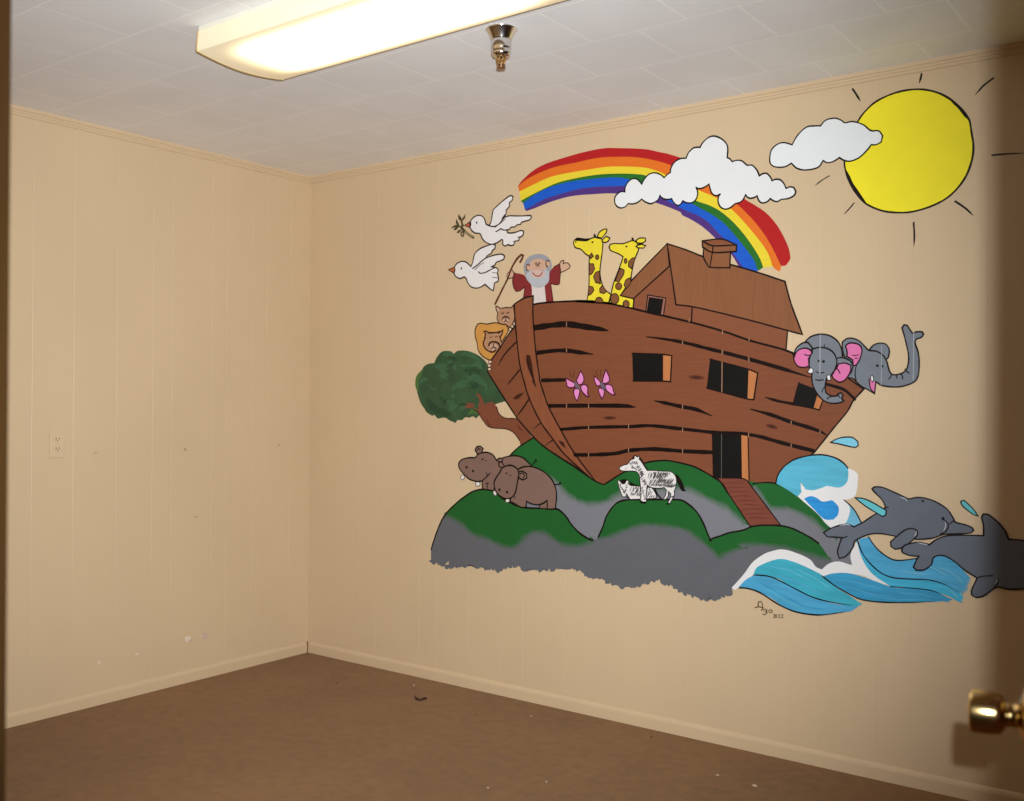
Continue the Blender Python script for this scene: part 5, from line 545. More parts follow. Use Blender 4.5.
["zebra",50,None,"zebra lying down",[["F","zebra",[[-21235,9727],[-21161,9731],[-21033,9611],[-20905,9618],[-20815,9764],[-20725,9753],[-20724,9628],[-20633,9554],[-20275,9557],[-20061,9507],[-19708,9526],[-19568,9410],[-19462,9231],[-19496,9106],[-19881,9067],[-20307,8994],[-20630,9005],[-20739,9124],[-20812,9214],[-20865,9085],[-20993,9077],[-21085,9261],[-21178,9509]]],["S","ink",36,[[-21235,9727],[-21161,9731],[-21033,9611],[-20905,9618],[-20815,9764],[-20725,9753],[-20724,9628],[-20633,9554],[-20275,9557],[-20061,9507],[-19708,9526],[-19568,9410],[-19462,9231],[-19496,9106],[-19881,9067],[-20307,8994],[-20630,9005],[-20739,9124],[-20812,9214],[-20865,9085],[-20993,9077],[-21085,9261],[-21178,9509]],0,1],["F","ink",[[-21125,9733],[-20961,9798],[-20797,9781],[-20905,9612],[-20996,9607]]],["F","ink",[[-20689,9724],[-20418,9612],[-20239,9575],[-20239,9528],[-20633,9544]]],["F","ink",[[-20847,9086],[-20739,9124],[-20666,9019],[-20792,9042]]],["H",1],["S","stripe",29,[[-20654,9316],[-20625,9422],[-20566,9530]],3,0],["S","stripe",32,[[-20588,9256],[-20524,9385],[-20483,9514]],3,0],["S","stripe",32,[[-20501,9307],[-20479,9400],[-20424,9496]],3,0],["S","stripe",31,[[-20430,9244],[-20365,9374],[-20326,9503]],3,0],["S","stripe",45,[[-20388,9247],[-20322,9373],[-20287,9497]],3,0],["S","stripe",31,[[-20329,9242],[-20280,9364],[-20231,9486]],3,0],["S","stripe",38,[[-20252,9240],[-20181,9377],[-20142,9512]],3,0],["S","stripe",44,[[-20184,9221],[-20121,9338],[-20090,9453]],3,0],["S","stripe",30,[[-20109,9231],[-20065,9348],[-20014,9466]],3,0],["S","stripe",39,[[-20039,9238],[-20023,9324],[-19969,9412]],3,0],["S","stripe",47,[[-19983,9218],[-19945,9327],[-19894,9438]],3,0],["S","stripe",32,[[-19914,9229],[-19870,9325],[-19838,9420]],3,0],["S","stripe",45,[[-19844,9203],[-19801,9305],[-19762,9406]],3,0],["S","stripe",39,[[-19787,9225],[-19737,9322],[-19709,9418]],3,0],["S","stripe",28,[[-19714,9210],[-19678,9304],[-19639,9398]],3,0],["S","stripe",43,[[-20640,9181],[-20590,9241],[-20581,9299]],3,0],["S","stripe",33,[[-20594,9130],[-20545,9200],[-20524,9269]],3,0],["S","stripe",46,[[-20521,9160],[-20500,9214],[-20467,9268]],3,0],["S","stripe",43,[[-20440,9175],[-20429,9226],[-20389,9278]],3,0],["S","stripe",36,[[-20365,9159],[-20318,9213],[-20313,9265]],3,0],["S","stripe",41,[[-20297,9165],[-20286,9216],[-20246,9268]],3,0],["S","stripe",47,[[-20233,9148],[-20211,9212],[-20168,9278]],3,0],["S","stripe",47,[[-20165,9117],[-20132,9190],[-20091,9265]],3,0],["S","stripe",35,[[-20071,9136],[-20059,9197],[-20009,9261]],3,0],["S","stripe",28,[[-20014,9094],[-19976,9170],[-19939,9245]],3,0],["S","stripe",44,[[-19931,9134],[-19914,9189],[-19875,9246]],3,0],["S","stripe",46,[[-19874,9114],[-19832,9193],[-19796,9271]],3,0],["S","stripe",41,[[-19785,9088],[-19739,9159],[-19717,9228]],3,0],["S","stripe",44,[[-19702,9128],[-19659,9185],[-19647,9240]],3,0],["S","stripe",39,[[-19619,9103],[-19572,9173],[-19550,9242]],3,0],["S","stripe",33,[[-20475,9424],[-20496,9479],[-20533,9533]],3,0],["S","stripe",46,[[-20392,9421],[-20393,9462],[-20434,9501]],3,0],["S","stripe",46,[[-20306,9433],[-20354,9492],[-20370,9553]],3,0],["S","stripe",38,[[-20230,9449],[-20247,9491],[-20275,9533]],3,0],["S","stripe",45,[[-20141,9414],[-20185,9456],[-20187,9501]],3,0],["S","stripe",43,[[-20088,9415],[-20097,9457],[-20131,9497]],3,0],["S","stripe",39,[[-19815,9427],[-19855,9464],[-19856,9504]],3,0],["S","stripe",34,[[-19723,9399],[-19766,9450],[-19778,9504]],3,0],["S","stripe",44,[[-21153,9593],[-21097,9578],[-21071,9561]],3,0],["S","stripe",34,[[-21156,9537],[-21092,9519],[-21054,9499]],3,0],["S","stripe",30,[[-21128,9489],[-21079,9463],[-20995,9439]],3,0],["S","stripe",45,[[-21062,9414],[-21011,9393],[-20953,9373]],3,0],["S","stripe",34,[[-21028,9392],[-20978,9367],[-20900,9344]],3,0],["S","stripe",45,[[-20987,9321],[-20939,9297],[-20863,9275]],3,0],["S","stripe",39,[[-20971,9271],[-20924,9250],[-20863,9230]],3,0],["S","stripe",38,[[-20803,9597],[-20781,9611],[-20742,9627]],3,0],["S","stripe",33,[[-20854,9517],[-20833,9535],[-20775,9555]],3,0],["S","stripe",40,[[-20868,9454],[-20801,9477],[-20777,9498]],3,0],["S","stripe",37,[[-20890,9373],[-20836,9392],[-20817,9409]],3,0],["S","stripe",40,[[-20915,9305],[-20855,9329],[-20820,9352]],3,0],["S","stripe",41,[[-20957,9236],[-20917,9258],[-20866,9281]],3,0],["H",0]]],
["zebra",62,None,"zebra standing",[["S","ink",136,[[-20561,10655],[-20479,10698],[-20425,10675]],3,0],["S","ink",93,[[-20211,10668],[-20067,10486],[-19924,10259],[-19818,10208]],2,0],["S","ink",71,[[-19533,9505],[-19427,9295],[-19218,9092],[-19132,9067]],2,0],["F","zebra",[[-21165,10221],[-21110,10287],[-20929,10373],[-20784,10410],[-20640,10573],[-20479,10642],[-20462,10752],[-20408,10770],[-20336,10710],[-20265,10759],[-20218,10714],[-20246,10635],[-20139,10530],[-19996,10349],[-19871,10200],[-19538,10208],[-19191,10199],[-18847,10199],[-18676,10100],[-18590,9952],[-18572,9771],[-18621,9555],[-18672,9430],[-18654,9310],[-18772,9089],[-18856,8946],[-18959,8955],[-18857,9145],[-18824,9330],[-18945,9430],[-18927,9263],[-19046,9087],[-19149,9096],[-19047,9286],[-19014,9472],[-19117,9558],[-19359,9514],[-19708,9526],[-19867,9610],[-19901,9391],[-19917,9142],[-19898,8957],[-20057,8932],[-20182,9002],[-20148,9253],[-20167,9501],[-20205,9748],[-20224,9966],[-20350,10116],[-20529,10139],[-20854,10124],[-21073,10140]]],["S","ink",40,[[-21165,10221],[-21110,10287],[-20929,10373],[-20784,10410],[-20640,10573],[-20479,10642],[-20462,10752],[-20408,10770],[-20336,10710],[-20265,10759],[-20218,10714],[-20246,10635],[-20139,10530],[-19996,10349],[-19871,10200],[-19538,10208],[-19191,10199],[-18847,10199],[-18676,10100],[-18590,9952],[-18572,9771],[-18621,9555],[-18672,9430],[-18654,9310],[-18772,9089],[-18856,8946],[-18959,8955],[-18857,9145],[-18824,9330],[-18945,9430],[-18927,9263],[-19046,9087],[-19149,9096],[-19047,9286],[-19014,9472],[-19117,9558],[-19359,9514],[-19708,9526],[-19867,9610],[-19901,9391],[-19917,9142],[-19898,8957],[-20057,8932],[-20182,9002],[-20148,9253],[-20167,9501],[-20205,9748],[-20224,9966],[-20350,10116],[-20529,10139],[-20854,10124],[-21073,10140]],0,1],["H",1],["S","stripe",30,[[-19755,10129],[-19812,10001],[-19840,9874]],3,0],["S","stripe",33,[[-19679,10129],[-19719,9977],[-19781,9823]],3,0],["S","stripe",33,[[-19627,10117],[-19681,10004],[-19702,9892]],3,0],["S","stripe",33,[[-19536,10143],[-19575,9990],[-19639,9836]],3,0],["S","stripe",47,[[-19504,10149],[-19538,10001],[-19603,9852]],3,0],["S","stripe",32,[[-19455,10150],[-19502,10006],[-19551,9861]],3,0],["S","stripe",40,[[-19373,10191],[-19411,10031],[-19480,9868]],3,0],["S","stripe",46,[[-19328,10142],[-19358,10005],[-19419,9866]],3,0],["S","stripe",32,[[-19259,10166],[-19308,10027],[-19352,9888]],3,0],["S","stripe",41,[[-19220,10120],[-19273,10016],[-19288,9913]],3,0],["S","stripe",49,[[-19153,10162],[-19202,10031],[-19239,9900]],3,0],["S","stripe",34,[[-19102,10153],[-19134,10040],[-19177,9927]],3,0],["S","stripe",47,[[-19034,10154],[-19071,10033],[-19114,9912]],3,0],["S","stripe",41,[[-18987,10177],[-19014,10062],[-19063,9947]],3,0],["S","stripe",29,[[-18924,10168],[-18962,10057],[-18997,9945]],3,0],["S","stripe",32,[[-19795,9694],[-19737,9780],[-19675,9866]],3,0],["S","stripe",30,[[-19754,9665],[-19710,9756],[-19624,9850]],3,0],["S","stripe",31,[[-19700,9673],[-19643,9766],[-19568,9861]],3,0],["S","stripe",30,[[-19597,9699],[-19555,9784],[-19476,9871]],3,0],["S","stripe",39,[[-19565,9694],[-19526,9776],[-19449,9861]],3,0],["S","stripe",44,[[-19497,9687],[-19439,9769],[-19383,9851]],3,0],["S","stripe",37,[[-19439,9673],[-19381,9772],[-19301,9872]],3,0],["S","stripe",46,[[-19384,9708],[-19306,9797],[-19261,9884]],3,0],["S","stripe",33,[[-19302,9726],[-19251,9814],[-19179,9903]],3,0],["S","stripe",47,[[-19245,9704],[-19207,9786],[-19130,9869]],3,0],["S","stripe",42,[[-19177,9691],[-19095,9787],[-19045,9881]],3,0],["S","stripe",33,[[-19108,9699],[-19056,9798],[-18970,9898]],3,0],["S","stripe",42,[[-19057,9676],[-18980,9796],[-18890,9917]],3,0],["S","stripe",42,[[-18993,9694],[-18913,9809],[-18834,9924]],3,0],["S","stripe",30,[[-18939,9705],[-18837,9826],[-18773,9945]],3,0],["S","stripe",46,[[-18856,9696],[-18801,9803],[-18708,9911]],3,0],["S","stripe",32,[[-18829,9697],[-18772,9804],[-18680,9912]],3,0],["S","stripe",47,[[-19791,9590],[-19757,9661],[-19683,9734]],3,0],["S","stripe",40,[[-19733,9564],[-19666,9633],[-19630,9700]],3,0],["S","stripe",47,[[-19639,9592],[-19597,9656],[-19541,9721]],3,0],["S","stripe",29,[[-19580,9586],[-19555,9645],[-19490,9706]],3,0],["S","stripe",32,[[-19536,9575],[-19479,9645],[-19431,9715]],3,0],["S","stripe",46,[[-19479,9574],[-19454,9633],[-19388,9694]],3,0],["S","stripe",45,[[-19401,9600],[-19360,9660],[-19310,9721]],3,0],["S","stripe",30,[[-19362,9595],[-19298,9655],[-19274,9713]],3,0],["S","stripe",37,[[-19320,9569],[-19266,9639],[-19214,9710]],3,0],["S","stripe",32,[[-19265,9623],[-19163,9664],[-19094,9703]],3,0],["S","stripe",32,[[-19251,9604],[-19135,9654],[-19043,9702]],3,0],["S","stripe",35,[[-19158,9630],[-19069,9673],[-18979,9715]],3,0],["S","stripe",35,[[-19146,9582],[-19047,9638],[-18908,9695]],3,0],["S","stripe",30,[[-19091,9591],[-18972,9648],[-18853,9704]],3,0],["S","stripe",48,[[-19029,9580],[-18918,9628],[-18829,9675]],3,0],["S","stripe",47,[[-18972,9575],[-18866,9628],[-18746,9682]],3,0],["S","stripe",44,[[-18908,9567],[-18795,9614],[-18714,9660]],3,0],["S","stripe",35,[[-18838,9583],[-18739,9625],[-18662,9667]],3,0],["S","stripe",44,[[-18779,9589],[-18708,9629],[-18609,9670]],3,0],["S","stripe",37,[[-20385,10291],[-20314,10332],[-20249,10372]],3,0],["S","stripe",33,[[-20342,10282],[-20254,10324],[-20204,10365]],3,0],["S","stripe",30,[[-20311,10236],[-20267,10274],[-20181,10314]],3,0],["S","stripe",49,[[-20291,10167],[-20195,10218],[-20126,10267]],3,0],["S","stripe",49,[[-20289,10142],[-20214,10186],[-20145,10229]],3,0],["S","stripe",43,[[-20225,10098],[-20159,10133],[-20107,10169]],3,0],["S","stripe",48,[[-20225,10056],[-20150,10106],[-20058,10157]],3,0],["S","stripe",36,[[-20217,10015],[-20122,10068],[-20045,10120]],3,0],["S","stripe",48,[[-20190,9992],[-20092,10039],[-20037,10084]],3,0],["S","stripe",38,[[-20164,9946],[-20090,9996],[-19998,10047]],3,0],["S","stripe",42,[[-20204,9868],[-20129,9925],[-20071,9980]],3,0],["S","stripe",30,[[-20156,9788],[-20101,9846],[-20018,9905]],3,0],["S","stripe",35,[[-20104,9730],[-20021,9796],[-19947,9862]],3,0],["S","stripe",48,[[-20083,9724],[-20009,9772],[-19971,9819]],3,0],["S","stripe",49,[[-20019,9679],[-19971,9727],[-19905,9775]],3,0],["S","stripe",49,[[-20023,9592],[-19950,9652],[-19882,9712]],3,0],["S","stripe",29,[[-19543,9927],[-19490,9981],[-19404,10038]],3,0],["S","stripe",35,[[-19461,9912],[-19375,9965],[-19330,10017]],3,0],["S","stripe",48,[[-19388,9837],[-19289,9912],[-19203,9986]],3,0],["S","stripe",43,[[-19305,9810],[-19212,9879],[-19135,9947]],3,0],["S","stripe",38,[[-19227,9798],[-19144,9854],[-19089,9908]],3,0],["S","stripe",36,[[-19200,9753],[-19113,9831],[-19005,9911]],3,0],["S","stripe",37,[[-19077,9714],[-19007,9775],[-18927,9836]],3,0],["S","stripe",31,[[-19017,9690],[-18935,9742],[-18891,9792]],3,0],["S","stripe",39,[[-18968,9633],[-18884,9710],[-18779,9787]],3,0],["S","stripe",48,[[-18855,9627],[-18772,9684],[-18717,9740]],3,0],["S","stripe",45,[[-18801,9564],[-18707,9644],[-18603,9725]],3,0],["S","stripe",47,[[-19591,10073],[-19571,10115],[-19560,10157]],3,0],["S","stripe",29,[[-19516,10050],[-19489,10113],[-19470,10175]],3,0],["S","stripe",35,[[-19397,10067],[-19368,10129],[-19353,10190]],3,0],["S","stripe",47,[[-19278,10068],[-19246,10117],[-19243,10164]],3,0],["S","stripe",41,[[-19177,10052],[-19148,10108],[-19136,10164]],3,0],["S","stripe",43,[[-19086,10056],[-19086,10104],[-19051,10152]],3,0],["S","stripe",32,[[-18986,10067],[-18977,10121],[-18947,10176]],3,0],["S","stripe",31,[[-18904,10051],[-18873,10113],[-18859,10175]],3,0],["S","stripe",47,[[-20653,10495],[-20648,10437],[-20599,10381]],3,0],["S","stripe",30,[[-20606,10496],[-20575,10452],[-20564,10408]],3,0],["S","stripe",45,[[-20560,10529],[-20518,10477],[-20510,10423]],3,0],["S","stripe",30,[[-20490,10532],[-20460,10478],[-20439,10424]],3,0],["S","stripe",36,[[-20455,10522],[-20409,10459],[-20395,10395]],3,0],["S","stripe",33,[[-20386,10535],[-20359,10473],[-20327,10410]],3,0],["S","stripe",45,[[-20362,10543],[-20339,10474],[-20297,10406]],3,0],["S","stripe",42,[[-20146,9464],[-20100,9493],[-20039,9523]],3,0],["S","stripe",35,[[-20119,9403],[-20093,9422],[-20048,9443]],3,0],["S","stripe",50,[[-20091,9335],[-20057,9363],[-19988,9393]],3,0],["S","stripe",43,[[-20095,9267],[-20038,9290],[-20017,9311]],3,0],["S","stripe",38,[[-20047,9180],[-20016,9201],[-19972,9222]],3,0],["S","stripe",31,[[-20030,9117],[-19975,9140],[-19950,9162]],3,0],["S","stripe",48,[[-20022,9033],[-19968,9060],[-19928,9086]],3,0],["S","stripe",48,[[-18825,9202],[-18756,9220],[-18702,9237]],3,0],["S","stripe",47,[[-20604,10300],[-20553,10270],[-20516,10240]],3,0],["S","stripe",41,[[-20541,10302],[-20509,10280],[-20475,10257]],3,0],["S","stripe",45,[[-20483,10288],[-20424,10258],[-20394,10227]],3,0],["S","stripe",41,[[-20444,10271],[-20421,10247],[-20375,10225]],3,0],["S","stripe",44,[[-20390,10239],[-20359,10214],[-20316,10189]],3,0],["H",0],["F","ink",[[-20513,10343],[-20517,10330],[-20530,10321],[-20548,10317],[-20566,10319],[-20580,10328],[-20585,10340],[-20580,10353],[-20567,10363],[-20549,10367],[-20531,10364],[-20518,10356]]],["F","ink",[[-20826,10220],[-20830,10212],[-20840,10206],[-20855,10203],[-20869,10204],[-20880,10210],[-20884,10217],[-20880,10225],[-20869,10232],[-20855,10234],[-20840,10233],[-20830,10228]]],["F","ink",[[-20228,8952],[-20110,8944],[-19916,8931],[-19915,8869],[-20163,8872]]],["F","ink",[[-18993,8953],[-18873,8936],[-18890,8883],[-19010,8906]]]]],
["tail",60,52,"black tail",[["S","ink",180,[[-18635,10057],[-18505,9926],[-18403,9749],[-18300,9542],[-18182,9473]],2,0]]],
["elephant",52,None,"right elephant with raised trunk",[["F","ele",[[-11194,14736],[-11035,14910],[-10823,14974],[-10612,14924],[-10507,14734],[-10532,14494],[-10620,14389],[-10768,14500],[-10980,14612]]],["S","ink",50,[[-11194,14736],[-11035,14910],[-10823,14974],[-10612,14924],[-10507,14734],[-10532,14494],[-10620,14389],[-10768,14500],[-10980,14612]],0,1],["F","ele",[[-12118,14860],[-12119,15052],[-11954,15167],[-11736,15165],[-11518,15060],[-11328,14865],[-11194,14736],[-10927,14692],[-10716,14552],[-10583,14335],[-10530,14120],[-10451,13932],[-10295,13877],[-10037,13953],[-9910,14110],[-9860,14426],[-9913,14798],[-10018,15225],[-10086,15466],[-10019,15569],[-9917,15549],[-9814,15376],[-9737,15267],[-9610,15315],[-9434,15309],[-9383,15228],[-9458,15126],[-9609,15079],[-9659,14949],[-9556,14630],[-9519,14262],[-9552,13842],[-9678,13633],[-9983,13503],[-10292,13462],[-10710,13507],[-10949,13643],[-11000,13239],[-11240,13385],[-11429,13483],[-11619,13648],[-11728,13758],[-11947,13804],[-12030,13980],[-11950,14362],[-12061,14584]]],["S","ink",52,[[-12118,14860],[-12119,15052],[-11954,15167],[-11736,15165],[-11518,15060],[-11328,14865],[-11194,14736],[-10927,14692],[-10716,14552],[-10583,14335],[-10530,14120],[-10451,13932],[-10295,13877],[-10037,13953],[-9910,14110],[-9860,14426],[-9913,14798],[-10018,15225],[-10086,15466],[-10019,15569],[-9917,15549],[-9814,15376],[-9737,15267],[-9610,15315],[-9434,15309],[-9383,15228],[-9458,15126],[-9609,15079],[-9659,14949],[-9556,14630],[-9519,14262],[-9552,13842],[-9678,13633],[-9983,13503],[-10292,13462],[-10710,13507],[-10949,13643],[-11000,13239],[-11240,13385],[-11429,13483],[-11619,13648],[-11728,13758],[-11947,13804],[-12030,13980],[-11950,14362],[-12061,14584]],0,1],["S","ink",41,[[-10414,13916],[-10450,13825],[-10512,13735]],0,0],["S","ink",41,[[-10320,13877],[-10243,13892]],0,0],["S","ink",41,[[-10269,13893],[-10242,13759]],0,0],["S","ink",41,[[-10140,13891],[-10088,13901],[-10051,13742]],0,0],["S","ink",41,[[-9986,14069],[-9924,13994],[-9842,13930]],0,0],["S","ink",42,[[-11435,14678],[-11488,14462],[-11622,14220],[-11664,13921],[-11619,13648]],0,0],["F","ink",[[-10856,14195],[-10862,14171],[-10880,14154],[-10903,14148],[-10927,14155],[-10945,14173],[-10951,14197],[-10945,14221],[-10928,14239],[-10904,14245],[-10880,14238],[-10863,14220]]],["F","ink",[[-10693,14176],[-10697,14155],[-10708,14140],[-10724,14134],[-10740,14140],[-10751,14156],[-10756,14178],[-10752,14199],[-10740,14214],[-10724,14220],[-10709,14214],[-10697,14198]]],["F","pink",[[-11178,13752],[-10948,13616],[-11000,13266],[-11134,13428]]],["S","ink",42,[[-11178,13752],[-11134,13428],[-11000,13255],[-10948,13616]],0,0],["F","tusk",[[-11136,13833],[-11067,13875],[-11023,13751],[-11060,13633],[-11114,13698]]],["S","ink",29,[[-11136,13833],[-11067,13875],[-11023,13751],[-11060,13633],[-11114,13698]],0,1]]],
["ear",58,54,"pink inner ear",[["F","pink",[[-11952,14735],[-12008,14911],[-11871,15006],[-11626,14982],[-11463,14868],[-11435,14678],[-11515,14408],[-11622,14247],[-11731,14205],[-11753,14413],[-11951,14537]]],["S","ink",51,[[-11952,14735],[-12008,14911],[-11871,15006],[-11626,14982],[-11463,14868],[-11435,14678],[-11515,14408],[-11622,14247],[-11731,14205],[-11753,14413],[-11951,14537]],0,1],["S","ink",34,[[-11760,14577],[-11624,14563],[-11543,14599]],0,0],["S","ink",30,[[-11678,14466],[-11569,14474]],0,0]]],
["elephant",64,None,"left elephant with lowered trunk",[["F","ele",[[-13444,15122],[-13244,15283],[-12903,15355],[-12565,15287],[-12285,15085],[-12145,14806],[-12105,14502],[-12337,14370],[-12955,14549],[-13241,14779]]],["S","ink",56,[[-13444,15122],[-13244,15283],[-12903,15355],[-12565,15287],[-12285,15085],[-12145,14806],[-12105,14502],[-12337,14370],[-12955,14549],[-13241,14779]],0,1],["S","ink",35,[[-12760,14978],[-12759,14850]],0,0],["F","ele",[[-13877,14570],[-13866,14654],[-13791,14878],[-13560,15058],[-13358,15074],[-13156,14833],[-13201,14666],[-13296,14221],[-13642,14198]]],["S","ink",58,[[-13877,14570],[-13866,14654],[-13791,14878],[-13560,15058],[-13358,15074],[-13156,14833],[-13201,14666],[-13296,14221],[-13642,14198]],0,1],["F","ele",[[-12393,14470],[-12116,14503],[-11841,14387],[-11731,14194],[-11795,14004],[-11893,13869],[-12224,13982]]],["S","ink",51,[[-12393,14470],[-12116,14503],[-11841,14387],[-11731,14194],[-11795,14004],[-11893,13869],[-12224,13982]],0,1],["F","ele",[[-13213,14823],[-12957,14883],[-12674,14848],[-12450,14703],[-12337,14508],[-12308,14314],[-12418,13985],[-12529,13848],[-12669,13767],[-12723,13490],[-12694,13268],[-12497,13157],[-12302,13157],[-12247,13240],[-12153,13267],[-12081,13185],[-12136,13075],[-12053,12993],[-12163,12927],[-12440,12892],[-12720,12963],[-12976,13185],[-13149,13492],[-13207,13772],[-13208,13996],[-13295,14165],[-13309,14501],[-13195,14711]]],["S","ink",56,[[-13213,14823],[-12957,14883],[-12674,14848],[-12450,14703],[-12337,14508],[-12308,14314],[-12418,13985],[-12529,13848],[-12669,13767],[-12723,13490],[-12694,13268],[-12497,13157],[-12302,13157],[-12247,13240],[-12153,13267],[-12081,13185],[-12136,13075],[-12053,12993],[-12163,12927],[-12440,12892],[-12720,12963],[-12976,13185],[-13149,13492],[-13207,13772],[-13208,13996],[-13295,14165],[-13309,14501],[-13195,14711]],0,1],["S","ink",39,[[-13049,14016],[-12924,13970],[-12771,13990]],0,0],["S","ink",39,[[-13064,13737],[-12951,13714],[-12792,13729]],0,0],["S","ink",39,[[-12684,13490],[-12779,13435],[-12835,13296]],0,0],["S","ink",39,[[-12497,13130],[-12609,13102],[-12637,13035]],0,0],["S","ink",39,[[-12247,13240],[-12208,13102]],0,0],["F","ink",[[-12909,14403],[-12915,14381],[-12931,14365],[-12954,14360],[-12977,14366],[-12994,14383],[-13000,14405],[-12994,14427],[-12977,14443],[-12955,14449],[-12932,14442],[-12915,14426]]],["F","ink",[[-12728,14378],[-12736,14353],[-12756,14335],[-12784,14329],[-12812,14336],[-12833,14355],[-12841,14380],[-12834,14405],[-12813,14422],[-12785,14429],[-12757,14421],[-12736,14403]]],["F","tusk",[[-13363,14014],[-13267,14164],[-13169,14135],[-13157,13984],[-13283,13963]]],["S","ink",31,[[-13363,14014],[-13267,14164],[-13169,14135],[-13157,13984],[-13283,13963]],0,1],["F","tusk",[[-12669,13878],[-12546,13909],[-12517,13699],[-12640,13728]]],["S","ink",30,[[-12669,13878],[-12546,13909],[-12517,13699],[-12640,13728]],0,1]]],
["ear",72,56,"pink inner ear",[["F","pink",[[-13888,14502],[-13761,14765],[-13530,14871],[-13328,14838],[-13201,14722],[-13297,14501],[-13313,14221],[-13526,14180],[-13758,14257]]],["S","ink",53,[[-13888,14502],[-13761,14765],[-13530,14871],[-13328,14838],[-13201,14722],[-13297,14501],[-13313,14221],[-13526,14180],[-13758,14257]],0,1],["S","ink",40,[[-13269,14612],[-13384,14615],[-13482,14645]],0,0],["S","ink",31,[[-13297,14557],[-13354,14474]],0,0]]],
["ear",72,56,"pink inner ear",[["F","pink",[[-12253,14286],[-12005,14308],[-11812,14223],[-11838,13977],[-12029,13706],[-12222,13636],[-12417,13764],[-12490,13931],[-12308,14149]]],["S","ink",51,[[-12253,14286],[-12005,14308],[-11812,14223],[-11838,13977],[-12029,13706],[-12222,13636],[-12417,13764],[-12490,13931],[-12308,14149]],0,1],["S","ink",39,[[-12335,14149],[-12252,14065],[-12196,13955]],0,0]]],
["wave",52,None,"tall curling blue wave with white foam",[["F","foam",[[-13709,9533],[-13565,9693],[-13607,10028],[-13479,9895],[-13134,9802],[-12738,9974],[-12291,9976],[-12015,10056],[-11963,10661],[-11635,10523],[-11542,10353],[-11620,9723],[-11821,9564],[-12023,9508],[-11765,9251],[-11600,8990],[-11734,8654],[-12116,8295],[-12618,8586],[-12959,8949]]],["F","aqua",[[-14536,9969],[-14449,10270],[-14243,10564],[-13891,10833],[-13543,10959],[-13141,11046],[-12744,11060],[-12352,10975],[-12074,10821],[-11897,10636],[-11917,10171],[-12180,9938],[-12626,9969],[-12794,9904],[-13134,9785],[-13421,9802],[-13508,9949],[-13607,10028],[-13565,9693],[-13709,9527],[-14179,9800]]],["F","blue2",[[-13477,9463],[-13247,9572],[-13019,9530],[-12791,9405],[-12455,9481],[-12232,9275],[-12230,9000],[-12396,8796],[-12732,8788],[-13073,9080]]],["F","sky",[[-12023,9508],[-11819,9248],[-11872,8916],[-12008,8633],[-12171,8345],[-11408,8516],[-11437,8812],[-11601,9099],[-11765,9306]]],["S","ink",53,[[-14536,9969],[-14449,10270],[-14243,10564],[-13891,10833],[-13543,10959],[-13141,11046],[-12744,11060],[-12352,10975],[-12074,10821],[-11897,10636]],0,0],["S","ink",47,[[-12023,9508],[-11765,9295],[-11601,9088],[-11431,8775]],0,0]]],
["wave_stream",60,59,None,[["F","sky2",[[-11511,8178],[-11171,8288],[-10925,7950],[-10560,7675],[-10201,7569],[-9555,7681],[-9266,7588],[-8811,7902],[-8473,7815],[-8138,7494],[-7939,7280],[-8080,6853],[-8217,6696],[-8637,6908],[-9148,7019],[-9727,6986],[-10437,6982],[-10921,7208],[-11353,7662]]],["F","teal",[[-11635,8167],[-11541,8082],[-11353,7662],[-10921,7208],[-10437,6982],[-9727,6986],[-9148,7019],[-8637,6908],[-8201,6698],[-8233,6394],[-8579,6559],[-9147,6683],[-9784,6689],[-10435,6676],[-10828,6878],[-11351,7351]]],["S","ink",45,[[-11171,8288],[-10925,7950],[-10560,7675],[-10201,7569],[-9555,7699]],0,0],["S","ink",45,[[-11554,8143],[-11353,7662],[-10921,7208],[-10437,6982],[-9727,6986],[-9148,7019],[-8637,6908],[-8201,6698]],2,0],["S","sky",47,[[-8922,7473],[-8583,7389],[-8247,7188],[-8025,6918]],3,0],["S","sky",48,[[-9496,7475],[-9036,7432],[-8582,7211]],3,0],["S","sky",48,[[-10140,7228],[-9611,7192],[-9149,7210]],3,0],["S","sky",47,[[-8580,6796],[-8356,6645],[-8244,6422]],3,0],["S","sky2",59,[[-8018,7303],[-7949,7246],[-7875,7186]],2,0],["S","sky2",62,[[-8037,7235],[-7968,7179],[-7885,7112]],2,0],["S","sky2",43,[[-8056,7168],[-7987,7112],[-7887,7030]],2,0],["S","sky2",70,[[-8076,7101],[-8006,7044],[-7948,6997]],2,0],["S","sky2",49,[[-8095,7033],[-8026,6977],[-7950,6916]],2,0],["S","sky2",57,[[-8134,6976],[-8064,6920],[-7938,6818]],2,0],["S","sky2",57,[[-8173,6920],[-8103,6864],[-7988,6771]],2,0],["S","sky2",46,[[-8212,6863],[-8142,6807],[-8040,6725]],2,0],["S","sky2",71,[[-8251,6806],[-8181,6750],[-8080,6668]],2,0],["S","teal",58,[[-8257,6692],[-8183,6641],[-8097,6583]],2,0],["S","teal",64,[[-8266,6643],[-8192,6593],[-8095,6528]],2,0],["S","teal",63,[[-8274,6595],[-8200,6545],[-8107,6482]],2,0],["S","teal",50,[[-8283,6547],[-8209,6497],[-8158,6462]],2,0],["S","teal",55,[[-8292,6499],[-8217,6449],[-8112,6378]],2,0]]],
["foam",66,59,"white foam",[["F","foam",[[-12823,6977],[-12550,7230],[-12189,7337],[-11725,7241],[-11789,7616],[-11570,8078],[-11392,7521],[-11042,7030],[-10483,6699],[-10868,6743],[-11389,6932],[-12097,6919],[-12730,6744]]]]],
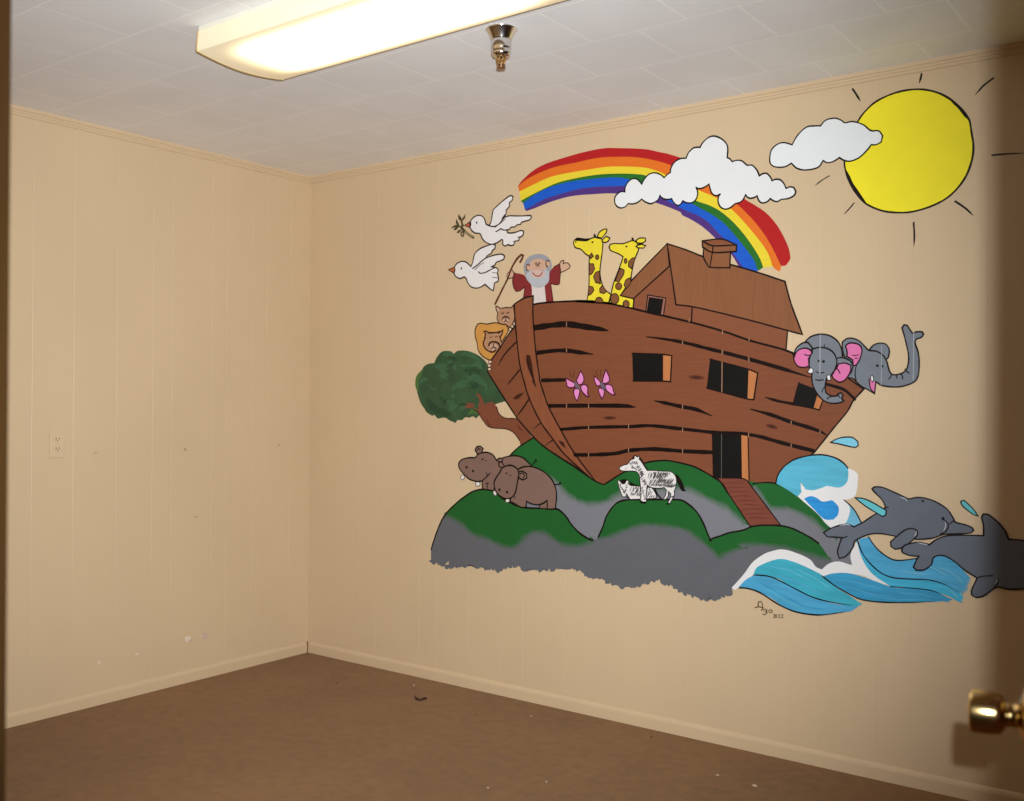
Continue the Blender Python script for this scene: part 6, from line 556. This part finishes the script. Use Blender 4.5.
["wave_stream",70,59,None,[["F","blue3",[[-12776,6757],[-12367,6908],[-11741,6956],[-10868,6769],[-10356,6644],[-9689,6677],[-8956,6660],[-8517,6476],[-8874,6332],[-9687,6216],[-10693,6093],[-11385,6114],[-11915,6272],[-12365,6488]]],["S","ink",51,[[-12776,6757],[-12365,6488],[-11826,6238],[-11385,6096],[-10693,6093],[-9687,6207],[-8955,6339]],2,0],["S","ink",36,[[-10435,6658],[-9784,6683],[-9147,6683],[-8776,6595]],2,0],["S","sky2",46,[[-12096,6741],[-11387,6641],[-10695,6545]],3,0],["S","sky2",46,[[-11916,6494],[-11038,6330],[-10186,6344]],3,0],["S","sky2",44,[[-10187,6474],[-9524,6508],[-8875,6458]],3,0],["S","sky2",45,[[-10694,6240],[-10019,6261],[-9359,6358]],3,0],["S","blue3",60,[[-8632,6472],[-8541,6463],[-8426,6451]],2,0],["S","blue3",53,[[-8682,6445],[-8591,6436],[-8486,6426]],2,0],["S","blue3",40,[[-8731,6418],[-8640,6409],[-8540,6399]],2,0],["S","blue3",39,[[-8781,6391],[-8690,6382],[-8490,6363]],2,0]]],
["wave",76,None,"low blue wave with white foam in front of the rocks",[["F","sky2",[[-15957,6008],[-15755,6249],[-15505,6436],[-15207,6534],[-14617,6532],[-13941,6265],[-13187,5969],[-12452,5850],[-11603,5813],[-11912,5606],[-12632,5424],[-13370,5328],[-14032,5426],[-14710,5759],[-15303,5970]]],["F","teal2",[[-15386,6543],[-15208,6853],[-14427,7210],[-13851,7165],[-13286,6993],[-12730,6762],[-12274,6408],[-11826,6193],[-11454,5973],[-11691,5811],[-12452,5877],[-13187,5987],[-13846,6230],[-14520,6524],[-15009,6565]]],["S","ink",49,[[-15306,6533],[-14714,6531],[-13941,6265],[-13187,5987],[-12452,5877],[-11515,5851]],2,0],["S","ink",58,[[-15956,5989],[-15603,6001],[-15104,5899],[-14417,5563],[-13746,5371],[-12998,5358],[-12450,5465],[-11779,5658]],2,0],["S","ink",51,[[-12776,6757],[-12365,6488],[-11826,6238],[-11516,6115]],0,0],["S","aqua",54,[[-14717,6921],[-13944,6816],[-13190,6531]],3,0],["S","sky2",54,[[-14520,6663],[-13563,6399],[-12635,6053]],3,0],["S","blue3",55,[[-15205,6309],[-14323,5944],[-13465,5589]],3,0],["S","blue3",53,[[-14130,5875],[-13371,5601],[-12541,5615]],3,0],["S","aqua",53,[[-13755,6927],[-13005,6642],[-12364,6264]],3,0],["S","aqua",54,[[-14908,6109],[-14129,5737],[-13464,5498]],3,0],["S","sky2",55,[[-11728,5772],[-11629,5795],[-11527,5819]],2,0],["S","sky2",73,[[-11781,5735],[-11682,5758],[-11605,5776]],2,0],["S","sky2",60,[[-11834,5699],[-11735,5722],[-11668,5737]],2,0],["S","sky2",45,[[-11887,5662],[-11788,5685],[-11650,5717]],2,0],["S","sky2",64,[[-11940,5625],[-11841,5648],[-11730,5674]],2,0],["S","teal2",61,[[-11571,5955],[-11478,5956],[-11382,5957]],2,0],["S","teal2",58,[[-11620,5920],[-11526,5921],[-11395,5923]],2,0],["S","teal2",63,[[-11668,5885],[-11574,5886],[-11474,5888]],2,0],["S","teal2",60,[[-11717,5851],[-11623,5852],[-11546,5853]],2,0]]],
["foam",74,63,"white foam",[["F","foam",[[-16242,5957],[-15958,6274],[-15707,6585],[-15458,6941],[-15210,7171],[-14915,7368],[-14622,7488],[-14332,7570],[-14044,7560],[-13758,7494],[-13475,7411],[-13194,7275],[-13026,7074],[-12777,6982],[-12712,6746],[-13285,6902],[-13851,7101],[-14426,7136],[-14962,6915],[-15405,6513],[-15705,6207],[-16109,5886]]]]],
["water_drop",70,None,"light blue water drop above the wave",[["F","drop",[[-12522,11510],[-12300,11638],[-12024,11711],[-11750,11706],[-11559,11575],[-11542,11440],[-11650,11366],[-11967,11416],[-12243,11474]]],["S","ink",47,[[-12522,11510],[-12300,11638],[-12024,11711],[-11750,11706],[-11559,11575],[-11542,11440],[-11650,11366],[-11967,11416],[-12243,11474]],0,1]]],
["dolphin",86,None,"left grey dolphin, leaping",[["F","dol",[[-11700,8582],[-11359,8783],[-10991,9058],[-10719,9231],[-10599,9362],[-10721,9601],[-10965,9833],[-11057,9952],[-10966,10025],[-10693,10021],[-10332,9888],[-10034,9765],[-9828,9686],[-9565,9751],[-9219,9724],[-8876,9596],[-8593,9406],[-8424,9151],[-8339,9009],[-8035,8944],[-7842,8871],[-7787,8788],[-7896,8691],[-8310,8628],[-8701,8578],[-9041,8430],[-9443,8354],[-9675,8346],[-10205,8381],[-10685,8433],[-11049,8403],[-11356,8285],[-11635,8105],[-11713,7866],[-11946,7551],[-12182,7446],[-12243,7700],[-12103,8184],[-12425,8181],[-12605,8178],[-12751,8308],[-12427,8513],[-11952,8667],[-11658,8596]]],["S","ink",50,[[-11700,8582],[-11359,8783],[-10991,9058],[-10719,9231],[-10599,9362],[-10721,9601],[-10965,9833],[-11057,9952],[-10966,10025],[-10693,10021],[-10332,9888],[-10034,9765],[-9828,9686],[-9565,9751],[-9219,9724],[-8876,9596],[-8593,9406],[-8424,9151],[-8339,9009],[-8035,8944],[-7842,8871],[-7787,8788],[-7896,8691],[-8310,8628],[-8701,8578],[-9041,8430],[-9443,8354],[-9675,8346],[-10205,8381],[-10685,8433],[-11049,8403],[-11356,8285],[-11635,8105],[-11713,7866],[-11946,7551],[-12182,7446],[-12243,7700],[-12103,8184],[-12425,8181],[-12605,8178],[-12751,8308],[-12427,8513],[-11952,8667],[-11658,8596]],0,1],["S","ink",43,[[-11891,8249],[-12103,8161],[-12243,7700]],2,0],["F","dol",[[-10412,8026],[-10425,8179],[-10264,8345],[-9969,8613],[-9735,8693],[-9560,8646],[-9548,8496],[-9733,8269],[-10025,8031],[-10262,7942]]],["S","ink",48,[[-10412,8026],[-10425,8179],[-10264,8345],[-9969,8613],[-9735,8693],[-9560,8646],[-9548,8496],[-9733,8269],[-10025,8031],[-10262,7942]],0,1],["S","ink",47,[[-8692,9054],[-8590,8949],[-8573,8814],[-8673,8657],[-8814,8580]],0,0],["S","ink",39,[[-8339,9009],[-8423,9033],[-8534,8936]],0,0],["F","ink",[[-8687,9102],[-8693,9072],[-8709,9049],[-8732,9039],[-8754,9046],[-8771,9066],[-8777,9096],[-8771,9126],[-8755,9149],[-8732,9158],[-8710,9152],[-8693,9132]]],["S","lightgrey",28,[[-10123,9729],[-9945,9679],[-9886,9592]],3,0],["S","lightgrey",31,[[-8669,9014],[-8646,8868],[-8713,8684]],3,0],["F","ink",[[-9327,9645],[-9334,9629],[-9353,9617],[-9379,9611],[-9405,9614],[-9424,9624],[-9431,9638],[-9424,9654],[-9405,9666],[-9380,9672],[-9354,9669],[-9335,9659]]],["S","lightgrey",28,[[-9589,8614],[-9594,8504],[-9664,8426]],3,0],["S","lightgrey",30,[[-12173,8608],[-11920,8665],[-11794,8637]],3,0],["S","ink",41,[[-10599,9344],[-10508,9350]],0,0]]],
["dolphin",98,None,"right grey dolphin, leaping behind the first",[["F","dol",[[-10055,7937],[-9967,8097],[-9674,8213],[-9500,8247],[-9154,8199],[-8927,8398],[-8589,8546],[-8033,8609],[-7488,8637],[-7490,8957],[-7545,9215],[-7492,9335],[-7330,9317],[-7062,9105],[-6850,8834],[-6743,8584],[-6306,8582],[-5916,8513],[-5612,8315],[-5460,8105],[-5211,8046],[-5161,7939],[-5459,7853],[-5760,7513],[-6012,7203],[-6299,7057],[-6736,6996],[-7053,7029],[-7212,6924],[-7480,6689],[-7696,6617],[-7832,6677],[-7844,6822],[-7672,7250],[-8028,7447],[-8361,7708],[-8642,7858],[-8867,7866],[-9038,7761],[-9094,7546],[-9322,7342],[-9582,7303],[-9670,7397],[-9584,7617],[-9498,7777],[-9789,7779],[-10025,7848]]],["S","ink",51,[[-10055,7937],[-9967,8097],[-9674,8213],[-9500,8247],[-9154,8199],[-8927,8398],[-8589,8546],[-8033,8609],[-7488,8637],[-7490,8957],[-7545,9215],[-7492,9335],[-7330,9317],[-7062,9105],[-6850,8834],[-6743,8584],[-6306,8582],[-5916,8513],[-5612,8315],[-5460,8105],[-5211,8046],[-5161,7939],[-5459,7853],[-5760,7513],[-6012,7203],[-6299,7057],[-6736,6996],[-7053,7029],[-7212,6924],[-7480,6689],[-7696,6617],[-7832,6677],[-7844,6822],[-7672,7250],[-8028,7447],[-8361,7708],[-8642,7858],[-8867,7866],[-9038,7761],[-9094,7546],[-9322,7342],[-9582,7303],[-9670,7397],[-9584,7617],[-9498,7777],[-9789,7779],[-10025,7848]],0,1],["S","ink",42,[[-7672,7250],[-7483,7329],[-7214,7369]],0,0],["S","ink",41,[[-7054,7288],[-7064,7143],[-7212,6924]],0,0],["S","lightgrey",30,[[-7065,7287],[-7096,7185],[-7149,7133]],3,0],["S","lightgrey",28,[[-9558,8242],[-9326,8202],[-9211,8194]],3,0]]],
["water_drop",104,None,"light blue water drop by the left dolphin fin",[["F","drop2",[[-11641,9613],[-11360,9603],[-11039,9488],[-10721,9321],[-10573,9250],[-10588,9089],[-10693,9028],[-10878,9122],[-11305,9363]]],["S","ink",45,[[-11641,9613],[-11360,9603],[-11039,9488],[-10721,9321],[-10573,9250],[-10588,9089],[-10693,9028],[-10878,9122],[-11305,9363]],0,1]]],
["water_drop",70,None,"light blue water drop above the right dolphin",[["F","drop2",[[-8193,9698],[-8093,9746],[-7955,9625],[-7791,9460],[-7654,9254],[-7817,9312],[-8037,9473],[-8148,9583]]],["S","ink",38,[[-8193,9698],[-8093,9746],[-7955,9625],[-7791,9460],[-7654,9254],[-7817,9312],[-8037,9473],[-8148,9583]],0,1]]],
["butterfly",28,None,"left pink butterfly on the hull",[["F","pink2",[[-23810,13913],[-23683,13846],[-23494,13766],[-23306,13686],[-23367,13504],[-23586,13492],[-23728,13558],[-23761,13742]]],["S","plum",56,[[-23810,13913],[-23683,13846],[-23494,13766],[-23306,13686],[-23367,13504],[-23586,13492],[-23728,13558],[-23761,13742]],0,1],["F","pink2",[[-23061,14192],[-22921,13995],[-22889,13787],[-22996,13632],[-23150,13620],[-23276,13790],[-23168,13972]]],["S","plum",55,[[-23061,14192],[-22921,13995],[-22889,13787],[-22996,13632],[-23150,13620],[-23276,13790],[-23168,13972]],0,1],["F","pink2",[[-23057,13528],[-22934,13619],[-22811,13618],[-22687,13501],[-22701,13268],[-22639,13126],[-22746,13139],[-22963,13320]]],["S","plum",55,[[-23057,13528],[-22934,13619],[-22811,13618],[-22687,13501],[-22701,13268],[-22639,13126],[-22746,13139],[-22963,13320]],0,1],["F","pink2",[[-23336,13465],[-23149,13451],[-23086,13347],[-23147,13112],[-23223,12930],[-23349,13138],[-23413,13347]]],["S","plum",55,[[-23336,13465],[-23149,13451],[-23086,13347],[-23147,13112],[-23223,12930],[-23349,13138],[-23413,13347]],0,1],["S","slate",111,[[-23353,13700],[-23212,13555],[-23071,13359]],2,0],["S","plum",39,[[-23353,13700],[-23212,13555],[-23071,13359]],0,0],["S","wood_dark",50,[[-23617,14226],[-23575,14081],[-23464,13870]],2,0],["S","wood_dark",50,[[-23366,14222],[-23396,14053],[-23401,13870]],2,0]]],
["butterfly",28,None,"right pink butterfly on the hull",[["F","pink2",[[-22401,13976],[-22264,13885],[-22097,13729],[-22081,13575],[-22262,13563],[-22354,13731]]],["S","plum",54,[[-22401,13976],[-22264,13885],[-22097,13729],[-22081,13575],[-22262,13563],[-22354,13731]],0,1],["F","pink2",[[-21831,14225],[-21665,13930],[-21649,13751],[-21812,13663],[-21991,13677],[-21963,13882]]],["S","plum",54,[[-21831,14225],[-21665,13930],[-21649,13751],[-21812,13663],[-21991,13677],[-21963,13882]],0,1],["F","pink2",[[-21871,13599],[-21692,13624],[-21514,13547],[-21453,13343],[-21378,13203],[-21511,13203],[-21780,13369]]],["S","plum",53,[[-21871,13599],[-21692,13624],[-21514,13547],[-21453,13343],[-21378,13203],[-21511,13203],[-21780,13369]],0,1],["F","pink2",[[-22110,13498],[-21930,13421],[-21884,13318],[-21957,13088],[-22017,13037],[-22154,13293],[-22185,13422]]],["S","plum",54,[[-22110,13498],[-21930,13421],[-21884,13318],[-21957,13088],[-22017,13037],[-22154,13293],[-22185,13422]],0,1],["S","slate",108,[[-22067,13690],[-21960,13549],[-21810,13382]],2,0],["S","plum",38,[[-22067,13690],[-21960,13549],[-21810,13382]],0,0],["S","wood_dark",49,[[-22296,14194],[-22265,14065],[-22158,13896]],2,0],["S","wood_dark",49,[[-22070,14229],[-22084,14062],[-22083,13832]],2,0]]],
["signature",4,None,"small brown painted signature and year",[["S","sig",39,[[-15316,5319],[-15220,5357],[-15117,5370],[-15014,5357]],0,0],["S","sig",39,[[-15179,5367],[-15197,5468],[-15170,5554],[-15102,5575],[-15056,5540],[-15026,5446],[-15010,5358]],0,0],["S","sig",39,[[-15064,5243],[-15046,5302],[-14991,5308],[-14973,5268]],0,0],["S","sig",39,[[-14934,5318],[-14850,5285],[-14866,5225],[-14927,5226],[-14850,5199],[-14899,5135],[-14963,5099],[-15013,5135]],0,0],["S","sig",32,[[-14652,5274],[-14660,5247],[-14683,5226],[-14714,5215],[-14746,5217],[-14769,5233],[-14778,5258],[-14770,5285],[-14747,5307],[-14715,5318],[-14684,5315],[-14660,5299]],0,1],["S","sig",23,[[-14602,5146],[-14573,5171],[-14543,5153],[-14561,5108],[-14601,5039],[-14538,5053]],0,0],["S","sig",23,[[-14499,5174],[-14521,5113],[-14498,5054],[-14467,5120],[-14499,5174]],0,0],["S","sig",23,[[-14414,5170],[-14387,5195],[-14360,5177],[-14378,5126],[-14413,5063],[-14346,5079]],0,0],["S","sig",23,[[-14305,5184],[-14267,5210],[-14238,5193],[-14260,5141],[-14304,5078],[-14222,5095]],0,0]]],
["groove_gap",110,None,None,[["S","gap",39,[[-23757,16237],[-23757,16069]],0,0]]],
["groove_gap",110,None,None,[["S","gap",39,[[-23749,15123],[-23749,14997]],0,0]]],
["groove_gap",110,None,None,[["S","gap",39,[[-23732,12812],[-23732,12644]],0,0]]],
["groove_gap",110,None,None,[["S","gap",38,[[-22640,12818],[-22639,12653]],0,0]]],
["groove_gap",110,None,None,[["S","gap",38,[[-22633,11909],[-22633,11785]],0,0]]],
["groove_gap",110,None,None,[["S","gap",38,[[-22625,10793],[-22625,10627]],0,0]]],
["groove_gap",110,None,None,[["S","gap",37,[[-20731,12004],[-20731,11843]],0,0]]],
["groove_gap",110,None,None,[["S","gap",37,[[-20724,11039],[-20724,10898]],0,0]]],
["groove_gap",110,None,None,[["S","gap",35,[[-18341,15287],[-18341,15170]],0,0]]],
["groove_gap",110,None,None,[["S","gap",35,[[-18325,12802],[-18325,12647]],0,0]]],
["groove_gap",110,None,None,[["S","gap",35,[[-18319,11910],[-18319,11774]],0,0]]],
["groove_gap",110,None,None,[["S","gap",35,[[-18314,11095],[-18314,10940]],0,0]]],
["groove_gap",110,None,None,[["S","gap",34,[[-16679,14855],[-16680,14742]],0,0]]],
["groove_gap",110,None,None,[["S","gap",33,[[-15611,14604],[-15611,14455]],0,0]]],
["groove_gap",110,None,None,[["S","gap",33,[[-15595,11777],[-15595,11628]],0,0]]],
["groove_gap",110,None,None,[["S","gap",35,[[-18067,16129],[-18067,16013]],0,0]]],
["groove_gap",110,None,None,[["S","gap",34,[[-16664,15650],[-16664,15498]],0,0]]],
["groove_gap",110,None,None,[["S","gap",34,[[-16659,14893],[-16659,14741]],0,0]]],
["groove_gap",110,None,None,[["S","gap",33,[[-15596,15348],[-15596,15199]],0,0]]],
["groove_gap",110,None,None,[["S","gap",33,[[-15591,14529],[-15591,14418]],0,0]]],
["groove_gap",110,None,None,[["S","gap",31,[[-13960,12249],[-13960,12140]],0,0]]],
["groove_gap",110,None,None,[["S","gap",31,[[-13955,11416],[-13955,11307]],0,0]]],
["groove_gap",110,None,None,[["S","gap",31,[[-12889,11945],[-12889,11838]],0,0]]],
["groove_gap",110,None,None,[["S","gap",34,[[-16677,14439],[-16678,13304]],0,0]]],
["groove_gap",110,None,None,[["S","gap_dim",29,[[-16681,11715],[-16679,10051]],0,0]]],
["groove_gap",110,None,None,[["S","gap_grey",31,[[-12904,15327],[-12910,13903]],0,0]]],
["groove_gap",110,None,None,[["S","gap_grey",21,[[-10755,14907],[-10762,13534]],0,0]]],
["groove_gap",110,None,None,[["S","gap_grey",32,[[-9698,15314],[-9703,13696]],0,0]]]
]
mural = thing('wall_mural', 'hand-painted wall mural of an ark with animals, rainbow, sun, hills and waves', 'mural', (-2.0, WY, 1.35))
built = []
for name, z, par, lab, ops in MURAL:
    bm = bmesh.new(); lay = bm.loops.layers.float_color.new('pigment'); mats = []; lv = z
    def slot(m):
        if m not in mats: mats.append(m)
        return mats.index(m)
    hold = False
    for op in ops:
        if op[0] == 'H': hold = bool(op[1]); lv += 1; continue
        y = WY-.00035-lv*.00003
        if op[0] == 'F': add_fill(bm, [(a/10000, b/10000) for a, b in op[2]], y, slot(paint(op[1])))
        elif op[0] == 'S': add_stroke(bm, [(a/10000, b/10000) for a, b in op[3]], op[2]/10000, y, slot(paint(op[1])), op[4], bool(op[5]))
        else:
            add_blend(bm, [(a/10000, b/10000) for a, b in op[4]], op[3]/10000, y, slot(BLEND), [v*PGAIN for v in lin(PAINT[op[1]][0])], [v*PGAIN for v in lin(PAINT[op[2]][0])], lay)
        lv += .12 if hold else 1
    for f in bm.faces:
        f.normal_update()
        if f.normal.y > 0: f.normal_flip()
    o = mesh_obj(name, bm, mats)
    if par is None:
        o.parent = mural; o.matrix_parent_inverse = Matrix.Translation(-Vector(mural.location))
    else: o.parent = built[par]
    if lab: o['label'] = lab
    built.append(o)

# ---------------------------------------------------------------- camera
yaw, pitch, roll, FPX = -.64356676, .00285677, .0062054, 1014.985
fw = Vector((math.sin(yaw)*math.cos(pitch), math.cos(yaw)*math.cos(pitch), math.sin(pitch)))
rt = Vector((math.cos(yaw), -math.sin(yaw), 0)); up = rt.cross(fw)
r2 = rt*math.cos(roll)+up*math.sin(roll); u2 = -rt*math.sin(roll)+up*math.cos(roll)
cd = bpy.data.cameras.new('camera'); cam = bpy.data.objects.new('camera', cd); COL.objects.link(cam)
M = Matrix((r2, u2, -fw)).transposed().to_4x4(); M.translation = Vector((0, 0, CAMZ)); cam.matrix_world = M
cd.sensor_fit = 'HORIZONTAL'; cd.sensor_width = 36; cd.lens = FPX/1024*36; cd.clip_start = .02; cd.clip_end = 50
cd.dof.use_dof = True; cd.dof.focus_distance = 4.4; cd.dof.aperture_fstop = 5.6
scene.camera = cam

# ---------------------------------------------------------------- light: the camera's flash and the ceiling lamp
fl = bpy.data.lights.new('camera_flash', 'SPOT'); fo = bpy.data.objects.new('camera_flash', fl); COL.objects.link(fo)
fo.location = Vector((0, 0, CAMZ))+r2*FL_R+u2*FL_U
aim = (fw+r2*FL_AX+u2*FL_AY).normalized()
fo.rotation_euler = aim.to_track_quat('-Z', 'Y').to_euler()
fl.energy = FL_E; fl.color = FL_COL; fl.spot_size = rad(FL_ANG); fl.spot_blend = 1.0; fl.shadow_soft_size = FL_S
w = bpy.data.worlds.new('hall_dark'); scene.world = w; w.use_nodes = True
w.node_tree.nodes['Background'].inputs['Color'].default_value = (.9, .75, .55, 1); w.node_tree.nodes['Background'].inputs['Strength'].default_value = .004
vs = scene.view_settings
vs.view_transform = 'Standard'; vs.look = 'None'; vs.gamma = 1; vs.exposure = 0; vs.use_curve_mapping = False
